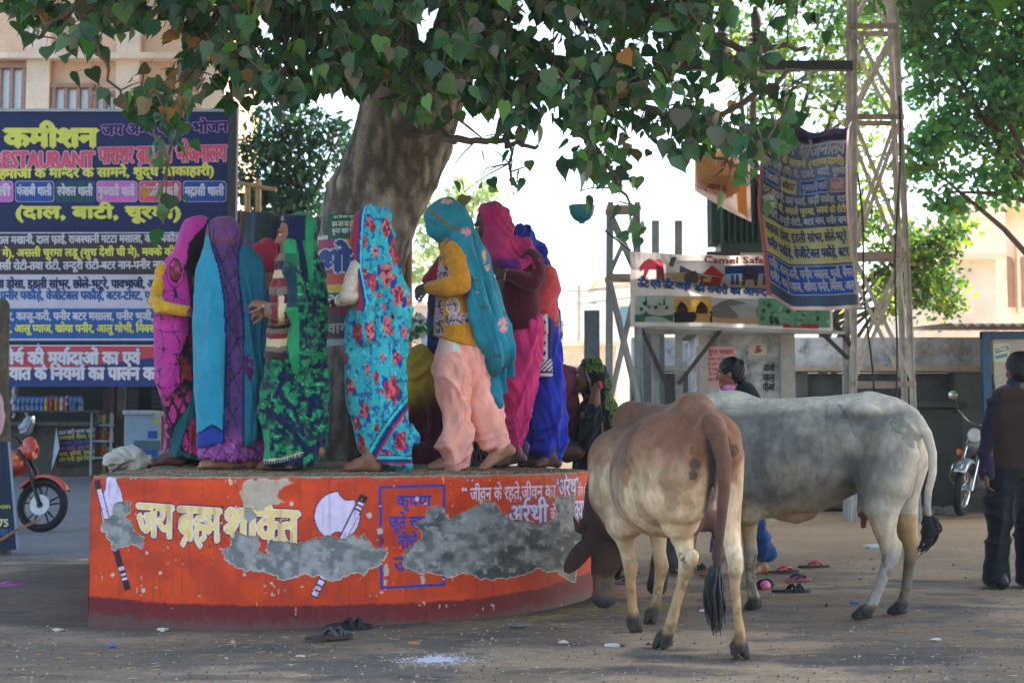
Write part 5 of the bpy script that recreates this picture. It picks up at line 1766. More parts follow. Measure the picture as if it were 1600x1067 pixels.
# ------------------------------------------------------------------ people: anatomy pieces in metres
def head(b, c, yaw, pitch=0, roll=0, s=1.0, neck=True):
 """head with its face; c = middle of the head; yaw 90 looks to -X"""
 R = rotm(yaw, pitch, roll)
 T = lambda r, f, u: np.array(c) + R @ (np.array([r, f, u]) * s)
 b.ell(T(0, -.01, .03), np.array([.074, .094, .092]) * s, R, .02)
 b.ell(T(0, .03, -.035), np.array([.060, .066, .082]) * s, R, .02)
 b.cone(T(-.012, .068, -.098), T(.012, .068, -.098), .024 * s, .024 * s, .02)
 b.cone(T(-.045, .0, -.06), T(-.012, .06, -.095), .028 * s, .022 * s, .02)
 b.cone(T(.045, .0, -.06), T(.012, .06, -.095), .028 * s, .022 * s, .02)
 for q in (-1, 1):
  b.cone(T(.012 * q, .088, .032), T(.046 * q, .070, .030), .013 * s, .012 * s, .012)          # brow
  b.cone(T(.040 * q, .064, -.028), T(.034 * q, .068, -.035), .024 * s, .022 * s, .015)          # cheek
  b.ell(T(.031 * q, .092, .006), np.array([.017, .012, .011]) * s, R, .008, neg=True)             # socket
  b.ell(T(.031 * q, .079, .005), np.array([.013, .012, .012]) * s, R, .003)                       # eye
  b.cone(T(.010 * q, .098, -.034), T(.012 * q, .094, -.036), .009 * s, .008 * s, .006)           # nostril
  b.ell(T(.076 * q, -.008, -.012), np.array([.010, .020, .032]) * s, R, .008)                     # ear
 b.cone(T(0, .092, .014), T(0, .112, -.028), .008 * s, .0125 * s, .008)                               # nose
 b.cone(T(-.016, .088, -.058), T(.016, .088, -.058), .0085 * s, .0085 * s, .005)                     # lips
 b.cone(T(-.013, .087, -.071), T(.013, .087, -.071), .0090 * s, .0090 * s, .005)
 if neck:
  b.cone(T(0, -.02, -.07), np.array(c) + np.array([R[0, 1] * -.03, R[1, 1] * -.03, -.17 * s]), .050 * s, .054 * s, .03)
 return R, c, s
def face_cols(V, hd, col, hair=None):
 """eyes, brows, lips and hair line on the skin"""
 R, c, s = hd
 L = (V - np.array(c)) @ R / s
 r, f, u = L.T
 for q in (-1, 1):
  e = ((r - .031 * q) / .013) ** 2 + ((u - .005) / .0075) ** 2
  col = mixc(col, S(210, 200, 190), (e < 1) & (f > .07))
  e = ((r - .031 * q) / .0065) ** 2 + ((u - .005) / .0075) ** 2
  col = mixc(col, S(20, 14, 12), (e < 1.2) & (f > .07))
  e = ((r - .030 * q) / .019) ** 2 + ((u - .028 - .1 * abs(r - .03 * q)) / .0055) ** 2
  col = mixc(col, S(30, 22, 18), .85 * ((e < 1) & (f > .05)))
 e = (r / .024) ** 2 + ((u + .064) / .013) ** 2
 col = mixc(col, S(112, 58, 52), .7 * ((e < 1) & (f > .07)))
 if hair is not None:
  col = mixc(col, hair, ((u > .045 + .05 * np.clip(f, -.1, .1) / .1) | ((f < -.02) & (u > -.05))) & (np.abs(L).max(1) < .16))
 return col
def hand(b, wrist, d, n, side=1, curl=35, s=.9, spread=6):
 """wrist point, finger direction d, back-of-hand normal n; side +1 puts the thumb on the left of d x n"""
 d = np.array(d, float); d /= np.linalg.norm(d)
 n = np.array(n, float); n -= d * (n @ d); n /= np.linalg.norm(n)
 x = np.cross(d, n) * side
 wrist = np.array(wrist, float)
 T = lambda a, f, u: wrist + (x * a + d * f + n * u) * s
 b.cone(T(0, -.03, 0), T(0, .01, 0), .026 * s, .025 * s, .01)
 for a in (-.024, -.008, .008, .024):
  b.cone(T(a * .6, .012, 0), T(a, .075, 0), .017 * s, .0125 * s, .012)
 for i, (a, L, r) in enumerate(((-.028, .060, .0072), (-.010, .074, .0080), (.009, .078, .0082), (.027, .070, .0080))):
  p = T(a, .080, 0)
  t = math.radians(8)
  az = math.radians(spread) * (a / .028)
  q = p
  for j, fr in enumerate((.45, .31, .24)):
   t += math.radians(curl * (.8 + .12 * i) * (1, 1.1, .8)[j])
   dv = d * math.cos(t) - n * math.sin(t)
   dv = dv * math.cos(az) + x * math.sin(az)
   e = q + dv * L * fr * s
   b.cone(q, e, r * s * (1.08 - .1 * j), r * s * (1.0 - .1 * j), .003)
   q = e
 p = T(.024, .022, -.006)
 e1 = p + (x * .75 + d * .6 - n * .25) * .036 * s
 e2 = e1 + (x * .25 + d * .85 - n * .45) * .030 * s
 e3 = e2 + (x * -.05 + d * .85 - n * .5) * .024 * s
 b.cone(p, e1, .014 * s, .0105 * s, .008).cone(e1, e2, .0100 * s, .0092 * s, .003).cone(e2, e3, .0092 * s, .0075 * s, .003)
def foot(b, ankle, d, s=1.0, lift=0):
 s *= .92
 """bare foot: ankle point, toe direction (flat), lift raises the heel in metres"""
 d = np.array([d[0], d[1], 0.]); d /= np.linalg.norm(d)
 x = np.array([-d[1], d[0], 0])
 z0 = ankle[2] - .075 * s - lift
 A = np.array(ankle, float)
 base = np.array([A[0], A[1], 0])
 P = lambda f, a, z: base + d * f * s + x * a * s + np.array([0, 0, z])
 heel = P(-.045, 0, z0 + .03 * s + lift)
 ball = P(.125, .0, z0 + .024 * s)
 b.cone(A, heel, .034 * s, .033 * s, .02)
 b.cone(A + [0, 0, .05], A, .034 * s, .033 * s, .02)
 b.cone(A, P(.07, 0, z0 + .045 * s + lift * .4), .034 * s, .030 * s, .02)
 b.cone(heel, ball, .030 * s, .024 * s, .02)
 b.cone(P(.07, 0, z0 + .042 * s + lift * .4), ball, .029 * s, .022 * s, .02)
 for q in (-.027, -.010, .010, .028):
  b.cone(P(.07, q * .7, z0 + .024 * s + lift * .35), P(.13, q * 1.1, z0 + .018 * s), .018 * s, .015 * s, .012)
 for i, (q, L, r) in enumerate(((-.034, .045, .0125), (-.013, .050, .0085), (.004, .045, .008), (.020, .038, .0075), (.034, .030, .0075))):
  b.cone(P(.128 - abs(q) * .3, q, z0 + .016 * s), P(.135 + L - .3 * abs(q) - .02, q * 1.08, z0 + .010 * s), r * s, r * s * .9, .004)
def person(label, d, u, z, group=None):
 return thing('person', label, 'person', (W(u, 700, d)[0], d, z), group)
def hood(s, hd, t=.013, k=.03):
 """cloth over the skull of head hd"""
 R, c, m = hd
 s.ell(np.array(c) + R @ (np.array([0, -.014, .03]) * m), (np.array([.076, .096, .093]) + t) * m, R, k)
 s.ell(np.array(c) + R @ (np.array([0, -.030, -.04]) * m), (np.array([.068, .070, .085]) + t) * m, R, k)
 return s
def skin_mesh(b, root, tone, hd=None, hair=None, name='body', vox=.0062, extra=None):
 def colf(u, v, V):
  c = mixc(tone * .88, tone * 1.1, vn(V[:, 0] * 25, V[:, 1] * 25, V[:, 2] * 25, 3))
  if hd:
   c = face_cols(V, hd, c, hair)
  if extra:
   c = extra(u, v, V, c)
  return c
 return solid(b, vox, name, SKIN(), root, colf, smooth=1, d=root.location[1])
BROWN, DARKS, TAN = S(128, 84, 62), S(84, 56, 46), S(160, 112, 86)
VOX = .0072
def stripes(q, widths, cols):
 """q measured from the edge; successive stripe widths and colours; returns index array and colours"""
 out = np.zeros(q.shape + (3,)); hit = np.zeros(q.shape, bool)
 a = 0
 for w_, c in zip(widths, cols):
  m = (q >= a) & (q < a + w_)
  out[m] = c; hit |= m
  a += w_
 return out, hit
def put(base, m, c):
 base = base.copy()
 base[m] = c if np.ndim(c) == 1 else c[m]
 return base
def segdist(u, v, pts):
 d = np.full(u.shape, 1e9);
 for (x1, y1), (x2, y2) in zip(pts, pts[1:]):
  L2 = (x2 - x1) ** 2 + (y2 - y1) ** 2
  t = np.clip(((u - x1) * (x2 - x1) + (v - y1) * (y2 - y1)) / L2, 0, 1)
  d = np.minimum(d, np.hypot(u - x1 - t * (x2 - x1), v - y1 - t * (y2 - y1)))
 return d
def xat(v, pts):
 """u of a line given as (v,u) knots"""
 p = sorted(pts)
 return np.interp(v, [q[0] for q in p], [q[1] for q in p])
def seated_body(b, d, u, vh, hs=1.0):
 pass
# ------------------------------------------------------------------ 1 magenta sari, far left
def w_magenta():
 d = 8.75; z = float(ptop(-2.0, d))
 r = person('woman in a magenta and black printed sari with one yellow sleeve, leftmost on the platform', d, 290, z)
 b = Body(d)
 hd = head(b, W(308, 380, d), -60, 25)
 b.ch([(300, 415, 22), (288, 440, 30), (284, 520, 30), (286, 600, 30), (288, 660, 22)], k=.03, sy=.8)
 b.ch([(262, 428, 9), (246, 470, 8, -.05), (256, 480, 7, -.14), (290, 486, 7, -.20)], k=.02)
 b.ch([(262, 428, 9), (284, 440, 9)], k=.02)
 hand(b, W(292, 486, d - .20), (1, -.1, -.1), (0, -.3, 1), curl=30)
 foot(b, [W(274, 700, d)[0], d - .05, z + .075], (-.9, -.3))
 foot(b, [W(300, 700, d + .1)[0], d + .1, z + .075], (-.6, -.6))
 skin_mesh(b, r, DARKS, hd)
 s = Body(d)
 s.ch([(258, 425, 14, .02), (244, 470, 12, -.05), (252, 480, 10.5, -.14), (292, 486, 9, -.20)], k=.02)
 solid(s, VOX, 'sleeve', KNIT(), r, lambda u, v, V: mixc(S(192, 140, 32), S(216, 166, 52), vn(u / 4, v / 3, 0, 2)), [(80, 14, .9, .5)])
 s = Body(d)
 hood(s, hd)
 s.ch([(311, 368, 20), (308, 378, 22), (298, 398, 22), (286, 424, 29), (281, 470, 34), (281, 520, 37), (285, 570, 38), (290, 620, 36), (293, 665, 37), (294, 720, 37)], k=.05, sy=.85).hem((260, 714), (330, 716))
 s.ch([(300, 372, 14), (282, 402, 12), (262, 424, 14), (256, 470, 12), (254, 540, 12), (262, 610, 10)], k=.03)
 def col(u, v, V):
  mag, blk, redb, teal = S(190, 24, 140), S(26, 22, 30), S(120, 30, 34), S(8, 82, 88)
  n, n2 = fbm(u / 16, v / 16, 0, 4, 3), vn(u / 5, v / 6, 0, 9)
  c = mixc(mag, S(166, 20, 126), n)
  # black outline motifs on the magenta pallu
  t = np.abs(np.sin(u / 7 + 3 * fbm(u / 30, v / 30, 0, 2, 2)) * np.sin(v / 9 + 4 * fbm(u / 26, v / 26, 0, 6, 2)))
  c = mixc(c, S(60, 14, 60), (t < .05) * (v > 440))
  q = ((u - 274) / 9) ** 2 + ((v - 422) / 17) ** 2
  c = mixc(c, S(110, 40, 34), (q < 1) & (n2 > .3)); c = mixc(c, S(30, 14, 30), (np.abs(q - 1.1) < .18) | ((np.abs(q - 2.6) < .2) & (v > 415)))
  # black-red printed part right of the pallu edge
  e = xat(v, [(330, 330), (352, 322), (380, 296), (420, 292), (470, 300), (520, 296), (560, 280), (600, 282), (630, 256)]) + 4 * (n - .5)
  dk = mixc(blk, redb, sstep(.52, .66, fbm(u / 9, v / 12, 0, 14, 3)) * sstep(430, 470, v))
  dk = mixc(dk, S(170, 70, 50), .7 * sstep(.72, .8, n2 * fbm(u / 14, v / 14, 0, 8, 2) * 1.6) * sstep(520, 560, v))
  m = u > e
  c = put(c, m, dk)
  m = (np.abs(u - e) < 1.6)
  c = put(c, m, blk)
  # lower print, magenta lattice on black
  low = sstep(600, 640, v + 20 * (n - .5)) * (u < 300)
  lat = (np.abs(np.sin(u / 5.5 + v / 16)) * np.abs(np.sin(u / 6 - v / 13)) > .28)
  c = mixc(c, mixc(S(36, 14, 36), S(186, 26, 120), lat * (n2 > .3)), low)
  red = (v > 640) & (u > 296)
  c = put(c, red, mixc(S(150, 34, 38), S(190, 40, 110), sstep(.45, .6, n)))
  # teal border band falling across the skirt
  q = segdist(u, v, [(330, 560), (316, 600), (300, 640), (280, 672), (274, 704), (286, 716), (320, 722)])
  c = put(c, q < 8, teal)
  c = put(c, (q > 8) & (q < 9.5), blk)
  return c
 solid(s, VOX, 'sari', CLOTH(), r, col, [(12, 26, 1.9, .7), (-14, 15, .9, 1.0, lambda u, v, V: sstep(400, 470, v)), (35, 34, 1.4, .6, lambda u, v, V: sstep(380, 420, v) * sstep(640, 560, v))])
# ------------------------------------------------------------------ 2 teal and purple wrap
def w_teal():
 d = 8.42; z = float(ptop(-1.6, d))
 r = person('woman seen from behind wrapped in a teal shawl with a purple printed middle band', d, 362, z)
 b = Body(d)
 hd = head(b, W(352, 379, d), -10, 10)
 b.ch([(354, 420, 26), (356, 500, 34), (360, 600, 34), (362, 680, 20)], k=.03, sy=.7)
 foot(b, [W(350, 722, d)[0], d - .02, z + .072], (-1, -.25))
 foot(b, [W(388, 722, d + .05)[0], d + .08, z + .075], (-.2, 1))
 an = MB()
 skin_mesh(b, r, TAN * .85, hd)
 s = Body(d)
 s.ch([(354, 668, 36), (354, 690, 40), (355, 735, 43)], k=.04, sy=.72).hem((312, 714), (400, 718))
 s.ch([(396, 660, 20, .05), (396, 700, 22, .05)], k=.04)
 def pr(u, v, V):
  n = fbm(u / 10, v / 10, 0, 3, 3)
  c = mixc(S(150, 62, 140), S(118, 52, 120), n)
  t = np.minimum(np.abs(np.sin(u / 7 + v / 11)), np.abs(np.sin(u / 8 - v / 9)))
  c = mixc(c, S(60, 22, 70), t < .12)
  c = mixc(c, S(196, 120, 180), .5 * (vn(u / 3, v / 3, 0, 5) > .8))
  return c
 solid(s, VOX, 'skirt', CLOTH(), r, pr, [(10, 13, 1.4, .6), (0, 30, 1.0, .8)])
 s = Body(d)
 hood(s, hd)
 s.ch([(352, 370, 22), (351, 384, 25), (352, 402, 24), (354, 430, 36, .0), (358, 470, 46), (360, 520, 49), (362, 580, 52), (363, 630, 53), (362, 700, 53)], k=.05, sy=.68).cut(W(360, 692, d), (.12, 0, -1))
 s.ch([(375, 400, 20), (394, 430, 22), (400, 500, 20), (402, 580, 18), (402, 660, 18)], k=.04, sy=.9)
 s.ch([(334, 400, 14), (324, 440, 12), (322, 520, 10), (322, 640, 10)], k=.03)
 def col(u, v, V):
  n = fbm(u / 20, v / 50, 0, 4, 3)
  teal, deep = S(0, 146, 176), S(0, 100, 124)
  e1 = xat(v, [(335, 326), (370, 328), (390, 333), (420, 343), (470, 351), (540, 354), (620, 352), (665, 349)])
  e2 = xat(v, [(335, 380), (375, 378), (395, 372), (430, 373), (500, 380), (600, 381), (700, 380)])
  c = mixc(teal, S(0, 122, 152), n)
  c = put(c, u > e2, mixc(deep, S(0, 84, 108), n))
  mid = (u > e1) & (u < e2)
  pu = mixc(S(88, 58, 116), S(62, 38, 88), fbm(u / 8, v / 8, 0, 8, 3))
  t = np.minimum(np.abs(np.sin(u / 11 + v / 17 + 2 * n)), np.abs(np.sin(u / 9 - v / 21)))
  pu = mixc(pu, S(34, 20, 52), t < .10)
  pu = mixc(pu, S(120, 60, 62), .5 * (fbm(u / 12, v / 12, 0, 18, 2) > .6) * (v < 410))
  low = sstep(660, 700, v)
  pu = mixc(pu, S(140, 60, 140), low)
  c = put(c, mid, pu)
  hood = v < 376 + .25 * (u - 352)
  c = put(c, hood, mixc(pu, S(122, 66, 130), .3 * np.ones(u.shape)))
  for e, w_ in ((e1, 1.8), (e2, 1.6), (e1 + 6, .8)):
   c = put(c, (np.abs(u - e) < w_) & (v > 345), S(12, 30, 74))
  c = put(c, (v > 664 + .6 * np.abs(u - 332)) & (u < e1), S(22, 52, 140))
  c = put(c, (np.abs(v - 664 - .6 * np.abs(u - 332)) < 2) & (u < e1), S(10, 26, 66))
  blotch = (((u - 388) / 9) ** 2 + ((v - 575) / 22) ** 2 < 1) & (fbm(u / 6, v / 6, 0, 2, 2) > .42)
  c = put(c, blotch, S(74, 26, 70))
  return c
 solid(s, VOX, 'shawl', CLOTH(), r, col, [(4, 30, 2.6, .5, lambda u, v, V: .25 + sstep(380, 470, v)), (-6, 14, .9, .8, lambda u, v, V: sstep(390, 440, v)), (0, 60, 2.2, .5), (40, 18, .9, .8, lambda u, v, V: sstep(420, 380, v))])
 return r
# ------------------------------------------------------------------ 3 red headscarf between them
def w_red():
 d = 9.0; z = float(ptop(-1.5, d))
 r = person('woman in a red headscarf and dark teal wrap, mostly hidden behind the teal shawl', d, 405, z)
 b = Body(d)
 hd = head(b, W(411, 408, d), 60, 40)
 b.ch([(408, 440, 18), (400, 520, 20), (398, 640, 16)], k=.03)
 foot(b, [W(402, 715, d)[0], d, z + .075], (-.8, -.5))
 skin_mesh(b, r, BROWN, hd)
 s = Body(d)
 hood(s, hd)
 s.ch([(411, 402, 20), (413, 408, 23), (424, 412, 10), (430, 424, 7)], k=.03)
 solid(s, VOX, 'headscarf', CLOTH(), r, lambda u, v, V: mixc(mixc(S(178, 30, 62), S(140, 22, 48), fbm(u / 8, v / 8, 0, 2, 3)), S(90, 40, 50), .7 * (vn(u / 2.5, v / 2.5, 0, 7) > .76) * (v > 392)), [(50, 12, .9, .6), (-30, 20, 1.0, .5)])
 s = Body(d)
 s.ch([(404, 434, 22), (404, 480, 28), (404, 560, 28), (404, 640, 26), (404, 680, 26)], k=.04, sy=.8)
 solid(s, VOX, 'wrap', CLOTH(), r, lambda u, v, V: mixc(mixc(S(0, 92, 110), S(8, 70, 90), fbm(u / 14, v / 40, 0, 5, 3)), S(96, 66, 120), (np.abs(u - 418 - (v - 470) * .12) < 3) & (v < 560)), [(4, 15, 1.6, .6)])
 s = Body(d)
 s.ch([(404, 675, 26), (402, 730, 26)], k=.03, sy=.8).hem((380, 716))
 solid(s, VOX, 'skirt', CLOTH(), r, lambda u, v, V: mixc(S(126, 58, 126), S(86, 40, 92), fbm(u / 5, v / 5, 0, 5, 3)), [(0, 10, 1.2, .6)])
# ------------------------------------------------------------------ 4 green sari with striped sweater
def w_green():
 d = 8.25; z = float(ptop(-1.27, d))
 r = person('woman in a green and navy floral sari with a striped wool sweater, face in profile', d, 462, z)
 b = Body(d)
 hd = head(b, W(461, 367, d), 92, 8)
 b.ch([(456, 400, 12), (456, 470, 26), (456, 560, 30), (458, 680, 20)], k=.03, sy=.8)
 hand(b, W(416, 478, d - .16), (-1, .12, .25), (-.2, -.6, .8), side=-1, curl=32)
 hand(b, W(418, 487, d - .10), (-1, .1, -.05), (-.1, -.7, .6), side=-1, curl=38)
 b.ch([(455, 425, 9), (450, 470, 9, -.12), (442, 487, 8, -.15), (418, 484, 7, -.13)], k=.02)
 b.ch([(446, 482, 8, -.14), (418, 488, 7, -.10)], k=.02)
 foot(b, [W(489, 708, d)[0], d - .04, z + .15], (-1, -.2), lift=.07)
 foot(b, [W(440, 718, d + .12)[0], d + .12, z + .075], (-1, -.1))
 skin_mesh(b, r, BROWN * 1.1, hd, S(26, 20, 20))
 s = Body(d)
 s.ch([(444, 345, 7), (452, 338, 10), (460, 345, 12), (462, 370, 14)], k=.02)
 solid(s, VOX, 'hair', vcmat('hair', .5, .3, 300), r, lambda u, v, V: mixc(S(22, 18, 20), S(130, 124, 128), (np.abs(u - 441 - (v - 340) * .28) < 2.2) & (v < 366)))
 # sweater
 s = Body(d)
 s.ch([(454, 398, 15), (450, 412, 20), (446, 450, 24), (446, 500, 27), (447, 545, 34), (448, 590, 37)], k=.03, sy=.85).cut(W(440, 566, d), (-.2, 0, -1))
 s.ch([(452, 412, 18, -.08), (450, 450, 17, -.12), (452, 482, 16.5, -.14), (440, 488, 14.5, -.17), (424, 486, 11.5, -.16), (415, 482, 9.5, -.15)], k=.015)
 def col(u, v, V):
  black, cream, mar, taupe = S(44, 36, 46), S(206, 184, 146), S(122, 42, 50), S(122, 104, 92)
  q = v + .10 * (u - 446) + 2.0 * np.sin(u / 9)
  arm = (u < 444) & (v > 462) & (v < 506) & (V[:, 1] < d - .05)
  q = np.where(arm, 470 + (444 - u) * .9 + 8, q)
  pal = [cream, black, cream, mar, taupe, black, cream, mar, taupe, black, cream, mar]
  w_ = [8, 14, 12, 13, 13, 14, 12, 10, 12]
  edges = np.cumsum([396] + [9, 14, 13, 14, 13, 14, 13, 10, 10, 5, 8, 8, 12, 8, 10, 60])
  cols = [taupe, black, cream, mar, taupe, black, cream, mar, taupe, black, taupe, mar, cream, taupe, S(60, 44, 48), S(54, 40, 44)]
  c = np.tile(taupe, (len(u), 1))
  for a, e, cc in zip(edges, edges[1:], cols):
   c = put(c, (q >= a) & (q < e), cc)
  return c
 solid(s, VOX, 'sweater', KNIT(), r, col, [(90, 26, 1.0, .5), (60, 13, .6, .8)])
 bn = MB()
 p = W(414, 481, d - .15)
 bn.torus(p, .034, .0045, (-1, .1, .1), 20, 6)
 bn.build('bangle', mat('gold_metal', S(190, 150, 80), .3, metal=1, bmp=0), r, smooth=True)
 # skirt wrap
 s = Body(d)
 s.ch([(452, 552, 38), (458, 600, 46), (460, 650, 47), (461, 690, 47), (462, 740, 47)], k=.05, sy=.78).hem((412, 728), (512, 717))
 s.ch([(428, 580, 14), (424, 640, 12), (426, 716, 13)], k=.03)
 s.ch([(488, 660, 22, .05), (492, 704, 19, .05)], k=.04)
 emer, navy, brt = S(4, 98, 62), S(10, 24, 60), S(12, 140, 84)
 def floral(u, v, V):
  n = fbm(u / 6, v / 6, 0, 3, 3)
  ring = np.abs(np.sin(12 * fbm(u / 11, v / 11, 0, 23, 2)))
  c = mixc(navy, emer, sstep(.40, .52, n))
  c = mixc(c, brt, sstep(.5, .62, n) * (ring > .45))
  c = mixc(c, S(110, 200, 140), .6 * (vn(u / 2.6, v / 2.6, 0, 4) > .84) * (n > .5))
  c = mixc(c, S(10, 64, 58), .5 * sstep(.5, .7, fbm(u / 30, v / 30, 0, 41, 2)))
  return c
 def col(u, v, V):
  c = floral(u, v, V)
  for L, w_ in (([(418, 640), (452, 668), (478, 700), (500, 702)], 4.5), ([(438, 618), (460, 640), (474, 680)], 3.5), ([(466, 571), (508, 572)], 4), ([(468, 622), (486, 624), (484, 650)], 4), ([(444, 590), (430, 620)], 4), ([(470, 712), (505, 690)], 5)):
   c = put(c, segdist(u, v, L) < w_, navy)
  q = xat(v, [(560, 420), (640, 417), (720, 418)])
  c = put(c, (u < q + 4) & (v > 670), brt)
  hem = xat(-u, [(-410, 727), (-440, 725), (-470, 716), (-510, 704)]) if False else np.interp(u, [410, 440, 472, 520], [726, 724, 714, 722])
  c = put(c, (v > hem - 6) & (u < 474), navy)
  c = put(c, (np.abs(v - hem + 7) < 1.3) & (u < 474), S(196, 176, 110))
  c = put(c, (np.abs(v - hem + 3) < 1.4) & (u < 474) & (np.sin(u * 1.6) > 0), S(150, 140, 170))
  return c
 solid(s, VOX, 'sari_skirt', CLOTH(), r, col, [(10, 20, 1.7, .7), (-30, 40, 2.2, .5), (0, 11, .7, .9, lambda u, v, V: sstep(600, 700, v))])
 # pallu over the head and down the back
 s = Body(d)
 hood(s, hd)
 s.ch([(466, 356, 20), (468, 374, 23), (472, 394, 24, .02), (482, 430, 24, .03), (487, 480, 24, .03), (489, 530, 24, .03), (490, 580, 22, .03)], k=.04, sy=1.0)
 s.ch([(454, 384, 10, -.11), (456, 420, 10, -.16), (464, 470, 9, -.19), (466, 540, 9, -.18), (466, 572, 9, -.16)], k=.03)
 s.ch([(470, 400, 16, -.06), (476, 460, 18, -.08), (478, 560, 18, -.07)], k=.03)
 s.ell(W(431, 368, d), (.088, .14, .13), None, .01, neg=True)
 def col(u, v, V):
  c = floral(u, v, V) * .9
  hoodm = v < 408 + (u - 450) * .9
  hc = np.tile(S(8, 112, 70), (len(u), 1))
  hc = put(hc, (v > 336) & (u < 478 - (v - 336) * .05) & (u > 444) & (v < 376), navy)
  hc = put(hc, (u > 478) & (v > 345), S(14, 132, 78))
  hc = put(hc, (v > 374) & (u < 463), brt)
  hc = put(hc, (v > 396) & (v < 416) & (u < 464), S(8, 96, 66))
  c = put(c, hoodm & (u < 490), hc)
  c = put(c, (np.abs(u - xat(v, [(370, 466), (410, 474), (440, 478)])) < 5) & (v > 372) & (v < 440), navy)
  c = put(c, (v >= 416) & (u < 464) & (v < 500), S(8, 52, 66))
  c = put(c, (u < 467) & (v > 480), brt)
  return c
 solid(s, VOX, 'pallu', CLOTH(), r, col, [(8, 22, 1.8, .6, lambda u, v, V: .3 + sstep(380, 440, v)), (-10, 12, .8, .8, lambda u, v, V: sstep(400, 460, v)), (50, 30, 1.0, .5)])
# ------------------------------------------------------------------ 5 turquoise floral sari
ROSES = [(578, 348, 5, 9), (604, 356, 6, 14), (618, 392, 10, 20), (604, 430, 10, 17), (570, 378, 4, 10), (586, 392, 4, 9), (622, 462, 9, 17), (570, 432, 6, 10), (582, 440, 6, 14), (604, 508, 7, 14), (558, 520, 7, 14), (578, 518, 6, 14), (592, 460, 4, 5), (620, 558, 7, 9), (588, 590, 4, 12), (574, 578, 3, 10), (612, 608, 10, 18), (548, 604, 6, 12), (570, 640, 7, 11), (557, 660, 5, 11), (565, 694, 5, 14), (624, 650, 6, 10), (626, 690, 9, 15), (606, 710, 8, 6), (598, 558, 3, 6), (612, 520, 3, 4), (584, 356, 3, 6), (632, 520, 4, 9), (540, 560, 4, 9), (634, 400, 5, 12), (600, 480, 3, 6), (614, 496, 3, 5), (596, 612, 3, 4), (640, 470, 4, 10), (588, 668, 4, 6)]
def w_turquoise():
 d = 8.36; z = float(ptop(-.8, d))
 r = person('woman in a turquoise sari printed with red roses, veil pulled over her face', d, 592, z)
 b = Body(d)
 hd = head(b, W(583, 357, d), 80, 22)
 b.ch([(578, 395, 12), (586, 470, 30), (590, 560, 34), (592, 690, 18)], k=.03, sy=.75)
 foot(b, [W(578, 716, d)[0], d - .05, z + .072], (-1, -.12), s=1.05)
 foot(b, [W(612, 716, d + .14)[0], d + .14, z + .075], (-1, 0))
 b.ch([(574, 420, 9), (552, 450, 8, -.10), (545, 462, 8, -.14), (532, 470, 7, -.12)], k=.02)
 hand(b, W(532, 470, d - .12), (-.55, .8, .1), (-.2, -.1, 1), side=1, curl=35)
 skin_mesh(b, r, BROWN, hd)
 s = Body(d)
 s.ch([(560, 420, 15, -.08), (549, 446, 13.5, -.12), (543, 462, 13, -.15), (550, 464, 12, -.15), (534, 470, 9, -.12)], k=.02)
 solid(s, VOX, 'sleeve', KNIT(), r, lambda u, v, V: mixc(S(206, 188, 168), S(178, 160, 142), vn(u / 3, v / 3, 0, 2)), [(70, 13, .8, .5)])
 bn = MB(); bn.torus(W(531, 469, d - .12), .032, .005, (-.6, .7, .2), 20, 6)
 bn.build('bangle', mat('white_bangle', S(220, 214, 206), .3, bmp=0), r, smooth=True)
 tq, navy, red = S(14, 178, 184), S(26, 48, 120), S(176, 34, 56)
 def pat(u, v, V):
  n = fbm(u / 18, v / 30, 0, 3, 3)
  c = mixc(tq, S(18, 150, 164), n)
  lf = fbm(u / 4.6, v / 7, 0, 33, 3)
  c = mixc(c, S(20, 66, 146), .85 * sstep(.60, .66, lf))
  c = mixc(c, S(90, 214, 214), .5 * (vn(u / 3, v / 5, 0, 12) > .82))
  for i, (x, y, a, e) in enumerate(ROSES):
   du, dv = (u - x) / a, (v - y) / e
   t = (i * 37 % 60 - 30) * math.pi / 180
   du, dv = du * math.cos(t) - dv * math.sin(t) * .6, du * math.sin(t) * .6 + dv * math.cos(t)
   ang = np.arctan2(dv, du)
   rr = np.hypot(du, dv) * (1 + .07 * np.sin(5 * ang + i)) + .55 * (vn(u / 4, v / 5, 0, i) - .5)
   leaf = (np.hypot(du - .9, dv - .7) < .55) | (np.hypot(du + .8, dv + .7) < .5)
   c = put(c, leaf & (a > 4), S(24, 56, 136))
   col = red if i % 3 else S(196, 98, 104)
   c = put(c, rr < 1, col)
   pt = fbm(u / 3.2, v / 4.5, 0, 60 + i, 2)
   c = put(c, (rr < .95) & (pt > .56), S(206, 112, 110) if i % 2 else S(120, 20, 44))
   c = put(c, (rr < .8) & (pt < .40), S(110, 18, 44) if i % 2 else S(196, 84, 92))
  return c
 s = Body(d)
 # skirt
 s.ch([(588, 500, 42), (590, 560, 45), (592, 620, 43), (596, 670, 40), (602, 706, 37), (604, 745, 36)], k=.05, sy=.75).hem((560, 729), (640, 727))
 s.ch([(560, 505, 18, -.02), (556, 570, 14), (562, 640, 10), (570, 700, 8)], k=.04)
 s.ch([(640, 668, 5, .06), (648, 686, 6, .08)], k=.03)
 def col(u, v, V):
  c = pat(u, v, V)
  st, hit = stripes(np.interp(u, [560, 640], [724, 726]) - v, [3.5, 5, 4.5, 1.5], [red, navy, S(30, 186, 190), S(14, 30, 70)])
  c = put(c, hit & (u > 578), st)
  # diagonal border of the wrap
  qd = (u - 570) * .835 + (v - 712) * .62 - 10 * np.sin(np.clip((712 - v) / 110, 0, 1) * math.pi) * -.6
  st, hit = stripes(qd, [2, 5, 1.2, 6.5, 3.5], [S(14, 30, 70), S(30, 190, 192), S(14, 30, 70), navy, red])
  c = put(c, hit & (v > 596), st)
  return c
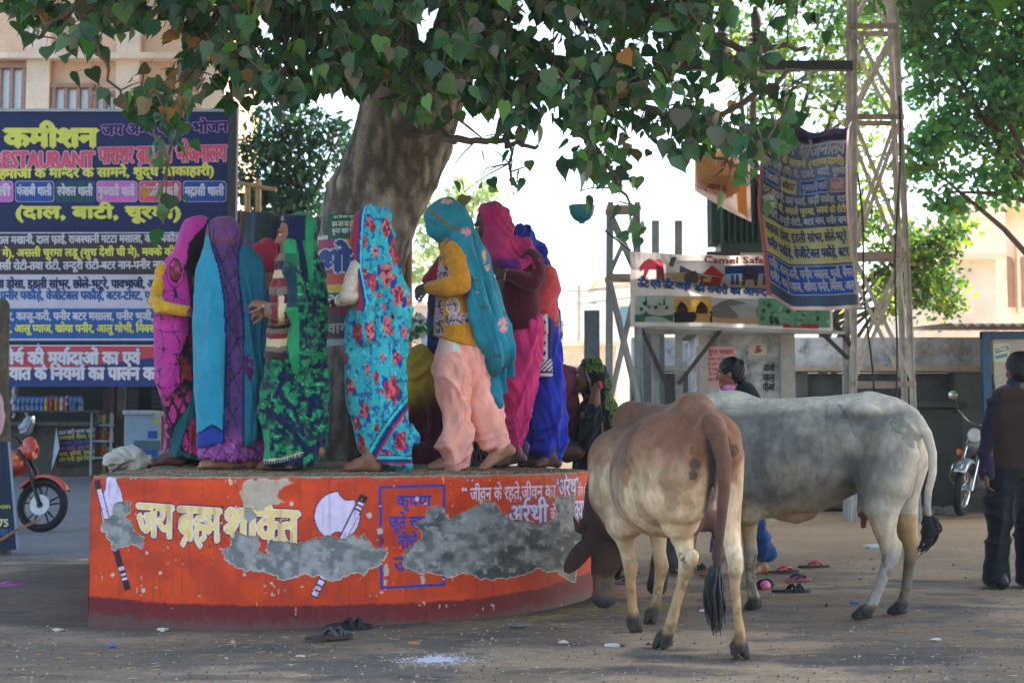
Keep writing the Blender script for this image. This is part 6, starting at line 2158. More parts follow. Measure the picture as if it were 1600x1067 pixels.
 solid(s, .0064, 'sari_skirt', CLOTH(), r, col, [(6, 19, 1.5, .7), (-32, 44, 2.4, .4), (4, 10, .6, .9, lambda u, v, V: sstep(600, 690, v))])
 # pallu
 s = Body(d)
 hood(s, hd)
 s.ch([(581, 350, 24), (583, 366, 27), (590, 398, 31), (596, 440, 37), (598, 490, 39), (599, 540, 38), (600, 585, 34)], k=.05, sy=.8)
 s.ch([(563, 345, 10, -.02), (560, 385, 10, -.06), (562, 430, 11, -.14), (568, 470, 11, -.17), (570, 520, 12, -.14)], k=.03)
 s.ell(W(541, 364, d), (.055, .12, .16), None, .012, neg=True)
 def col(u, v, V):
  c = pat(u, v, V)
  e = xat(v, [(320, 562), (335, 557), (380, 554), (420, 553), (450, 559), (475, 563), (500, 556)])
  st, hit = stripes(u - e, [4.5, 4.5, 3.2, 1.2], [S(150, 26, 60), navy, S(40, 190, 196), navy])
  c = put(c, hit & (v < 486), st)
  c = put(c, (u < e) & (v < 486), S(150, 26, 60))
  return c
 solid(s, .0064, 'pallu', CLOTH(), r, col, [(3, 24, 1.9, .5, lambda u, v, V: .35 + sstep(370, 440, v)), (-4, 12, .8, .8, lambda u, v, V: sstep(380, 440, v)), (50, 40, 1.4, .5)])
# ------------------------------------------------------------------ 6 mustard cardigan, teal dupatta, peach salwar
def w_mustard():
 d = 8.75; z = float(ptop(-.25, d))
 r = person('woman in mustard cardigan and peach salwar, head bowed under a teal dupatta', d, 730, z)
 b = Body(d)
 hd = head(b, W(696, 348, d), 88, 48)
 b.ch([(706, 385, 12), (712, 450, 26), (716, 520, 28)], k=.03, sy=.8)
 b.ch([(714, 520, 20), (706, 620, 13, -.07), (708, 722, 8, -.03)], k=.02)
 b.ch([(718, 520, 20), (750, 640, 13, .07), (786, 704, 8, .06)], k=.02)
 foot(b, [W(708, 720, d - .03)[0], d - .03, z + .075], (-1, -.12), s=1.08)
 foot(b, [W(786, 704, d + .06)[0], d + .06, z + .165], (-1, -.25), lift=.095, s=1.05)
 b.ch([(708, 400, 9), (718, 440, 9, -.16), (684, 448, 8, -.14), (668, 450, 7, -.12)], k=.02)
 b.ch([(708, 420, 9), (690, 446, 8, -.06), (669, 446, 7, -.05)], k=.02)
 hand(b, W(668, 451, d - .12), (-.9, .1, -.4), (-.6, -.5, .7), side=-1, curl=48)
 hand(b, W(669, 446, d - .05), (-.9, -.1, -.3), (-.5, .2, .8), side=1, curl=45)
 skin_mesh(b, r, TAN * .9, hd, extra=lambda u, v, V, c: put(c, (u < 690) & (v > 425) & (v < 500), S(80, 62, 58)))
 # salwar
 s = Body(d)
 s.ch([(722, 510, 32), (722, 540, 35), (722, 575, 38)], k=.06, sy=.8)
 s.ch([(708, 580, 25, -.08), (706, 630, 23, -.08), (712, 680, 20, -.06), (714, 712, 17, -.05), (713, 722, 14, -.05)], k=.04, sy=.95)
 s.ch([(732, 570, 34, .06), (742, 615, 31, .08), (758, 655, 26, .08), (774, 690, 20, .07), (783, 702, 13, .06)], k=.05, sy=.95)
 def col(u, v, V):
  return mixc(S(232, 146, 124), S(246, 170, 148), fbm(u / 14, v / 26, 0, 4, 3))
 solid(s, VOX, 'salwar', CLOTH(), r, col, [(-28, 22, 3.0, .5, lambda u, v, V: sstep(505, 560, v)), (22, 17, 1.6, .7, lambda u, v, V: sstep(520, 600, v)), (62, 15, 2.0, .8, lambda u, v, V: sstep(640, 700, v)), (-10, 10, .8, .8)], smooth=2)
 # kurta panel
 s = Body(d)
 s.ch([(705, 540, 17, -.068), (704, 565, 19, -.074), (703, 612, 19, -.076)], k=.02, sy=.75).hem((680, 590), (730, 592))
 def col(u, v, V):
  n = fbm(u / 5, v / 7, 0, 3, 3)
  c = mixc(S(180, 200, 186), S(222, 178, 160), sstep(.42, .58, np.sin(u / 5.5) * .5 + .5) * .8)
  c = mixc(c, S(206, 214, 200), .5 * (np.abs(np.sin(u / 4.5 + v / 6)) < .2))
  c = put(c, v > 586, S(214, 204, 186))
  c = put(c, (np.abs(v - 578) < 2) & (n > .4), S(150, 176, 160))
  return c
 solid(s, VOX, 'kurta', CLOTH(), r, col, [(0, 18, 1.0, .5)])
 # cardigan
 s = Body(d)
 s.ch([(703, 388, 16), (706, 404, 21), (708, 440, 26), (711, 480, 30), (713, 540, 39)], k=.03, sy=.92).cut(W(680, 526, d), (-.28, 0, -.96))
 s.ch([(711, 394, 18, -.12), (718, 425, 17.5, -.16), (718, 442, 17.5, -.18), (700, 448, 14.5, -.20), (683, 449, 11.5, -.16), (673, 450, 10, -.13)], k=.02)
 def col(u, v, V):
  must = mixc(S(176, 118, 26), S(196, 138, 40), vn(u / 3, v / 2.5, 0, 2))
  arm = (V[:, 1] < d - .10) & (v < 466) & ((u > 700) | (v > 432))
  grey = mixc(S(172, 156, 158), S(84, 70, 80), (vn(u / 2.6, v / 2.6, 0, 5) > .58))
  c = must.copy()
  panel = (u < 692 + (v - 450) * .02) & (v > 395)
  c = put(c, panel & (u > 688) & (v > 400), grey)
  edge = xat(v, [(390, 690), (440, 684), (480, 680), (530, 679)])
  c = put(c, (u > edge + 1) & (u < edge + 12) & (v > 462), grey)
  c = put(c, (v > 492 - (u - 700) * .12) & (v < 508 - (u - 700) * .12) & (u > 696) & (u < 740), grey)
  c = put(c, (v > 416) & (v < 434) & (u < 702), grey)
  ring = np.hypot((u - 708) / 11, (v - 478) / 13)
  c = put(c, ring < 1, grey)
  c = put(c, (ring > .86) & (ring < 1.02), S(206, 196, 190))
  for by in (478, 506):
   c = put(c, np.hypot(u - edge - 6, v - by) < 3, S(70, 40, 40))
  c = put(c, arm, must)
  return c
 solid(s, .0064, 'cardigan', KNIT(), r, col, [(75, 14, .9, .6, lambda u, v, V: (V[:, 1] < d - .1) * 1.0), (90, 30, .8, .5)])
 # dupatta
 s = Body(d)
 hood(s, hd)
 s.ch([(697, 338, 22), (690, 344, 24), (684, 356, 20), (690, 364, 17)], k=.04, sy=.95)
 s.ch([(706, 338, 24), (718, 360, 23), (736, 392, 20, .02), (752, 440, 23, .0), (765, 490, 26, .0), (772, 530, 30, .0), (775, 545, 30, .0)], k=.05, sy=.75)
 s.ch([(720, 372, 16, -.12), (738, 420, 14, -.14), (742, 470, 15, -.12), (752, 520, 16, -.08), (762, 544, 14, -.05)], k=.04)
 s.ch([(786, 548, 14, .05), (786, 580, 15, .06), (780, 606, 11, .06), (773, 632, 3, .06)], k=.03, sy=.6)
 s.ell(W(688, 392, d), (.10, .2, .05), None, .012, neg=True)
 def col(u, v, V):
  n = fbm(u / 16, v / 30, 0, 7, 3)
  c = mixc(S(0, 132, 152), S(6, 112, 134), n)
  fl = [(698, 315, 10, 4), (728, 362, 8, 7), (756, 400, 4, 12), (762, 418, 4, 6), (786, 508, 8, 12), (745, 458, 3, 2)]
  for i, (x, y, a, e) in enumerate(fl):
   q = ((u - x) / a) ** 2 + ((v - y) / e) ** 2
   c = put(c, (q < 1) & (vn(u / 3, v / 3, 0, i) > .3), S(206, 130, 150) if i else S(190, 150, 130))
   c = put(c, (q < .5) & (vn(u / 2, v / 2, 0, i) > .6), S(214, 170, 110))
  c = put(c, (segdist(u, v, [(672, 330), (690, 344), (706, 356), (716, 360)]) < 2.6), mixc(S(70, 84, 60), S(130, 110, 60), vn(u / 2, v / 2, 0, 1)))
  for x, y in ((742, 438), (758, 480), (792, 490), (776, 556)):
   c = put(c, (np.abs(u - x) < 6) & (np.abs(v - y) < 1.6), S(76, 84, 56))
  return c
 solid(s, VOX, 'dupatta', CLOTH(), r, col, [(-22, 20, 2.2, .5, lambda u, v, V: .25 + sstep(350, 430, v)), (-26, 11, .9, .7, lambda u, v, V: sstep(380, 440, v)), (55, 18, 1.0, .5, lambda u, v, V: sstep(400, 360, v)), (70, 22, 1.6, .6, lambda u, v, V: sstep(500, 540, v) * sstep(580, 550, v))])
 return r
# ------------------------------------------------------------------ 7 magenta shawl, maroon sweater
def w_pink():
 d = 9.2; z = float(ptop(0, d))
 r = person('woman leaning forward in a magenta shawl, maroon sweater and bright pink salwar', d, 800, z)
 b = Body(d)
 hd = head(b, W(766, 352, d), 82, 18)
 b.ch([(770, 385, 14), (800, 430, 26), (812, 500, 26)], k=.03, sy=.8)
 b.ch([(812, 425, 9), (836, 432, 9, -.11), (815, 437, 8, -.17), (792, 429, 7, -.16)], k=.02)
 hand(b, W(790, 428, d - .16), (-.9, .1, .35), (.2, -.9, .3), side=-1, curl=40)
 b.ch([(812, 500, 20), (812, 610, 12), (806, 708, 8)], k=.02)
 b.ch([(808, 500, 20, .05), (794, 610, 12, .13), (778, 714, 8, .15)], k=.02)
 foot(b, [W(806, 706, d)[0], d, z + .11], (-1, -.15), lift=.03)
 foot(b, [W(778, 712, d + .15)[0], d + .15, z + .075], (-1, 0))
 skin_mesh(b, r, DARKS, hd, S(24, 20, 20))
 s = Body(d)
 s.ch([(824, 510, 24), (818, 560, 25), (812, 610, 24), (810, 650, 22), (806, 690, 15), (806, 702, 11)], k=.04, sy=.95)
 s.ch([(808, 520, 22, .1), (796, 600, 20, .12), (784, 690, 13, .14), (780, 706, 10, .15)], k=.04)
 solid(s, VOX, 'salwar', CLOTH(), r, lambda u, v, V: mixc(S(206, 10, 106), S(176, 8, 92), fbm(u / 10, v / 22, 0, 2, 3)), [(20, 15, 2.2, .6), (-14, 9, .9, .7), (60, 18, 1.4, .6, lambda u, v, V: sstep(620, 680, v))])
 s = Body(d)
 s.ch([(790, 400, 24), (806, 430, 30), (812, 470, 30), (816, 535, 31)], k=.04, sy=.85).hem((784, 516))
 s.ch([(830, 405, 17, -.08), (838, 430, 15.5, -.12), (832, 441, 15, -.15), (812, 437, 12.5, -.18), (794, 430, 10, -.16)], k=.02)
 solid(s, VOX, 'sweater', KNIT(), r, lambda u, v, V: mixc(S(80, 22, 40), S(60, 18, 32), vn(u / 3, v / 3, 0, 3)), [(70, 14, 1.0, .6)])
 MB().torus(W(791, 429, d - .16), .034, .009, (-1, .1, .3), 20, 8).build('bangle', mat('grey_bangle', S(168, 150, 144), .4, bmp=0), r, smooth=True)
 s = Body(d)
 hood(s, hd)
 s.ch([(770, 345, 22), (772, 360, 24), (776, 380, 20), (790, 392, 24), (812, 398, 24), (828, 404, 20)], k=.05, sy=.95)
 s.ch([(772, 372, 18, -.06), (782, 402, 15, -.12), (806, 412, 12, -.16), (836, 414, 10, -.12)], k=.04)
 s.ell(W(736, 355, d), (.088, .15, .14), None, .012, neg=True)
 def col(u, v, V):
  c = mixc(S(190, 22, 108), S(160, 20, 96), fbm(u / 10, v / 10, 0, 3, 3))
  q = np.hypot((u - 792) / 26, (v - 412) / 12)
  return mixc(c, S(70, 30, 120), .9 * sstep(1.2, .5, q) * sstep(398, 408, v))
 solid(s, VOX, 'shawl', CLOTH(), r, col, [(50, 16, 1.7, .6), (-35, 13, 1.0, .8), (20, 30, 1.4, .5)])
# ------------------------------------------------------------------ 8 royal blue
def w_blue():
 d = 9.55; z = float(ptop(.1, d))
 r = person('woman in royal blue dupatta and salwar with a coral sweater, rightmost on the platform', d, 850, z)
 b = Body(d)
 hd = head(b, W(816, 384, d), 84, 25)
 b.ch([(822, 400, 13), (846, 450, 24), (852, 520, 24)], k=.03, sy=.8)
 b.ch([(846, 440, 9), (858, 456, 9, -.12), (830, 474, 8, -.17), (806, 472, 7, -.1)], k=.02)
 hand(b, W(806, 472, d - .1), (-1, 0, 0), (0, -.8, .5), side=-1, curl=40)
 b.ch([(852, 515, 20), (856, 620, 12), (862, 714, 8, -.02)], k=.02)
 b.ch([(850, 515, 20, .05), (842, 620, 12, .12), (842, 712, 8, .14)], k=.02)
 foot(b, [W(862, 712, d)[0], d - .02, z + .075], (-.9, -.4))
 foot(b, [W(842, 708, d + .14)[0], d + .14, z + .075], (-1, 0))
 skin_mesh(b, r, DARKS, hd, S(24, 20, 20))
 s = Body(d)
 s.ch([(850, 506, 24), (854, 560, 23), (855, 620, 25), (860, 660, 25), (862, 690, 21), (861, 704, 15)], k=.04, sy=.95)
 s.ch([(840, 540, 16, .1), (842, 620, 16, .12), (842, 690, 16, .13), (842, 704, 12, .14)], k=.04)
 solid(s, VOX, 'salwar', CLOTH(), r, lambda u, v, V: mixc(S(16, 46, 186), S(8, 28, 128), fbm(u / 10, v / 24, 0, 2, 3)), [(14, 16, 2.0, .6), (-20, 10, 1.0, .7), (60, 16, 1.4, .6, lambda u, v, V: sstep(620, 680, v))])
 s = Body(d)
 s.ch([(850, 508, 17, -.09), (848, 560, 16, -.10), (847, 605, 17, -.10)], k=.03, sy=.8).hem((830, 590))
 def col(u, v, V):
  c = np.tile(S(18, 26, 92), (len(u), 1))
  wht = S(206, 196, 190)
  band = (u > 842) & (u < 856)
  c = put(c, band, wht)
  c = put(c, band & (np.hypot((u - 849) / 3.4, ((v - 512) % 16 - 8) / 4.6) < 1), S(26, 32, 100))
  low = v > 562
  c = put(c, low, wht)
  c = put(c, low & (v < 580) & (np.sin((u + v) * .9) > .0), S(24, 28, 90))
  c = put(c, (v > 580) & (v < 584), S(24, 28, 90))
  return c
 solid(s, VOX, 'kurta', CLOTH(), r, col, [(0, 16, .7, .5)])
 s = Body(d)
 s.ch([(834, 420, 22), (846, 450, 25), (849, 490, 24), (850, 525, 25)], k=.04, sy=.85).hem((830, 512))
 s.ch([(852, 432, 18, -.08), (860, 452, 16, -.12), (850, 468, 13.5, -.16), (826, 474, 11, -.18), (808, 474, 9, -.12)], k=.02)
 solid(s, VOX, 'sweater', KNIT(), r, lambda u, v, V: mixc(S(214, 84, 84), S(186, 66, 74), vn(u / 3, v / 3, 0, 3)), [(60, 14, 1.0, .6)])
 s = Body(d)
 hood(s, hd)
 s.ch([(816, 376, 21), (819, 388, 23), (832, 398, 22), (846, 420, 20), (852, 432, 19)], k=.05, sy=.95)
 s.ch([(842, 400, 10, .1), (862, 445, 8, .06), (868, 520, 6, .06)], k=.03)
 s.ell(W(794, 374, d), (.075, .12, .12), None, .012, neg=True)
 solid(s, VOX, 'dupatta', CLOTH(), r, lambda u, v, V: mixc(S(22, 50, 176), S(14, 34, 140), fbm(u / 10, v / 10, 0, 3, 3)), [(45, 16, 1.5, .6), (-35, 12, .9, .8)])
# ------------------------------------------------------------------ 9 woman half hidden behind the cardigan
def w_hidden():
 d = 9.75; z = float(ptop(-.6, d))
 r = person('woman in dark blue clothes with a crimson sleeve, hidden behind the mustard cardigan', d, 700, z)
 b = Body(d)
 hd = head(b, W(708, 372, d), 80, 20)
 b.ch([(706, 420, 22), (706, 520, 24), (704, 660, 18)], k=.03, sy=.8)
 foot(b, [W(716, 706, d)[0], d, z + .075], (-1, 0))
 skin_mesh(b, r, DARKS, hd)
 s = Body(d)
 s.ch([(698, 412, 17, -.06), (684, 432, 15, -.1), (672, 440, 11, -.14)], k=.02)
 solid(s, VOX, 'sleeve', CLOTH(), r, lambda u, v, V: mixc(S(170, 26, 62), S(130, 18, 48), fbm(u / 6, v / 6, 0, 3, 3)), [(60, 10, 1.3, .7)])
 s = Body(d)
 s.ch([(704, 420, 20), (694, 470, 24), (692, 540, 26), (694, 620, 28), (698, 690, 28)], k=.04, sy=.8)
 solid(s, VOX, 'kurta', CLOTH(), r, lambda u, v, V: mixc(S(22, 34, 60), S(24, 50, 110), sstep(.5, .6, fbm(u / 8, v / 20, 0, 5, 3)) * (v < 540)), [(5, 14, 1.2, .6)])
 s = Body(d)
 hood(s, hd)
 s.ch([(709, 366, 22), (712, 384, 22), (712, 410, 24)], k=.04)
 solid(s, VOX, 'headscarf', CLOTH(), r, S(150, 24, 60), [(45, 14, 1.2, .6)])
# ------------------------------------------------------------------ seated and waiting people
def seated(label, d, u, vh, w_top, w_bot, vb, colf, z, tone=DARKS, yaw=20, rh=17, lean=0):
 r = person(label, d, u, z)
 b = Body(d)
 hd = head(b, W(u, vh, d), yaw, 20)
 b.ch([(u + lean, vh + 45, w_top * .7), (u + lean, vb - 30, w_bot * .7)], k=.05, sy=.8)
 b.ch([(u - w_bot * .6, vb - 12, 14, -.2), (u + w_bot * .6, vb - 12, 14, -.2)], k=.04)
 skin_mesh(b, r, tone, hd)
 s = Body(d)
 hood(s, hd)
 s.ch([(u, vh - 3, rh), (u + lean * .5, vh + 12, rh + 1), (u + lean, vh + 40, w_top), (u + lean, (vh + vb) / 2 + 20, (w_top + w_bot) / 2 + 3), (u + lean, vb - 24, w_bot)], k=.06, sy=.9)
 s.ch([(u - w_bot * .8, vb - 16, 15, -.2), (u + w_bot * .8, vb - 16, 15, -.2)], k=.06)
 s.ch([(u - w_top, vh + 60, 13, -.1), (u - w_bot, vb - 30, 14, -.15)], k=.05)
 f = rotm(yaw, 20) @ np.array([0, 1., 0])
 s.ell(W(u, vh + 2, d) + f * .13, (.075, .075, .09), None, .012, neg=True)
 solid(s, .0085, 'shawl', CLOTH(), r, colf, [(8, 20, 1.8, .6), (40, 15, 1.0, .7), (-30, 30, 1.6, .5)])
 return r
def w_seated():
 seated('seated woman under a yellow veil fading to maroon, between the turquoise sari and peach salwar', 9.75, 661, 572, 27, 40, 728,
           lambda u, v, V: mixc(mixc(S(176, 146, 18), S(140, 112, 20), fbm(u / 10, v / 10, 0, 3, 3)), mixc(S(84, 22, 44), S(60, 18, 36), fbm(u / 10, v / 20, 0, 5, 3)), sstep(596, 650, v + .5 * (u - 660))), float(ptop(-.6, 9.75)), yaw=25, rh=22)
 seated('person seated under a dark maroon shawl behind the teal dupatta tail', 10.0, 772, 585, 26, 32, 716,
           lambda u, v, V: mixc(S(100, 22, 48), S(72, 18, 38), fbm(u / 9, v / 16, 0, 5, 3)), float(ptop(-.1, 10)), yaw=100)
 seated('person seated at the back right of the platform in a dusty plum shawl', 10.7, 884, 600, 22, 28, 716,
           lambda u, v, V: mixc(mixc(S(136, 58, 84), S(112, 44, 70), fbm(u / 8, v / 8, 0, 5, 3)), S(96, 34, 66), sstep(630, 640, v)), float(ptop(.4, 10.7)), yaw=-40, rh=15)
def w_lime():
 d = 10.6
 r = person('woman in black with a lime green printed scarf, hand raised to her cheek', d, 932, 0)
 b = Body(d)
 hd = head(b, W(919, 588, d), 88, -2)
 b.ch([(926, 630, 12), (932, 680, 24), (934, 780, 26), (934, 860, 20)], k=.03, sy=.8)
 b.ch([(930, 672, 13, -.1), (928, 640, 11, -.14), (930, 618, 8, -.15)], k=.02)
 hand(b, W(930, 616, d - .15), (.25, .0, 1), (0, -1, 0), side=-1, curl=34)
 foot(b, [W(924, 896, d)[0], d, .075], (-1, 0))
 foot(b, [W(946, 896, d)[0], d + .1, .075], (-1, 0))
 skin_mesh(b, r, S(104, 66, 50), hd, S(20, 18, 20))
 lime, blk = S(84, 116, 30), S(14, 18, 26)
 s = Body(d)
 hood(s, hd)
 s.ch([(926, 584, 18), (932, 598, 20), (938, 622, 22), (946, 650, 20), (950, 690, 20), (950, 720, 18)], k=.05, sy=.95)
 s.ell(W(903, 590, d), (.085, .13, .13), None, .012, neg=True)
 def col(u, v, V):
  n = fbm(u / 5, v / 5, 0, 3, 3)
  c = np.tile(blk, (len(u), 1))
  c = put(c, ((v < 582) & (u < 944) | ((u > 946) & (v > 590) & (v < 640)) | ((u > 952) & (v < 665))) & (np.abs(np.sin(14 * n + u / 5)) > .72), lime)
  c = put(c, segdist(u, v, [(910, 566), (922, 598), (932, 640)]) < 1.8, S(150, 120, 130))
  return c
 solid(s, VOX, 'scarf', CLOTH(), r, col, [(40, 14, 1.1, .6), (0, 18, .9, .6)])
 s = Body(d)
 s.ch([(930, 640, 24), (930, 690, 31), (932, 760, 32), (934, 820, 33), (935, 920, 35)], k=.05, sy=.75).hem((900, 896))
 s.ch([(922, 650, 14, -.1), (920, 690, 14, -.14), (928, 676, 12, -.17), (929, 640, 11, -.16)], k=.02)
 solid(s, .0085, 'robe', CLOTH(), r, lambda u, v, V: mixc(mixc(S(14, 20, 26), S(26, 30, 34), fbm(u / 12, v / 30, 0, 5, 3)), lime, (np.abs(u - 908) < 4) & (np.abs(v - 648) < 5) & (vn(u / 2, v / 2, 0, 2) > .5)), [(5, 18, 1.6, .6), (40, 14, .8, .7)])
 p = MB().box(W(938, 601, d - .17), (.012, .009, .028), rotm(0, 0, -20))
 tag(p.build('mobile_phone', mat('red_plastic', S(196, 40, 46), .4, bmp=0), None, bevel=.004), 'small red phone held in the raised hand of the woman in black', 'phone')
def boy():
 d = 11.2
 r = person('black haired boy in dark sweater and jeans walking barefoot behind the grey cow', d, 1150, 0)
 b = Body(d)
 hd = head(b, W(1141, 584, d), 70, 4, s=.98)
 b.ch([(1146, 615, 11), (1152, 680, 26), (1154, 730, 25)], k=.03, sy=.7)
 foot(b, [W(1190, 872, d)[0], d, .075], (-.8, -.6))
 foot(b, [W(1120, 880, d - .2)[0], d - .25, .075], (-1, -.1))
 b.ch([(1156, 735, 18), (1170, 785, 12), (1190, 845, 9), (1191, 870, 8)], k=.02)
 b.ch([(1148, 735, 18), (1138, 800, 11, -.15), (1122, 845, 9, -.2), (1120, 870, 8, -.25)], k=.02)
 skin_mesh(b, r, S(136, 88, 66), hd)
 h = Body(d)
 R = rotm(70, 4)
 c = W(1141, 584, d)
 h.ell(c + R @ np.array([0, -.02, .042]), (.086, .104, .092), R, .02)
 h.ell(c + R @ np.array([0, -.06, -.02]), (.078, .06, .07), R, .02)
 h.ell(c + R @ np.array([0, .10, -.02]), (.09, .075, .06), R, .015, neg=True)
 solid(h, VOX, 'hair', vcmat('hair', .5, .3, 300), r, lambda u, v, V: mixc(S(7, 7, 9), S(18, 17, 20), fbm(u / 2, v / 6, 0, 3, 2)), [(30, 5, .7, .9)])
 s = Body(d)
 s.ch([(1150, 606, 15), (1160, 618, 24), (1158, 660, 30), (1156, 735, 30)], k=.04, sy=.7)
 s.ch([(1176, 625, 13), (1186, 690, 11), (1180, 750, 9)], k=.03)
 s.ch([(1134, 625, 12, -.1), (1120, 690, 11, -.15), (1110, 740, 9, -.2)], k=.03)
 solid(s, .0085, 'sweater', KNIT(), r, lambda u, v, V: put(mixc(S(14, 26, 34), S(20, 34, 40), vn(u / 4, v / 4, 0, 2)), (np.abs(v - 612 - .28 * np.abs(u - 1146)) < 1.6), S(40, 110, 110)), [(30, 20, 1.0, .6)])
 s = Body(d)
 s.ch([(1134, 607, 6, -.05), (1144, 606, 9, -.02), (1156, 606, 9, .03)], k=.02)
 solid(s, VOX, 'collar', CLOTH(), r, S(196, 110, 160))
 s = Body(d)
 s.ch([(1154, 735, 28), (1168, 780, 19), (1178, 815, 17), (1196, 862, 14)], k=.04, sy=.9)
 s.ch([(1148, 740, 24, -.1), (1138, 800, 17, -.15), (1124, 848, 13, -.2)], k=.04)
 solid(s, .0085, 'jeans', CLOTH(), r, lambda u, v, V: mixc(S(24, 74, 124), S(14, 50, 96), fbm(u / 8, v / 8, 0, 3, 3)), [(70, 14, 1.3, .7), (10, 16, .8, .6)])
def man():
 d = 10.1
 r = person('man standing with his back turned, brown vest over purple shirt and dark trousers', d, 1580, 0)
 b = Body(d)
 hd = head(b, W(1592, 578, d), 12, 0)
 b.ch([(1588, 615, 13), (1584, 660, 30), (1580, 760, 28)], k=.03, sy=.7)
 b.ch([(1572, 632, 9), (1556, 636, 9), (1546, 680, 9), (1541, 738, 7, -.08)], k=.02)
 b.ch([(1600, 632, 9), (1620, 636, 9), (1632, 680, 9), (1636, 738, 7, -.08)], k=.02)
 hand(b, W(1540, 742, d - .1), (.1, .1, -1), (-1, 0, 0), side=1, curl=25)
 hand(b, W(1636, 742, d - .1), (-.1, .1, -1), (1, 0, 0), side=-1, curl=25)
 skin_mesh(b, r, S(110, 74, 58), hd)
 h = Body(d)
 R = rotm(12, 0); c = W(1592, 578, d)
 h.ell(c + R @ np.array([0, -.015, .036]), (.084, .104, .094), R, .02)
 h.ell(c + R @ np.array([0, -.05, -.03]), (.076, .06, .07), R, .02)
 h.ell(c + R @ np.array([0, .11, -.03]), (.085, .06, .075), R, .015, neg=True)
 solid(h, VOX, 'hair', vcmat('hair', .5, .3, 300), r, lambda u, v, V: mixc(S(7, 7, 9), S(18, 17, 20), fbm(u / 2, v / 6, 0, 3, 2)), [(10, 5, .5, .9)])
 s = Body(d)
 s.ch([(1590, 608, 16), (1588, 600, 15)], k=.02)
 solid(s, VOX, 'collar', CLOTH(), r, S(26, 50, 74))
 s = Body(d)
 s.ch([(1556, 632, 15), (1546, 670, 14, .0), (1540, 710, 12, -.04), (1541, 738, 10, -.08)], k=.02)
 s.ch([(1620, 632, 15), (1632, 670, 14), (1636, 710, 12, -.04), (1636, 738, 10, -.08)], k=.02)
 solid(s, .0085, 'shirt', CLOTH(), r, lambda u, v, V: mixc(S(36, 26, 54), S(28, 20, 42), fbm(u / 6, v / 6, 0, 2, 3)), [(60, 16, 1.3, .7)])
 s = Body(d)
 s.ch([(1570, 622, 18), (1606, 622, 18)], k=.03)
 s.ch([(1588, 626, 30), (1586, 660, 42), (1584, 705, 41), (1583, 765, 41)], k=.05, sy=.62).hem((1545, 744))
 solid(s, .0085, 'vest', KNIT(), r, lambda u, v, V: mixc(S(58, 42, 36), S(46, 34, 30), vn(u / 4, v / 3, 0, 2)), [(80, 26, 1.3, .6), (0, 40, 1.2, .4)])
 s = Body(d)
 s.ch([(1582, 738, 38), (1582, 760, 38)], k=.05, sy=.65)
 s.ch([(1566, 765, 25, -.02), (1562, 830, 20, -.03), (1558, 890, 18, -.03), (1557, 925, 18, -.03)], k=.04, sy=.9).hem((1545, 908))
 s.ch([(1602, 765, 25, .02), (1606, 830, 20, .03), (1608, 890, 18, .03), (1608, 925, 18, .03)], k=.04, sy=.9)
 solid(s, .0085, 'trousers', CLOTH(), r, lambda u, v, V: mixc(S(12, 20, 27), S(18, 27, 33), fbm(u / 8, v / 12, 0, 3, 3)), [(75, 18, 1.4, .7), (5, 20, .8, .5)])
 for u, o in ((1557, -.03), (1608, .03)):
  f = Body(d)
  p = W(u, 700, d + o); p[2] = 0
  f.cone(p + [0, -.05, .045], p + [-.02, .17, .035], .045, .038, .02)
  f.cone(p + [0, -.04, .05], p + [0, -.04, .09], .044, .04, .02)
  solid(f, VOX, 'shoe', vcmat('black_leather', .4, .1), r, S(24, 26, 30))
for fn in (w_magenta, w_teal, w_red, w_green, w_turquoise, w_mustard, w_pink, w_blue, w_hidden, w_seated, w_lime, boy, man):
 fn()
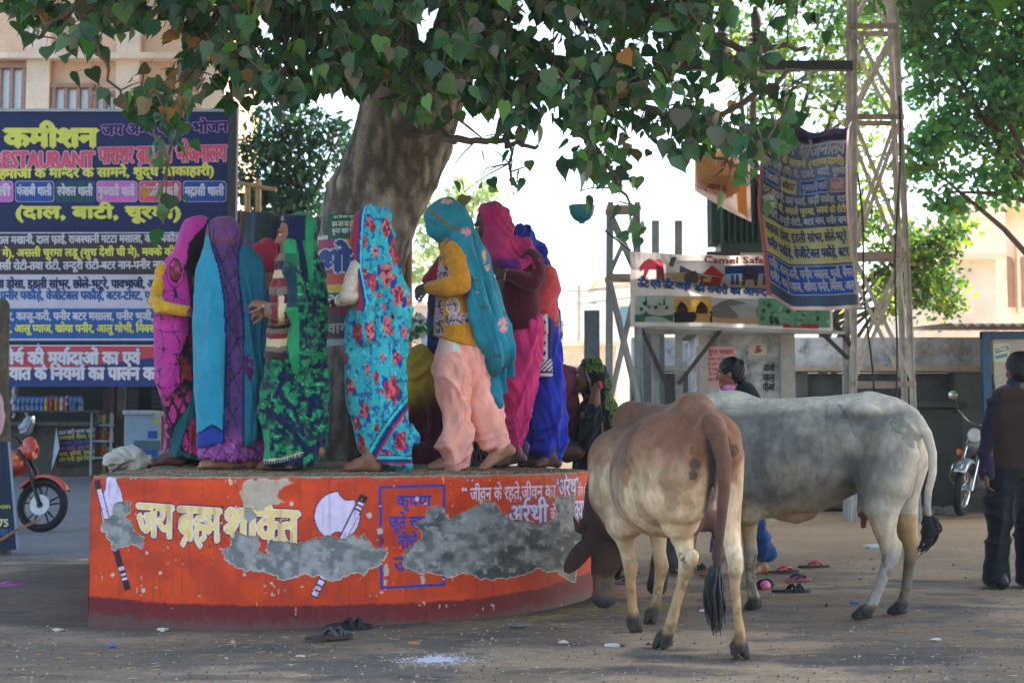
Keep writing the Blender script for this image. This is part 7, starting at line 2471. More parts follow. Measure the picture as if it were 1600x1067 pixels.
# ------------------------------------------------------------------ cattle
def hoof(b, p, d, s=1.0):
 s *= .84
 """cloven hoof at ground point p, toes along d"""
 d = np.array([d[0], d[1], 0.]); d /= np.linalg.norm(d)
 x = np.array([-d[1], d[0], 0])
 p = np.array([p[0], p[1], 0.])
 for q in (-.026, .026):
  b.cone(p - d * .015 + x * q * s + [0, 0, .06], p + d * .052 * s + x * q * 1.1 * s + [0, 0, .022], .032 * s, .022 * s, .006)
  b.cone(p - d * .03 + x * q * s + [0, 0, .03], p + d * .05 * s + x * q * 1.1 * s + [0, 0, .014], .024 * s, .015 * s, .006)
 for q in (-.016, .016):
  b.cone(p - d * .02 + x * q + [0, 0, .095], p - d * .034 + x * q + [0, 0, .08], .012, .010, .012)
def leg(b, pts, k=.03):
 pts = [(p, r * .66) for p, r in pts]
 b.chain(pts, k)
def cow_head(b, poll, muzzle, side, s=1.0):
 """long cattle head from poll to muzzle; side = unit vector to its left"""
 a, m = np.array(poll, float), np.array(muzzle, float)
 ax = m - a; L = np.linalg.norm(ax); ax /= L
 side = np.array(side, float); side -= ax * (side @ ax); side /= np.linalg.norm(side)
 up = np.cross(ax, side)                    # out of the forehead
 R = np.stack([side, ax, up], 1)
 T = lambda l, f, u: a + R @ np.array([l, f * L, u])
 b.ell(T(0, .14, 0), np.array([.105, .13, .10]) * s, R, .03)
 b.cone(T(0, .25, .0), T(0, .62, .008), .082 * s, .062 * s, .04)
 b.cone(T(0, .60, .008), T(0, .90, .0), .062 * s, .066 * s, .03)
 b.ell(T(0, .93, .0), np.array([.072, .055, .062]) * s, R, .02)
 for q in (-1, 1):
  b.cone(T(.035 * q, .22, -.05), T(.03 * q, .55, -.06), .062 * s, .045 * s, .04)       # jaws
  b.cone(T(.085 * q, .22, .045), T(.075 * q, .33, .045), .030 * s, .026 * s, .02)       # brow over the eye
  b.ell(T(.092 * q, .30, .030), np.array([.018, .022, .018]) * s, R, .004)              # eye
  b.ell(T(.036 * q, .965, .030), np.array([.014, .018, .012]) * s, R, .006, neg=True)   # nostril
  b.cone(T(.10 * q, .04, -.01), T(.13 * q, .05, -.015), .030 * s, .026 * s, .02)        # ear root
 return T
def ear(b, root, tip, flat, w=.062):
 """drooping leaf shaped ear"""
 root, tip = np.array(root, float), np.array(tip, float)
 ax = tip - root; L = np.linalg.norm(ax); ax /= L
 flat = np.array(flat, float); flat -= ax * (flat @ ax); flat /= np.linalg.norm(flat)
 R = np.stack([np.cross(ax, flat), ax, flat], 1)
 b.ell(root + ax * L * .5, (w, L * .55, .014), R, .02)
 b.cone(root - ax * .03, root + ax * L * .4, .026, .020, .03)
def tuft(root, name, pts, w, m, n=60, seed=1):
 """switch of long hair at the end of a tail"""
 rng = np.random.default_rng(seed)
 mb = MB()
 P = np.array(pts, float)
 t = np.linspace(0, 1, 9)
 for k_ in range(n):
  o = rng.normal(0, 1, 3) * [1, 1, .3]
  o /= np.linalg.norm(o) + .3
  L = rng.uniform(.6, 1.05)
  q = np.stack([np.interp(t * L * (len(P) - 1), range(len(P)), P[:, c]) for c in range(3)], 1)
  wob = rng.normal(0, .004, (9, 3)).cumsum(0)
  spread = np.interp(t, [0, .25, .6, 1], [.35, 1, .95, .5]) * w
  q = q + o * spread[:, None] + wob
  mb.tube(list(q), list(np.interp(t, [0, .6, 1], [.006, .005, .001])), 4, cap=False)
 return mb.build(name, m, root, smooth=True)
def horn(T_pts, rad, root, c0=S(46, 44, 44), name='horn'):
 b = Body(8)
 for (p, ra), (q, rb) in zip(zip(T_pts, rad), zip(T_pts[1:], rad[1:])):
  b.cone(p, q, ra, rb, .01)
 solid(b, .006, name, vcmat('horn', .35, .2, 90), root, lambda u, v, V: mixc(c0, c0 * 1.8, vn(V[:, 0] * 40, V[:, 1] * 40, V[:, 2] * 90, 2)), d=8)
def brown_cow():
 """tail towards us, body running away to the left, muzzle down at the straw"""
 Wd = lambda u, v, d: W(u, v, d)
 root = thing('cow', 'brown humped cow seen from behind with its head down at the straw', 'cow', (.93, 6.8, 0), 'cattle on the square')
 b = Body(7)
 P = lambda u, v, d, r: (W(u, v, d), r * d / F)
 def chain(L, k=.05, sy=1.0):
  b.chain([P(*x) for x in L], k, sy)
 # trunk
 chain([(1084, 706, 6.98, 76), (1068, 724, 7.2, 90), (1050, 738, 7.42, 91), (1030, 738, 7.66, 84), (1010, 732, 7.9, 70)], .07)
 chain([(1040, 764, 7.25, 72), (1030, 766, 7.5, 70)], .08)                       # left bulge of the belly
 chain([(1086, 640, 6.9, 27), (1066, 652, 7.25, 24), (1040, 656, 7.55, 24), (1012, 652, 7.85, 24)], .06)      # back line
 chain([(1078, 634, 6.98, 18), (1100, 646, 6.75, 16), (1114, 662, 6.62, 15)], .05)             # croup
 chain([(1112, 668, 6.62, 20), (1118, 690, 6.62, 17)], .05)
 b.ell(W(1024, 668, 7.0), (.075, .07, .055), None, .055)                            # hook bones
 b.ell(W(1130, 676, 6.92), (.065, .07, .05), None, .055)
 b.ell(W(1086, 700, 6.66), (.075, .07, .075), None, .08)                            # pin bones
 b.ell(W(1139, 702, 6.62), (.055, .06, .07), None, .06)
 b.ell(W(990, 694, 7.15), (.09, .16, .10), None, .07, neg=True)
 # hump and shoulders
 b.ell(W(988, 662, 7.98), (.115, .17, .13), None, .06)
 chain([(970, 720, 7.8, 52), (966, 770, 7.72, 46), (975, 815, 7.66, 30)], .06)
 chain([(1020, 720, 8.05, 44), (1022, 790, 8.05, 32)], .06)
 # thighs
 chain([(1052, 715, 6.86, 72), (1056, 765, 6.84, 56), (1064, 812, 6.86, 33), (1068, 838, 6.88, 21), (1071, 858, 6.87, 15)], .05)
 chain([(1068, 740, 6.72, 48), (1076, 790, 6.74, 26)], .06)
 chain([(1137, 712, 6.68, 26), (1139, 760, 6.66, 22), (1139, 815, 6.66, 18), (1144, 850, 6.64, 14), (1147, 868, 6.6, 11.5)], .04)
 # left hind shank: hock, cannon, fetlock
 leg(b, [P(1072, 856, 6.86, 20), P(1073, 882, 6.85, 19), P(1066, 906, 6.87, 13.5), P(1056, 945, 6.88, 12), P(1047, 978, 6.89, 15), P(1041, 1000, 6.9, 13)], .02)
 b.cone(W(1082, 868, 6.80), W(1078, 890, 6.84), .032, .030, .03)
 hoof(b, G(1036, 1014), (-.35, -.55), .95)
 # right hind shank
 leg(b, [P(1147, 862, 6.62, 17), P(1149, 885, 6.58, 17), P(1148, 912, 6.6, 12.5), P(1152, 960, 6.6, 11), P(1156, 990, 6.6, 14), P(1156, 1012, 6.6, 13)], .02)
 b.cone(W(1152, 872, 6.54), W(1150, 890, 6.56), .028, .026, .03)
 hoof(b, G(1156, 1030), (.05, -.6), .95)
 # fore legs
 leg(b, [P(972, 800, 7.68, 34), P(972, 830, 7.67, 24), P(979, 858, 7.66, 17), P(985, 882, 7.65, 18), P(985, 905, 7.65, 12.5), P(988, 945, 7.65, 11), P(991, 966, 7.65, 14), P(992, 978, 7.65, 12)], .025)
 hoof(b, G(992, 988), (.05, -.6), .92)
 leg(b, [P(1024, 790, 8.05, 34), P(1028, 830, 8.05, 22), P(1030, 862, 8.05, 16), P(1034, 884, 8.05, 17), P(1030, 908, 8.05, 12), P(1025, 940, 8.06, 11), P(1021, 958, 8.06, 14), P(1019, 966, 8.06, 12)], .025)
 hoof(b, G(1018, 975), (-.2, -.6), .9)
 # neck, dewlap, head
 chain([(982, 735, 8.0, 60), (962, 770, 8.25, 48), (948, 805, 8.42, 38)], .06)
 chain([(985, 790, 8.05, 40), (962, 812, 8.3, 30)], .06)
 poll, muz = W(941, 808, 8.42), W(944, 944, 8.42)
 T = cow_head(b, poll, muz, (-.94, -.34, 0), 1.0)
 ear(b, W(928, 838, 8.38), W(884, 893, 8.30), (.25, -1, .2), .058)
 ear(b, W(960, 832, 8.55), W(975, 890, 8.75), (.4, -.8, .2), .05)
 # udder hidden between the thighs
 b.ell(W(1100, 808, 6.95), (.085, .10, .07), None, .05)
 for q in (-1, 1):
  for o in (0, .07):
   b.cone(W(1100 + 16 * q, 826, 6.92 + o), W(1100 + 17 * q, 842, 6.92 + o), .016, .012, .01)
 # tail down to the switch
 tl = [(1108, 660, 6.60, 17), (1122, 682, 6.53, 15), (1131, 720, 6.49, 12.5), (1131, 770, 6.48, 9.5), (1125, 830, 6.48, 7.5), (1120, 880, 6.49, 6.5), (1118, 900, 6.5, 6)]
 chain(tl, .012)
 def col(u, v, V):
  n, n2 = fbm(V[:, 0] * 7, V[:, 1] * 7, V[:, 2] * 7, 3, 4), fbm(V[:, 0] * 22, V[:, 1] * 22, V[:, 2] * 22, 8, 3)
  cream, tan_, brn, dk = S(222, 192, 154), S(164, 120, 86), S(122, 76, 52), S(58, 44, 42)
  z = V[:, 2]
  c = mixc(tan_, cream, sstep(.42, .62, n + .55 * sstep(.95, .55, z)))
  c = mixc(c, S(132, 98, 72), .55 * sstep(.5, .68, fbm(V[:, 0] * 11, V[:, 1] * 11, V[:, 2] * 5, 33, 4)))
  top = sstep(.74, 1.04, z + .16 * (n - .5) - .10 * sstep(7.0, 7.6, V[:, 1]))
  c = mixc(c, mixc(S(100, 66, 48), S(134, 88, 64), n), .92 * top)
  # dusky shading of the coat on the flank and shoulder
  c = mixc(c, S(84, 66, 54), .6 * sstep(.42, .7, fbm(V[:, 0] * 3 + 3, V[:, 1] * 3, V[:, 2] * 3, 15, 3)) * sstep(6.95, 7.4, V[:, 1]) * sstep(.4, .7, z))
  fore = sstep(7.35, 8.0, V[:, 1] + .3 * (n - .5)) * sstep(.55, .75, z)
  c = mixc(c, S(104, 74, 58), .75 * fore)
  neck = np.maximum(sstep(8.0, 8.22, V[:, 1]) * (u < 1000), sstep(930, 915, u) * (V[:, 1] > 8.2))
  c = mixc(c, mixc(S(56, 40, 34), S(76, 52, 42), n), neck)
  mz = neck * sstep(915, 940, v)
  c = mixc(c, S(60, 56, 58), mz)
  c = mixc(c, S(128, 102, 84), neck * sstep(885, 905, v) * sstep(940, 925, v) * .5)
  # lower legs: warm stained, black at the pasterns and hooves
  low = sstep(.46, .30, z) * (1 - neck)
  c = mixc(c, mixc(S(186, 148, 96), S(140, 104, 66), n2), low * .8)
  c = mixc(c, S(92, 76, 54), .6 * sstep(.55, .68, n2) * sstep(.5, .4, z) * (1 - neck))
  c = mixc(c, mixc(S(64, 56, 48), S(50, 46, 44), n2), sstep(.13, .075, z) * (1 - neck))
  # dung marks on the buttock
  for x, y, r in ((1090, 704, 9), (1086, 724, 7), (1083, 742, 6), (1146, 704, 7), (1071, 868, 8), (1150, 882, 6)):
   q = np.hypot(u - x, v - y) / r
   c = mixc(c, S(62, 58, 50), .85 * ((q < 1.3) & (n2 > .52)))
  # tail brown, dark skin beside it
  on_tail = (V[:, 1] < 6.57) & (z > .3) & (segdist(u, v, [(1108, 655), (1122, 682), (1131, 720), (1131, 770), (1125, 830), (1118, 900)]) < 19 - 9 * sstep(660, 800, v))
  c = mixc(c, mixc(S(98, 66, 50), S(72, 50, 42), sstep(.9, .4, z)), on_tail * 1.0)
  pit = sstep(11, 4, segdist(u, v, [(1108, 690), (1113, 720), (1112, 760), (1106, 800)])) * (V[:, 1] > 6.56) * (V[:, 1] < 7.1)
  c = mixc(c, S(44, 46, 50), .9 * pit)
  ud = (v > 795) & (u > 1084) & (u < 1130) & (V[:, 1] > 6.8) & (V[:, 1] < 7.2)
  c = put(c, ud, S(96, 66, 58))
  eye = np.minimum(np.linalg.norm(V - T(.100, .30, .036), axis=1), np.linalg.norm(V - T(-.100, .30, .036), axis=1))
  c = put(c, eye < .019, S(16, 14, 14))
  return c * (.72 + .5 * n2)[:, None]
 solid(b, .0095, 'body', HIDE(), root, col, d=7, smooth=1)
 hm = mat('switch_hair', S(26, 28, 32), .6, var=.3, bmp=0)
 tuft(root, 'tail_switch', [W(1119, 885, 6.49), W(1114, 925, 6.49), W(1118, 960, 6.49), W(1120, 990, 6.49)], .038, hm, 90, 3)
 horn([W(934, 826, 8.42), W(918, 833, 8.40), W(903, 826, 8.38), (W(896, 806, 8.37))], [.030, .026, .018, .006], root)
 horn([W(958, 822, 8.5), W(974, 826, 8.6), W(984, 818, 8.68), W(988, 806, 8.7)], [.030, .025, .017, .006], root)
def grey_cow():
 root = thing('cow', 'pale grey cow standing side on behind the brown one, tail hanging at right', 'cow', (1.9, 8.4, 0), 'cattle on the square')
 b = Body(8.3)
 P = lambda u, v, d, r: (W(u, v, d), r * d / F)
 def chain(L, k=.05, sy=1.0):
  b.chain([P(*x) for x in L], k, sy)
 # barrel
 chain([(1378, 686, 8.32, 60), (1330, 694, 8.38, 72), (1270, 706, 8.46, 84), (1215, 712, 8.53, 88), (1160, 708, 8.6, 80), (1120, 702, 8.66, 66)], .07, 1.0)
 chain([(1318, 716, 8.42, 46), (1262, 748, 8.48, 50), (1205, 752, 8.54, 52), (1160, 745, 8.58, 50)], .08)
 chain([(1355, 638, 8.34, 24), (1310, 640, 8.4, 21), (1255, 650, 8.46, 21), (1200, 652, 8.53, 22), (1150, 642, 8.6, 26)], .06)
 chain([(1362, 634, 8.32, 20), (1394, 640, 8.26, 20), (1420, 652, 8.2, 18)], .05)
 b.ell(W(1350, 642, 8.16), (.085, .06, .05), None, .06)
 b.ell(W(1344, 642, 8.52), (.09, .07, .055), None, .10)
 b.ell(W(1414, 680, 8.12), (.065, .06, .075), None, .07)
 b.ell(W(1416, 680, 8.28), (.06, .06, .075), None, .07)
 chain([(1392, 690, 8.2, 40), (1402, 724, 8.16, 26)], .07)
 # hump, shoulder
 b.ell(W(1136, 640, 8.64), (.20, .11, .115), None, .06)
 chain([(1140, 690, 8.45, 52), (1158, 750, 8.42, 44), (1168, 792, 8.5, 28)], .06)
 chain([(1120, 690, 8.82, 50), (1120, 770, 8.9, 36)], .06)
 # navel fold
 chain([(1262, 800, 8.47, 12), (1245, 806, 8.48, 12), (1225, 800, 8.5, 12)], .06, .6)
 # thigh near
 chain([(1386, 712, 8.14, 50), (1384, 752, 8.10, 42), (1378, 792, 8.08, 28), (1382, 826, 8.07, 18), (1389, 852, 8.07, 13)], .05)
 chain([(1362, 740, 8.14, 24), (1362, 782, 8.10, 17)], .06)
 leg(b, [P(1388, 846, 8.07, 21), P(1391, 866, 8.07, 19), P(1384, 890, 8.07, 14), P(1372, 920, 8.07, 12.5), P(1362, 944, 8.07, 14), P(1354, 958, 8.07, 12)], .022)
 b.cone(W(1402, 852, 8.08), W(1396, 874, 8.08), .030, .028, .03)
 hoof(b, G(1349, 968), (-.9, -.12), 1.05)
 # thigh far
 chain([(1412, 716, 8.32, 40), (1406, 768, 8.34, 30), (1414, 812, 8.35, 19), (1420, 842, 8.36, 13.5)], .05)
 leg(b, [P(1420, 838, 8.36, 19), P(1424, 860, 8.36, 17), P(1420, 886, 8.36, 13), P(1416, 920, 8.35, 12), P(1412, 940, 8.35, 14), P(1407, 952, 8.34, 12)], .022)
 b.cone(W(1432, 848, 8.37), W(1428, 866, 8.37), .028, .026, .03)
 hoof(b, G(1404, 961), (-.9, -.2), 1.0)
 # fore legs
 leg(b, [P(1168, 785, 8.5, 30), P(1170, 815, 8.55, 21), P(1171, 842, 8.6, 16), P(1173, 862, 8.62, 16.5), P(1172, 885, 8.64, 12), P(1174, 915, 8.66, 11), P(1178, 934, 8.66, 14), P(1179, 944, 8.66, 12)], .022)
 hoof(b, G(1178, 953), (-.8, -.5), .95)
 leg(b, [P(1120, 780, 8.9, 28), P(1122, 820, 8.93, 18), P(1124, 848, 8.96, 15), P(1126, 866, 8.98, 15), P(1124, 890, 9.0, 11), P(1120, 915, 9.0, 10.5), P(1118, 926, 9.0, 13), P(1117, 932, 9.0, 11)], .022)
 hoof(b, G(1116, 938), (-.8, -.4), .92)
 # neck and head lowered behind the brown cow
 chain([(1108, 690, 8.72, 60), (1080, 740, 8.85, 46), (1056, 790, 8.95, 36)], .06)
 T = cow_head(b, W(1052, 806, 8.98), W(1024, 925, 9.0), (-.3, -.95, 0), .95)
 ear(b, W(1060, 822, 8.9), W(1082, 856, 8.82), (.3, -.9, .3), .05)
 ear(b, W(1048, 822, 9.1), W(1066, 850, 9.2), (.3, -.9, .3), .05)
 # sheath / udder
 b.ell(W(1352, 796, 8.25), (.05, .06, .06), None, .05)
 b.cone(W(1350, 806, 8.2), W(1349, 822, 8.2), .022, .016, .02)
 # tail
 chain([(1408, 646, 8.18, 13), (1432, 656, 8.12, 11), (1448, 678, 8.09, 8.5), (1457, 708, 8.08, 7), (1457, 740, 8.08, 6.5), (1450, 768, 8.08, 6), (1449, 796, 8.08, 5.5), (1453, 812, 8.08, 5.5)], .010)
 def col(u, v, V):
  n, n2 = fbm(V[:, 0] * 6, V[:, 1] * 6, V[:, 2] * 6, 4, 4), fbm(V[:, 0] * 24, V[:, 1] * 24, V[:, 2] * 24, 8, 3)
  z = V[:, 2]
  pale, grey, slate, warm = S(190, 178, 158), S(140, 132, 118), S(100, 98, 92), S(190, 158, 114)
  side = sstep(1.25, 1.17, z + .10 * (n - .5)) * sstep(.56, .72, z)
  c = mixc(pale, mixc(grey, slate, sstep(.34, .6, n)), side * sstep(1450, 1400, u + 40 * (n - .5)))  # back and rump edge left pale: rim light painted into the coat
  c = mixc(c, warm, .7 * sstep(.66, .50, z) * sstep(1100, 1180, u) * (z > .40))
  c = mixc(c, S(184, 172, 150), .55 * sstep(1330, 1400, u) * sstep(.95, .75, z))
  c = mixc(c, S(112, 104, 84), .6 * sstep(.56, .7, fbm(V[:, 0] * 3, V[:, 1] * 3, V[:, 2] * 3, 19, 3)) * side)
  # veins and scratches of the skin
  for L, w_ in (([(1221, 650), (1222, 700), (1228, 716)], 1.3), ([(1292, 634), (1290, 668)], 1.1), ([(1310, 632), (1326, 654), (1336, 680)], 1.4), ([(1284, 690), (1285, 714)], .9), ([(1280, 720), (1276, 760)], .8)):
   c = mixc(c, S(84, 88, 92), .7 * (segdist(u, v, L) < w_ * (.6 + .8 * n2)) * (V[:, 1] < 8.6))
  c = mixc(c, S(90, 92, 78), .7 * (segdist(u, v, [(1402, 662), (1430, 690)]) < 12) * (n2 > .45))
  low = sstep(.46, .34, z)
  c = mixc(c, mixc(S(150, 144, 136), S(96, 84, 66), sstep(.48, .6, n2)), low * .9)
  far = (u > 1385) & (V[:, 1] > 8.26) & (z < .6)
  c = mixc(c, mixc(S(176, 140, 92), S(88, 76, 60), sstep(.45, .3, z)), .8 * far)
  c = mixc(c, mixc(S(62, 62, 62), S(48, 46, 44), n2), sstep(.105, .07, z))
  nk = sstep(1110, 1070, u) * (V[:, 1] > 8.75)
  c = mixc(c, mixc(S(84, 88, 94), S(60, 62, 68), n), nk)
  c = mixc(c, S(40, 42, 46), nk * sstep(895, 915, v))
  navel = (v > 796) & (u > 1215) & (u < 1275)
  c = mixc(c, S(150, 106, 66), .6 * sstep(790, 806, v) * sstep(1200, 1230, u) * sstep(1290, 1262, u))
  c = put(c, (np.hypot(u - 1350, v - 812) < 14) & (z < .62) & (V[:, 1] > 8.16), S(104, 62, 56))
  tl = (u > 1436)
  c = mixc(c, mixc(pale, S(150, 140, 132), sstep(740, 800, v)), tl * 1.0)
  return c * (.76 + .42 * n2)[:, None]
 solid(b, .0105, 'body', HIDE(), root, col, d=8.3, smooth=1)
 hm = mat('switch_hair', S(26, 28, 32), .6, var=.3, bmp=0)
 tuft(root, 'tail_switch', [W(1451, 806, 8.08), W(1457, 826, 8.08), W(1451, 846, 8.08), W(1436, 862, 8.08)], .04, hm, 70, 5)
 horn([W(1060, 806, 8.92), W(1072, 800, 8.86), W(1078, 786, 8.82)], [.028, .02, .006], root)
 horn([W(1046, 800, 9.05), W(1050, 788, 9.12), W(1054, 776, 9.15)], [.028, .02, .006], root)
brown_cow()
grey_cow()
# ------------------------------------------------------------------ roadside shop under the billboard
def shop():
 d = 25
 fz = .5
 root = thing('roadside_shop', 'dim roadside shop with counter and shelves under the billboard', 'shop', (W(140, 700, d)[0], d, fz))
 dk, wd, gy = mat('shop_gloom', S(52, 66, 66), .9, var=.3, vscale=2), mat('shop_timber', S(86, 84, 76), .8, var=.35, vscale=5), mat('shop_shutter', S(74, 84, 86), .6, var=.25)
 x = lambda u, dd=d: W(u, 0, dd)[0]
 z = lambda v, dd=d: W(0, v, dd)[2]
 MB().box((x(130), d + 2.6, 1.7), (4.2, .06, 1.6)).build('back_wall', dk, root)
 MB().box((x(130), d + 1.2, fz - .28), (4.3, 1.7, .27)).build('plinth', mat('dusty_plinth', S(128, 118, 104), .9, var=.3, vscale=3), root)
 MB().box((x(130), d + 1.2, 3.1), (4.3, 1.6, .06)).build('roof', wd, root)
 for u in (-120, 30, 181, 196, 330):
  MB().box((x(u), d + .3, (fz + 3.0) / 2), (.06, .05, (3.0 - fz) / 2)).build('post', mat('maroon_post', S(84, 48, 46), .7) if u == 181 else wd, root)
 sh = MB()
 for u0, u1, vt, vb in ((120, 178, 600, 690), (200, 245, 600, 700)):
  for k_ in range(12):
   sh.box((x((u0 + u1) / 2), d + 2.2, z(vt) + (z(vb) - z(vt)) * (k_ + .5) / 12), ((x(u1) - x(u0)) / 2, .015, .035))
 sh.build('shutter', gy, root)
 # counter with its menu board
 ct = thing('shop_counter', 'dark timber shop counter with a black menu board on its front', 'counter', (x(105), d, fz))
 MB().box((x(92), d + .35, (fz + z(664)) / 2), ((x(163) - x(15)) / 2, .28, (z(664) - fz) / 2)).build('body', wd, ct)
 MB().box((x(92), d + .33, z(662)), ((x(168) - x(12)) / 2, .34, .035)).build('worktop', mat('counter_top', S(96, 96, 92), .6, var=.3), ct)
 p = Panel(d)
 bk, yl, bl, pk = paint(40, 40, 44), paint(190, 178, 70), paint(60, 80, 160), paint(170, 80, 150)
 p.poly([(88, 672), (151, 666), (152, 722), (88, 731)], bk, 1)
 for k_, (t, m) in enumerate((('दाल बाटी चूरमा थाली', paint(190, 186, 190)), ('राजस्थानी भोजन, चाय', yl), ('मसाला डोसा इडली', bl), ('पाव भाजी, आलू पराठा', pk), ('चाय, कॉफी, लस्सी', yl), ('ठंडा पानी, जूस मिलेगा', yl))):
  p.text(t.replace('स्', 'स~'), 92, 148, 679 + 8.4 * k_, 5.4, m, 2, .05, skew=-4)
 p.build('menu_board', ct)
 MB().prism([W(80, 735, d - .06), W(93, 700, d - .2), W(88, 668, d - .06)], None, (0, .01, 0)).build('loose_sheet', mat('pale_plastic', S(176, 190, 206), .4, bmp=0), ct)
 # bottles
 bt = MB().lathe((0, 0, 0), [(.0, 0), (.038, 0), (.04, .02), (.036, .06), (.04, .10), (.038, .17), (.016, .225), (.015, .24), (0, .24)], 12)
 cap = MB().lathe((0, 0, .24), [(.018, 0), (.018, .025), (0, .025)], 10)
 lab = MB().lathe((0, 0, .09), [(.0405, 0), (.0405, .06)], 12)
 pl = mat('clear_plastic', S(120, 160, 205), .15, var=.2, bmp=0, spec=.6)
 r0 = thing('water_bottle', 'water bottle with a blue cap in the long row on the shop counter', 'bottle', (x(36), d + .1, z(642)), 'water bottles on the counter')
 def fill(r, pm, lm, cm):
  for mb, n, m in ((bt, 'bottle', pm), (lab, 'label', lm), (cap, 'cap', cm)):
   o = mk(n, np.array(mb.v), mb.f, m, None)
   o.parent = r
 MB().box((x(72), d + .15, z(643)), (1.1, .3, .02)).build('shelf', wd, root)
 fill(r0, pl, mat('blue_label', S(40, 96, 176), .4, bmp=0), mat('blue_cap', S(30, 90, 190), .4, bmp=0))
 def dup(r, loc):
  c = r.copy(); C.objects.link(c); c.location = loc
  for ch in r.children:
   e = ch.copy(); C.objects.link(e); e.parent = c
  return c
 for row in range(2):
  for k_ in range(15):
   if row or k_:
    dup(r0, (x(36) + k_ * .082, d + .1 + row * .11, z(642)))
 for k_, (c1, c2, lb) in enumerate(((S(206, 180, 60), S(190, 50, 40), 'yellow juice bottle with a red cap'), (S(150, 60, 40), S(190, 40, 36), 'brown cola bottle'), (S(210, 120, 40), S(60, 130, 70), 'orange drink bottle with a green cap'), (S(196, 200, 206), S(190, 40, 60), 'white labelled bottle with a crimson cap'), (S(170, 40, 46), S(210, 200, 190), 'red drink bottle with a pale cap'), (S(60, 120, 180), S(40, 60, 150), 'blue drink bottle at the end of the row'))):
  r = thing('soft_drink_bottle', lb + ' on the shop counter', 'bottle', (x(88) + k_ * .09, d + .0, z(642)), 'soft drinks on the counter')
  fill(r, mat('drink_%d' % k_, c1, .2, bmp=0), mat('drink_label_%d' % k_, (c1 + c2) / 2, .4, bmp=0), mat('drink_cap_%d' % k_, c2, .4, bmp=0))
 # snack rack
 rk = thing('snack_rack', 'wire rack of snack packets beside the counter', 'rack', (x(174), d, fz))
 gm = mat('rack_metal', S(140, 160, 172), .4, metal=.4)
 for u in (158, 188):
  for y in (d, d + .35):
   MB().box((x(u), y, (fz + z(644)) / 2), (.02, .02, (z(644) - fz) / 2)).build('upright', gm, rk)
 for v in (664, 689, 715):
  MB().box((x(173), d + .18, z(v)), ((x(188) - x(158)) / 2, .19, .015)).build('shelf', gm, rk)
 cols = [S(200, 150, 60), S(176, 120, 60), S(190, 170, 110), S(160, 90, 50), S(90, 120, 80), S(170, 60, 50)]
 for v in (664, 689, 715):
  for k_ in range(5):
   px = x(160.5 + k_ * 6)
   b = MB().box((px + .03, d + .08 + .03 * (k_ % 2), z(v) + .10), (.028, .03, .082), rotm(0, 8 * (k_ % 3 - 1), 6 * (k_ % 2)))
   tag(b.build('snack_packet', mat('packet_%d' % ((k_ * 2 + int(v)) % 6), cols[(k_ * 2 + int(v)) % 6], .4, bmp=.4, bscale=60), None, bevel=.012), 'small snack packet standing on a shelf of the wire rack', 'packet', 'packets on the snack rack')
 # ice chest
 ic = thing('cooler', 'pale blue ice cream chest with a yellow sticker standing right of the shop', 'cooler', (x(232, 24), 24, fz - .2))
 zt, zb = z(647, 24), z(716, 24)
 MB().box((x(230, 24), 24.35, (zt + zb) / 2), ((x(254) - x(207)) / 2 * .96, .3, (zt - zb) / 2)).build('body', mat('cooler_enamel', S(150, 182, 204), .35, var=.12, bmp=0), ic, bevel=.02)
 MB().box((x(230, 24), 24.34, zt + .03), ((x(256) - x(205)) / 2 * .96, .33, .035)).build('lid', mat('cooler_lid', S(196, 208, 214), .3, bmp=0), ic, bevel=.01)
 p = Panel(24.045)
 p.rect(240, 653, 247, 661, paint(196, 200, 50), 1)
 p.rect(231, 673, 246, 685, paint(30, 90, 170), 1)
 p.rect(209, 688, 251, 704, paint(84, 116, 134), 1)
 p.rect(252, 650, 256, 704, paint(170, 60, 66), 1)
 p.build('stickers', ic)
 tag(MB().box((x(228, 23.6), 23.7, zb + .02), (.28, .2, .12)).build('plastic_crate', mat('blue_crate', S(24, 84, 176), .4, bmp=.1), None, bevel=.01), 'bright blue plastic crate in front of the ice cream chest', 'crate')
 # hanging foil streamers
 for u, v0, v1, lb in ((20, 600, 652, 'silver foil streamer of sachets hanging at the left of the shop'), (43, 634, 668, 'heap of silver wrapped packets on the counter end')):
  b = Body(d - .1)
  rng = random.Random(u)
  b.ch([(u + rng.uniform(-3, 3), v0 + (v1 - v0) * t, (2.5 if u < 30 else 1.5 + 8 * t * t)) for t in np.linspace(0, 1, 9)], k=.02)
  o = solid(b, .012, 'foil_packets', vcmat('foil', .25, 1.0, 40, spec=.8, bdist=.03), None, lambda u, v, V: mixc(S(150, 170, 196), S(210, 214, 222), vn(V[:, 0] * 30, V[:, 1] * 30, V[:, 2] * 30, 1)), [(60, 4, .8, .8)])
  tag(o, lb, 'packets')
shop()
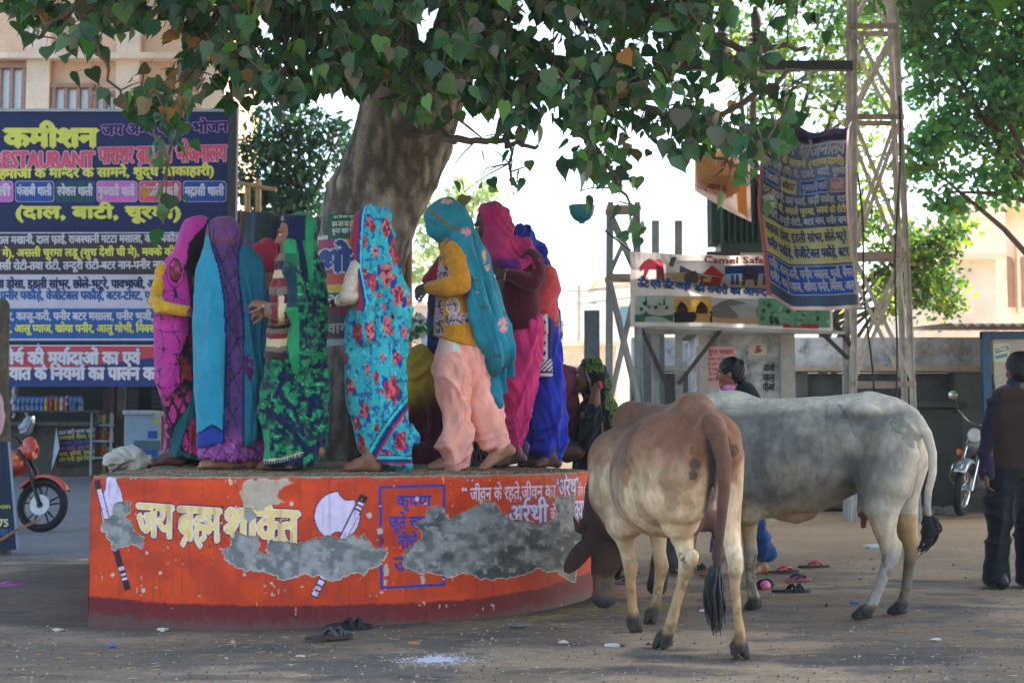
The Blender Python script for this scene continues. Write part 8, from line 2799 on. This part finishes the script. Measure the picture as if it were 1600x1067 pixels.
# ------------------------------------------------------------------ motorcycles
def wheel(root, c, R, ax, tyre_w=.05, spokes=5, wire=False, metal=None):
 c, ax = np.array(c, float), np.array(ax, float) / np.linalg.norm(ax)
 blk = mat('tyre_rubber', S(18, 20, 23), .75, var=.2, bmp=.3, bscale=60)
 w = thing('wheel', '', '', (0, 0, 0)); del w['label'], w['category']
 w.parent = root; w.location = (0, 0, 0)
 up = np.array([0, 0, 1.])
 fw = np.cross(up, ax)
 MB().torus(c, R - tyre_w * .75, tyre_w * .8, ax, 40, 12).build('tyre', blk, w, smooth=True)
 MB().torus(c, R - tyre_w * 1.55, .016, ax, 40, 8, 1.6).build('rim', metal, w, smooth=True)
 s = MB()
 n = 28 if wire else spokes * 2
 for k_ in range(n):
  t = 2 * math.pi * k_ / n + (.12 * (-1) ** k_ if not wire else 0)
  t0 = t + (.5 * (-1) ** k_ if wire else .10 * (-1) ** k_)
  o = ax * (.03 * (-1) ** (k_ // 2) if wire else 0)
  s.tube([c + o + .04 * (fw * math.cos(t0) + up * math.sin(t0)), c + (R - tyre_w * 1.6) * (fw * math.cos(t) + up * math.sin(t))], .0028 if wire else [.016, .009], 5)
 s.build('spokes', metal, w, smooth=True)
 MB().lathe(c - ax * .06, [(0, 0), (.035, 0), (.04, .02), (.04, .10), (.035, .12), (0, .12)], 16, ax).build('hub', metal, w, smooth=True)
 if not wire:
  MB().lathe(c - ax * .075, [(.04, 0), (.12, 0), (.12, .006), (.04, .006)], 26, ax).build('brake_disc', mat('steel_disc', S(150, 150, 150), .35, metal=.8, bmp=0), w, smooth=True)
def motorbike(label, u, vb, d, sc_, yaw, cruiser):
 """built in metres pointing to +X, then turned by yaw; front axle above the point (u, d)"""
 zb = W(u, vb, d)[2]
 root = thing('motorcycle', label, 'motorcycle', (0, 0, 0), 'parked motorcycles')
 blk, chrome = mat('black_enamel', S(30, 32, 36), .4, bmp=0), mat('chrome', S(200, 205, 210), .12, metal=1, bmp=0)
 red = mat('orange_red_paint', S(190, 74, 50), .3, var=.15, bmp=0, spec=.6)
 body = mat('silver_paint', S(176, 186, 196), .22, metal=.6, bmp=0) if cruiser else red
 alu = chrome if cruiser else mat('black_alloy', S(44, 46, 50), .4, bmp=0)
 R = .31
 fa, ra = np.array([0, 0, R]), np.array([-1.32, 0, R])
 for c in (fa, ra):
  wheel(root, c, R, (0, 1, 0), .05 if not cruiser else .058, 5, cruiser, alu)
 hd = np.array([-.34, 0, 1.0])
 f = MB()
 for y in (-.085, .085):
  f.tube([fa + [0, y, 0], fa + [-.17, y, .42], hd + [.02, y, -.05]], [.022, .024, .02], 10)
 f.build('fork', chrome if cruiser else blk, root, smooth=True)
 # mudguard
 V, Fc = [], []
 n = 16
 for i in range(n + 1):
  t = math.radians((35 if cruiser else 30) + i * (150 if cruiser else 115) / n)
  for j, (y, dr) in enumerate(((-.075, -.035), (-.06, .0), (0, .012), (.06, 0), (.075, -.035))):
   rr = R + .045 + dr
   V.append((math.cos(t) * rr, y, R + math.sin(t) * rr))
 for i in range(n):
  for j in range(4):
   a = i * 5 + j
   Fc.append((a, a + 1, a + 6, a + 5))
 o = mk('front_fender', V, Fc, body, root)
 sol = o.modifiers.new('thick', 'SOLIDIFY'); sol.thickness = .006
 # frame, engine
 fr = MB().tube([hd, hd + [-.12, 0, -.25], (-.45, 0, .30), (-.95, 0, .30), (-1.1, 0, .62)], .022, 8).tube([hd + [-.05, 0, -.05], (-.9, 0, .72), (-1.5, 0, .78)], .022, 8).tube([(-.95, .08, .34), ra + [0, .08, 0]], .025, 8).tube([(-.95, -.08, .34), ra + [0, -.08, 0]], .025, 8)
 fr.build('frame', blk, root, smooth=True)
 e = MB().lathe((-.62, 0, .40), [(.13, 0), (.14, .05), (.12, .08)] + [q for k_ in range(7) for q in ((.13, .09 + k_ * .03), (.10, .105 + k_ * .03))] + [(.09, .30), (0, .32)], 18)
 e.lathe((-.72, -.16, .36), [(0, 0), (.14, 0), (.16, .04), (.16, .28), (.14, .32), (0, .32)], 20, (0, 1, 0))
 e.build('engine', mat('engine_alloy', S(140, 144, 150), .3, metal=.8, bmp=0), root, smooth=True)
 MB().tube([(-.55, -.10, .55), (-.48, -.14, .34), (-.9, -.17, .24), (-1.5, -.19, .34)], [.022, .022, .03, .045], 10).build('exhaust', chrome, root, smooth=True)
 b = Body(1)
 b.chain([(np.array([-.38, 0, .84]), .11), (np.array([-.62, 0, .86]), .145), (np.array([-.86, 0, .78]), .10)], .03, 1.05)
 if not cruiser:
  b.chain([(np.array([-.28, .12, .78]), .06), (np.array([-.55, .14, .70]), .08)], .04); b.chain([(np.array([-.28, -.12, .78]), .06), (np.array([-.55, -.14, .70]), .08)], .04)
 V, Q = b.poly(.016, 3)
 mk('fuel_tank', V, Q, body, root)
 b = Body(1)
 b.chain([(np.array([-.88, 0, .79]), .09), (np.array([-1.15, 0, .79]), .12), (np.array([-1.55, 0, .86]), .09)], .03, 1.2).cut((0, 0, .83), (0, 0, 1))
 V, Q = b.poly(.018, 2)
 mk('seat', V, Q, blk, root)
 V = []; Fc = []
 o = mk('rear_fender', [(math.cos(math.radians(t)) * .37 - 1.32, y, R + math.sin(math.radians(t)) * .37) for t in range(20, 161, 14) for y in (-.07, 0, .07)],
           [(i * 3 + j, i * 3 + j + 1, i * 3 + j + 4, i * 3 + j + 3) for i in range(10) for j in range(2)], body, root)
 sol = o.modifiers.new('thick', 'SOLIDIFY'); sol.thickness = .006
 # headlamp
 hl = hd + np.array([.13, 0, -.06])
 MB().lathe(hl - [.14, 0, 0], [(0, 0), (.06, .01), (.09, .06), (.095, .13), (.085, .145)], 22, (1, 0, 0)).build('headlamp', chrome if cruiser else body, root, smooth=True)
 MB().lathe(hl, [(.086, 0), (.07, .025), (0, .04)], 22, (1, 0, 0)).build('headlamp_glass', mat('lamp_glass', S(206, 214, 220), .1, bmp=0, spec=.8), root, smooth=True)
 h = MB()
 for s_ in (-1, 1):
  h.tube([hd + [-.02, 0, .06], hd + [.0, s_ * .12, .10], hd + [-.06, s_ * .26, .20 if cruiser else .13], hd + [-.20, s_ * .36, .18 if cruiser else .10]], .012, 8)
 h.build('handlebar', chrome if cruiser else blk, root, smooth=True)
 for s_ in (-1, 1):
  MB().tube([hd + [-.13, s_ * .31, .19 if cruiser else .115], hd + [-.22, s_ * .37, .18 if cruiser else .10]], .018, 8).build('grip', blk, root, smooth=True)
  MB().tube([hd + [-.08, s_ * .27, .2], hd + [-.06, s_ * .33, .34]], .006, 6).build('mirror_stalk', blk, root, smooth=True)
  MB().lathe(hd + np.array([-.06, s_ * .35, .38]), [(0, 0), (.055, .004), (.05, .02), (0, .03)], 16, (1, 0, 0)).build('mirror', chrome, root, smooth=True)
  p0 = np.array([-.30, s_ * .17, .72 if cruiser else .84])
  MB().lathe(p0, [(0, -.03), (.035, -.02), (.042, .01), (.03, .03), (0, .035)], 16, (1, s_ * .4, 0)).build('indicator', mat('amber_lens', S(224, 112, 30), .25, bmp=0), root, smooth=True)
 if cruiser:
  MB().tube([(-.42, -.02, .62), (-.36, -.24, .58), (-.36, -.27, .42), (-.42, -.22, .32), (-.46, 0, .30)], .014, 8).tube([(-.42, .02, .62), (-.36, .24, .58), (-.36, .27, .42), (-.42, .22, .32), (-.46, 0, .30)], .014, 8).build('crash_guard', chrome, root, smooth=True)
  MB().tube([(-.75, .05, .3), (-.70, .26, .015)], .012, 6).box((-.69, .28, .01), (.05, .03, .008)).build('side_stand', chrome, root)
 else:
  b = Body(1)
  b.chain([(hl + [-.02, 0, .10], .08), (hl + [.02, 0, .0], .095)], .03)
  b.ell(hl + np.array([.10, 0, -.02]), (.07, .075, .06), None, .02, neg=True)
  V, Q = b.poly(.014, 2)
  mk('cowl', V, Q, body, root)
  MB().tube([(-.75, .05, .3), (-.70, .22, .015)], .012, 6).build('side_stand', blk, root)
 M = Matrix.Rotation(math.radians(yaw), 4, 'Z') @ Matrix.Rotation(math.radians(-8), 4, 'X')
 off = Vector((W(u, 700, d)[0], d, zb))
 root.location = off
 root.rotation_euler = (M).to_euler()
 root.scale = (sc_,) * 3
motorbike('orange red motorcycle at the left edge, front wheel turned towards the road', 66, 831, 16.7, 1.0, -8, False)
motorbike('silver cruiser motorcycle parked by the blue kiosk behind the standing man', 1498, 806, 20.2, 1.22, 238, True)
# ------------------------------------------------------------------ small things
def small():
 # sack on the platform
 d = 9.3
 b = Body(d)
 b.ch([(172, 722, 10), (190, 716, 14), (214, 718, 14), (232, 724, 9)], k=.05, sy=1.3)
 b.ch([(188, 704, 5), (190, 712, 10)], k=.03)
 b.cut((0, 0, float(PH) + .0), (0, 0, -1))
 o = solid(b, .008, 'cloth_sack', CLOTH(), None, lambda u, v, V: mixc(S(168, 160, 148), S(198, 190, 176), fbm(u / 6, v / 6, 0, 2, 3)), [(70, 10, 1.6, .8), (-40, 8, 1.3, .9), (20, 14, 1.2, .7)])
 tag(o, 'crumpled off white cloth sack lying at the left back of the platform', 'sack')
 # sling bag
 b = Body(9.9)
 b.ch([(822, 682, 7), (824, 700, 10), (824, 708, 10)], k=.03)
 tag(solid(b, .008, 'cloth_bag', CLOTH(), None, lambda u, v, V: mixc(S(120, 96, 170), S(180, 170, 206), sstep(.5, .6, fbm(u / 4, v / 4, 0, 2, 3))), [(30, 8, 1.0, .8)]), 'lavender patterned cloth bag standing behind the pink salwar', 'bag')
 # plastic bag of greens
 d = 8.6
 r = thing('plastic_bag', 'clear plastic bag of green leaves hanging from the mustard woman\'s hands', 'bag', W(653, 530, d))
 b = Body(d)
 b.ch([(656, 462, 3), (653, 485, 10), (651, 510, 15), (651, 522, 14)], k=.03, sy=.8)
 V, Q = b.poly(.008, 2)
 V = folds(V, Q, d, [(20, 8, 1.5, .8)])
 m, nt, bs = nmat('clear_film')
 bs.inputs['Base Color'].default_value = (.8, .85, .85, 1); bs.inputs['Roughness'].default_value = .15; bs.inputs['Alpha'].default_value = .28
 mk('film', V, Q, m, r)
 rng = np.random.default_rng(4)
 P = W(651, 512, d) + rng.normal(0, 1, (150, 3)) * [.026, .022, .028]
 leaves('greens', P, rng.uniform(.03, .055, 150), np.array([S(40, 120, 60), S(60, 140, 70), S(30, 96, 50)])[rng.integers(0, 3, 150)], leafmat('herb_leaf', trans=.3), r, 'peepal', .2)
 # wire basket
 d = 9.5
 r = thing('wire_basket', 'dark wire mesh basket on the platform behind the peach salwar', 'basket', W(752, 735, d) * [1, 1, 0] + [0, 0, float(ptop(-.2, d))])
 mb = MB()
 c = np.array(r.location)
 for k_ in range(26):
  a = 2 * math.pi * k_ / 26
  for s_ in (-.3, .3):
   mb.tube([c + [.11 * math.cos(a), .11 * math.sin(a), .005], c + [.15 * math.cos(a + s_), .15 * math.sin(a + s_), .17]], .003, 4)
 mb.build('mesh', mat('zinc_wire', S(150, 146, 140), .4, metal=.6, bmp=0), r)
 MB().torus(c + [0, 0, .17], .15, .008, (0, 0, 1), 30, 6).build('rim', mat('zinc_wire', S(150, 146, 140)), r, smooth=True)
 MB().lathe(c, [(0, .004), (.11, .004), (.145, .16), (.138, .16), (.105, .012), (0, .012)], 26).build('lining', mat('dark_cloth', S(40, 36, 44), .9), r, smooth=True)
 # hanging water bowl
 d = 8.6
 r = thing('hanging_bowl', 'teal bird water bowl hanging from the branches', 'bowl', W(909, 345, d))
 c = W(909, 322, d)
 MB().lathe(c, [(0, -.095), (.03, -.094), (.05, -.082), (.071, -.05), (.079, -.012), (.082, 0), (.078, 0), (.068, -.045), (.045, -.075), (0, -.085)], 26).lathe(c + [0, 0, -.11], [(0, 0), (.018, .002), (.022, .018), (0, .02)], 12).build('bowl', mat('teal_plastic', S(28, 104, 112), .4, var=.15, bmp=0), r, smooth=True)
 mb = MB()
 for a in (.4, 2.5, 4.6):
  mb.tube([c + [.08 * math.cos(a), .08 * math.sin(a), 0], W(912, 262, d + .05)], .0015, 4)
 mb.build('strings', mat('string', S(120, 110, 96), .9), r)
 # footwear
 def slipper(label, p, yaw, sole, strap, L=.25, style='thong', roll=0, flip=1, group=None):
  p = np.array(p, float)
  Rm = rotm(yaw, 0, roll)
  r = thing('slipper' if style == 'thong' else 'sandal', label, 'footwear', p, group)
  n = 26
  out = []
  for k_ in range(n):
   t = 2 * math.pi * k_ / n
   f = math.sin(t) * L / 2
   w = .040 * (1 + .18 * math.sin(t)) * math.cos(t) * (1.0 if abs(math.sin(t)) < .98 else .9) + flip * .006 * math.sin(t * 2)
   out.append(np.array([w, f, 0]))
  T = lambda q: p + Rm @ np.array(q)
  MB().prism([T(q + [0, 0, .001]) for q in out], None, Rm @ np.array([0, 0, .018])).build('sole', sole, r, bevel=.004)
  mb = MB()
  if style == 'thong':
   for s_ in (-1, 1):
    pts = [(0, .075, .018), (s_ * .012, .06, .036), (s_ * .030, .02, .046), (s_ * .040, -.025, .028), (s_ * .040, -.04, .016)]
    mb.tube([T(q) for q in pts], [.005, .009, .010, .009, .006], 8)
  else:
   for y0, y1 in ((.065, .045), (.045, .075), (.0, .02), (-.02, .03)):
    pts = [(-.042, y0, .016), (-.030, y0 * .6 + y1 * .4, .042), (0, (y0 + y1) / 2, .054), (.030, y0 * .4 + y1 * .6, .042), (.042, y1, .016)]
    mb.tube([T(q) for q in pts], .010, 8)
  mb.build('strap', strap, r, smooth=True)
  return r
 blk, red, pnk, brn = mat('black_sole', S(36, 36, 42), .7, bmp=.2), mat('red_strap', S(190, 34, 50), .4, bmp=0), mat('pink_sole', S(150, 70, 90), .6), mat('brown_leather', S(62, 50, 48), .6, bmp=.3)
 g = lambda u, v: G(u, v) + [0, 0, .008]
 grp = 'footwear left on the ground'
 slipper('dark brown slipper with a printed footbed lying in front of the platform', g(514, 1000), -58, brn, mat('grey_strap', S(74, 70, 72), .5), .27, 'sandal', 0, 1, grp)
 slipper('black slipper tipped on its side just behind the brown printed one', g(545, 984), -75, blk, blk, .26, 'sandal', 28, -1, grp)
 slipper('black flip flop with bright red straps, left of the red pair', g(1224, 896), -70, blk, red, .28, 'thong', 0, 1, grp)
 slipper('black flip flop with bright red straps, right of the red pair', g(1272, 888), -80, blk, red, .28, 'thong', 0, -1, grp)
 slipper('pink flip flop with black straps behind the black sandal', g(1246, 909), -65, pnk, blk, .24, 'thong', 0, 1, grp)
 slipper('black strappy sandal nearest the grey cow on the open ground', g(1236, 927), -85, blk, blk, .27, 'sandal', 0, 1, grp)
 slipper('black sandal beside the pink ball by the cow\'s fore leg', g(1192, 920), -40, blk, blk, .25, 'sandal', 0, 1, grp)
 slipper('dark slipper lying between the two cows', g(1086, 893), -80, blk, blk, .25, 'sandal', 0, -1, grp)
 slipper('dark sandal half hidden by the brown cow\'s leg', g(1060, 898), 20, blk, brn, .25, 'sandal', 0, 1, grp)
 slipper('mauve slipper lying beneath the brown cow', g(975, 912), -60, mat('mauve_sole', S(120, 90, 120), .6), blk, .25, 'thong', 0, 1, grp)
 b = Body(9.7); b.ell(G(1196, 922) + [0, 0, .035], (.036, .036, .034), None, .01)
 tag(solid(b, .006, 'ball', vcmat('rubber', .5, .2), None, S(226, 120, 160)), 'small pink ball beside the grey cow\'s fore foot', 'ball')
 # metal dish
 p = G(808, 983) + [0, 0, .006]
 tag(MB().lathe(p, [(0, .004), (.035, .004), (.05, .022), (.058, .024), (.058, .020), (.05, .016), (.036, 0), (0, 0)], 26).build('metal_dish', mat('steel_dish', S(190, 196, 200), .25, metal=.8, bmp=0), None, smooth=True), 'small steel dish lying on the ground before the platform', 'dish')
 # crumpled wrappers and litter
 rng = random.Random(12)
 cols = [(S(210, 208, 214), 'white'), (S(206, 120, 40), 'orange'), (S(60, 110, 180), 'blue'), (S(150, 60, 120), 'magenta'), (S(206, 198, 180), 'cream')]
 spots = [(648, 1006, 1, 'orange wrapper lying in front of the platform'), (1362, 856, 0, 'crumpled white plastic bag behind the grey cow\'s hind leg'), (1334, 943, 2, 'scrap of blue paper in front of the grey cow\'s hind hoof'), (1245, 818, 2, 'blue scrap on the dusty square under the grey cow'), (14, 920, 3, 'crumpled magenta cloth on the dirt at the left edge'), (174, 1010, 2, 'tiny blue wrapper near the left corner of the platform'), (470, 1026, 4, 'cream paper scrap on the dirt left of the white powder'), (880, 1004, 4, 'cream paper scrap beside the brown cow'), (1462, 1000, 0, 'white scrap on the ground at the lower right'), (955, 1010, 0, 'white paper crumb left of the brown cow\'s hoof'), (255, 985, 4, 'cream scrap under the painted axe'), (1100, 955, 0, 'white scrap between the cows\' feet'), (90, 985, 4, 'cream scrap on the dirt left of the platform')]
 for u, v, k_, lb in spots:
  p = G(u, v) if v > 712 else W(u, v, 20)
  s_ = .075 if k_ == 3 else (.06 if 'bag' in lb else rng.uniform(.014, .024))
  b = bmesh.new(); bmesh.ops.create_icosphere(b, subdivisions=3, radius=s_)
  V = np.array([q.co for q in b.verts]); Fc = [tuple(q.index for q in f.verts) for f in b.faces]; b.free()
  V = V * [1.5, 1, .45] * (1 + .9 * (vn(V[:, 0] * 1.4 / s_, V[:, 1] * 1.4 / s_, V[:, 2] * 1.4 / s_, u)[:, None] - .5))
  o = mk('wrapper', V + p + [0, 0, s_ * .3], Fc, mat('litter_' + cols[k_][1], cols[k_][0], .5, bmp=.3), None, smooth=False)
  tag(o, lb, 'litter', 'litter on the ground')
 # spilled white powder
 V, Fc = [], []
 p0 = G(682, 1031)
 for k_ in range(900):
  a, r_ = rng.uniform(0, 6.28), abs(rng.gauss(0, .09))
  x, y = p0[0] + 1.3 * r_ * math.cos(a), p0[1] + r_ * math.sin(a)
  s_ = rng.uniform(.003, .012) * (1.4 if r_ < .06 else .7); n = len(V); z0 = float(gz(x, y)) + .001
  V += [(x - s_, y, z0), (x, y - s_, z0), (x + s_, y, z0), (x, y + s_, z0), (x, y, z0 + s_ * .35)]
  Fc += [(n, n + 1, n + 4), (n + 1, n + 2, n + 4), (n + 2, n + 3, n + 4), (n + 3, n, n + 4)]
 o = mk('spilled_powder', V, Fc, mat('white_powder', S(214, 210, 220), .9, bmp=0), None)
 o['kind'] = 'stuff'; o['label'] = 'white powder spilled on the dirt before the platform'
 # stones, straw and leaf litter
 V, Fc, cl = [], [], []
 pal = [S(140, 126, 108), S(92, 84, 76), S(164, 150, 130), S(66, 60, 56), S(176, 150, 90), S(110, 84, 60)]
 for k_ in range(5200):
  v = 760 + 320 * rng.random() ** .8
  u = rng.uniform(-60, 1660)
  p = G(u, v)
  if math.hypot(p[0] + 1.6, p[1] - 9.95) < 2.2:
   continue
  straw = rng.random() < (.65 if (-.35 < p[0] < 1.0 and 8 < p[1] < 9.3) else .12)
  s_ = rng.uniform(.003, .009) * (2.4 if rng.random() < .02 else 1)
  z0 = float(gz(p[0], p[1]))
  a = rng.uniform(0, 6.28); n = len(V)
  l_, w_ = (s_ * 5, .0015) if straw else (s_, s_ * rng.uniform(.6, 1))
  cx, sx = math.cos(a), math.sin(a)
  for dx, dy, dz in ((-l_, 0, 0), (0, -w_, 0), (l_, 0, .002), (0, w_, 0), (0, 0, min(w_, s_) * .9 + .001)):
   V.append((p[0] + dx * cx - dy * sx, p[1] + dx * sx + dy * cx, z0 + dz))
  Fc += [(n, n + 1, n + 4), (n + 1, n + 2, n + 4), (n + 2, n + 3, n + 4), (n + 3, n, n + 4)]
  cl += [pal[4] * rng.uniform(.8, 1.3) if straw else pal[rng.randrange(4)]] * 5
 o = mk('pebbles_and_straw', V, Fc, vcmat('grit', .9, 0), None, col=np.array(cl), smooth=False)
 o['kind'] = 'stuff'; o['label'] = 'grit, pebbles and straw scattered over the dirt'
 # left edge: old post, leaning board, stick, hanging cloth
 pm = mat('old_post', S(120, 112, 100), .9, var=.4, vscale=5, bmp=.6)
 d = 13.4
 b = Body(d); b.ch([(-2, 900, 20), (0, 760, 18), (-4, 610, 17), (0, 480, 15)], k=.02); b.ch([(-4, 640, 18), (-3, 560, 12)], k=.03)
 V, Q = b.poly(.014, 1); V, h = bark(V, Q, .01, 3)
 tag(mk('old_post', V, Q, vcmat('peepal_bark'), None, col=mixc(S(92, 88, 82), S(132, 126, 116), h)), 'weathered grey trunk like post at the left edge', 'post')
 r = thing('shop_board', 'dark blue board with pale edge and yellow letters leaning on the old post', 'sign', (W(20, 700, 13.2)[0], 13.2, 0))
 p = Panel(13.2)
 nv = paint(26, 40, 66)
 p.poly([(-60, 690), (14, 690), (26, 858), (-60, 870)], nv, 0)
 p.poly([(12, 690), (16, 690), (30, 856), (26, 859)], paint(140, 160, 180), 1)
 p.text('Saloon', -22, 17, 794, 7, paint(200, 200, 80), 2, .04); p.text('75', -2, 14, 822, 10, paint(214, 210, 150), 2, .05); p.text('GURU', -12, 18, 836, 9, paint(60, 110, 160), 2, .04)
 p.build('board', r)
 a, e = W(-10, 850, 13.0), W(62, 812, 13.3)
 tag(MB().tube([a, (a + e) / 2 + [0, 0, .02], e], .014, 7).build('stick', mat('raw_wood', S(150, 112, 74)), None, smooth=True), 'pale wooden stick leaning across the foot of the blue board', 'stick')
 b = Body(13.1); b.ch([(-4, 618, 6), (-2, 650, 10), (-5, 672, 9)], k=.03)
 tag(solid(b, .01, 'hanging_cloth', CLOTH(), None, S(206, 170, 190), [(20, 10, 1.2, .7)]), 'pale pink cloth hanging on the old post at the left edge', 'cloth')
small()
# ------------------------------------------------------------------ hazy air of the street
def haze():
 mb = MB().box((0, 70, 11), (60, 110, 12.2))
 m = bpy.data.materials.new('haze')
 m.use_nodes = True
 nt = m.node_tree
 nt.nodes.remove(nt.nodes['Principled BSDF'])
 v = nt.nodes.new('ShaderNodeVolumePrincipled')
 v.inputs['Color'].default_value = (.93, .95, .97, 1)
 v.inputs['Density'].default_value = .0006
 nt.links.new(v.outputs[0], nt.nodes['Material Output'].inputs['Volume'])
 o = mb.build('haze', m)
 o['kind'] = 'stuff'
haze()
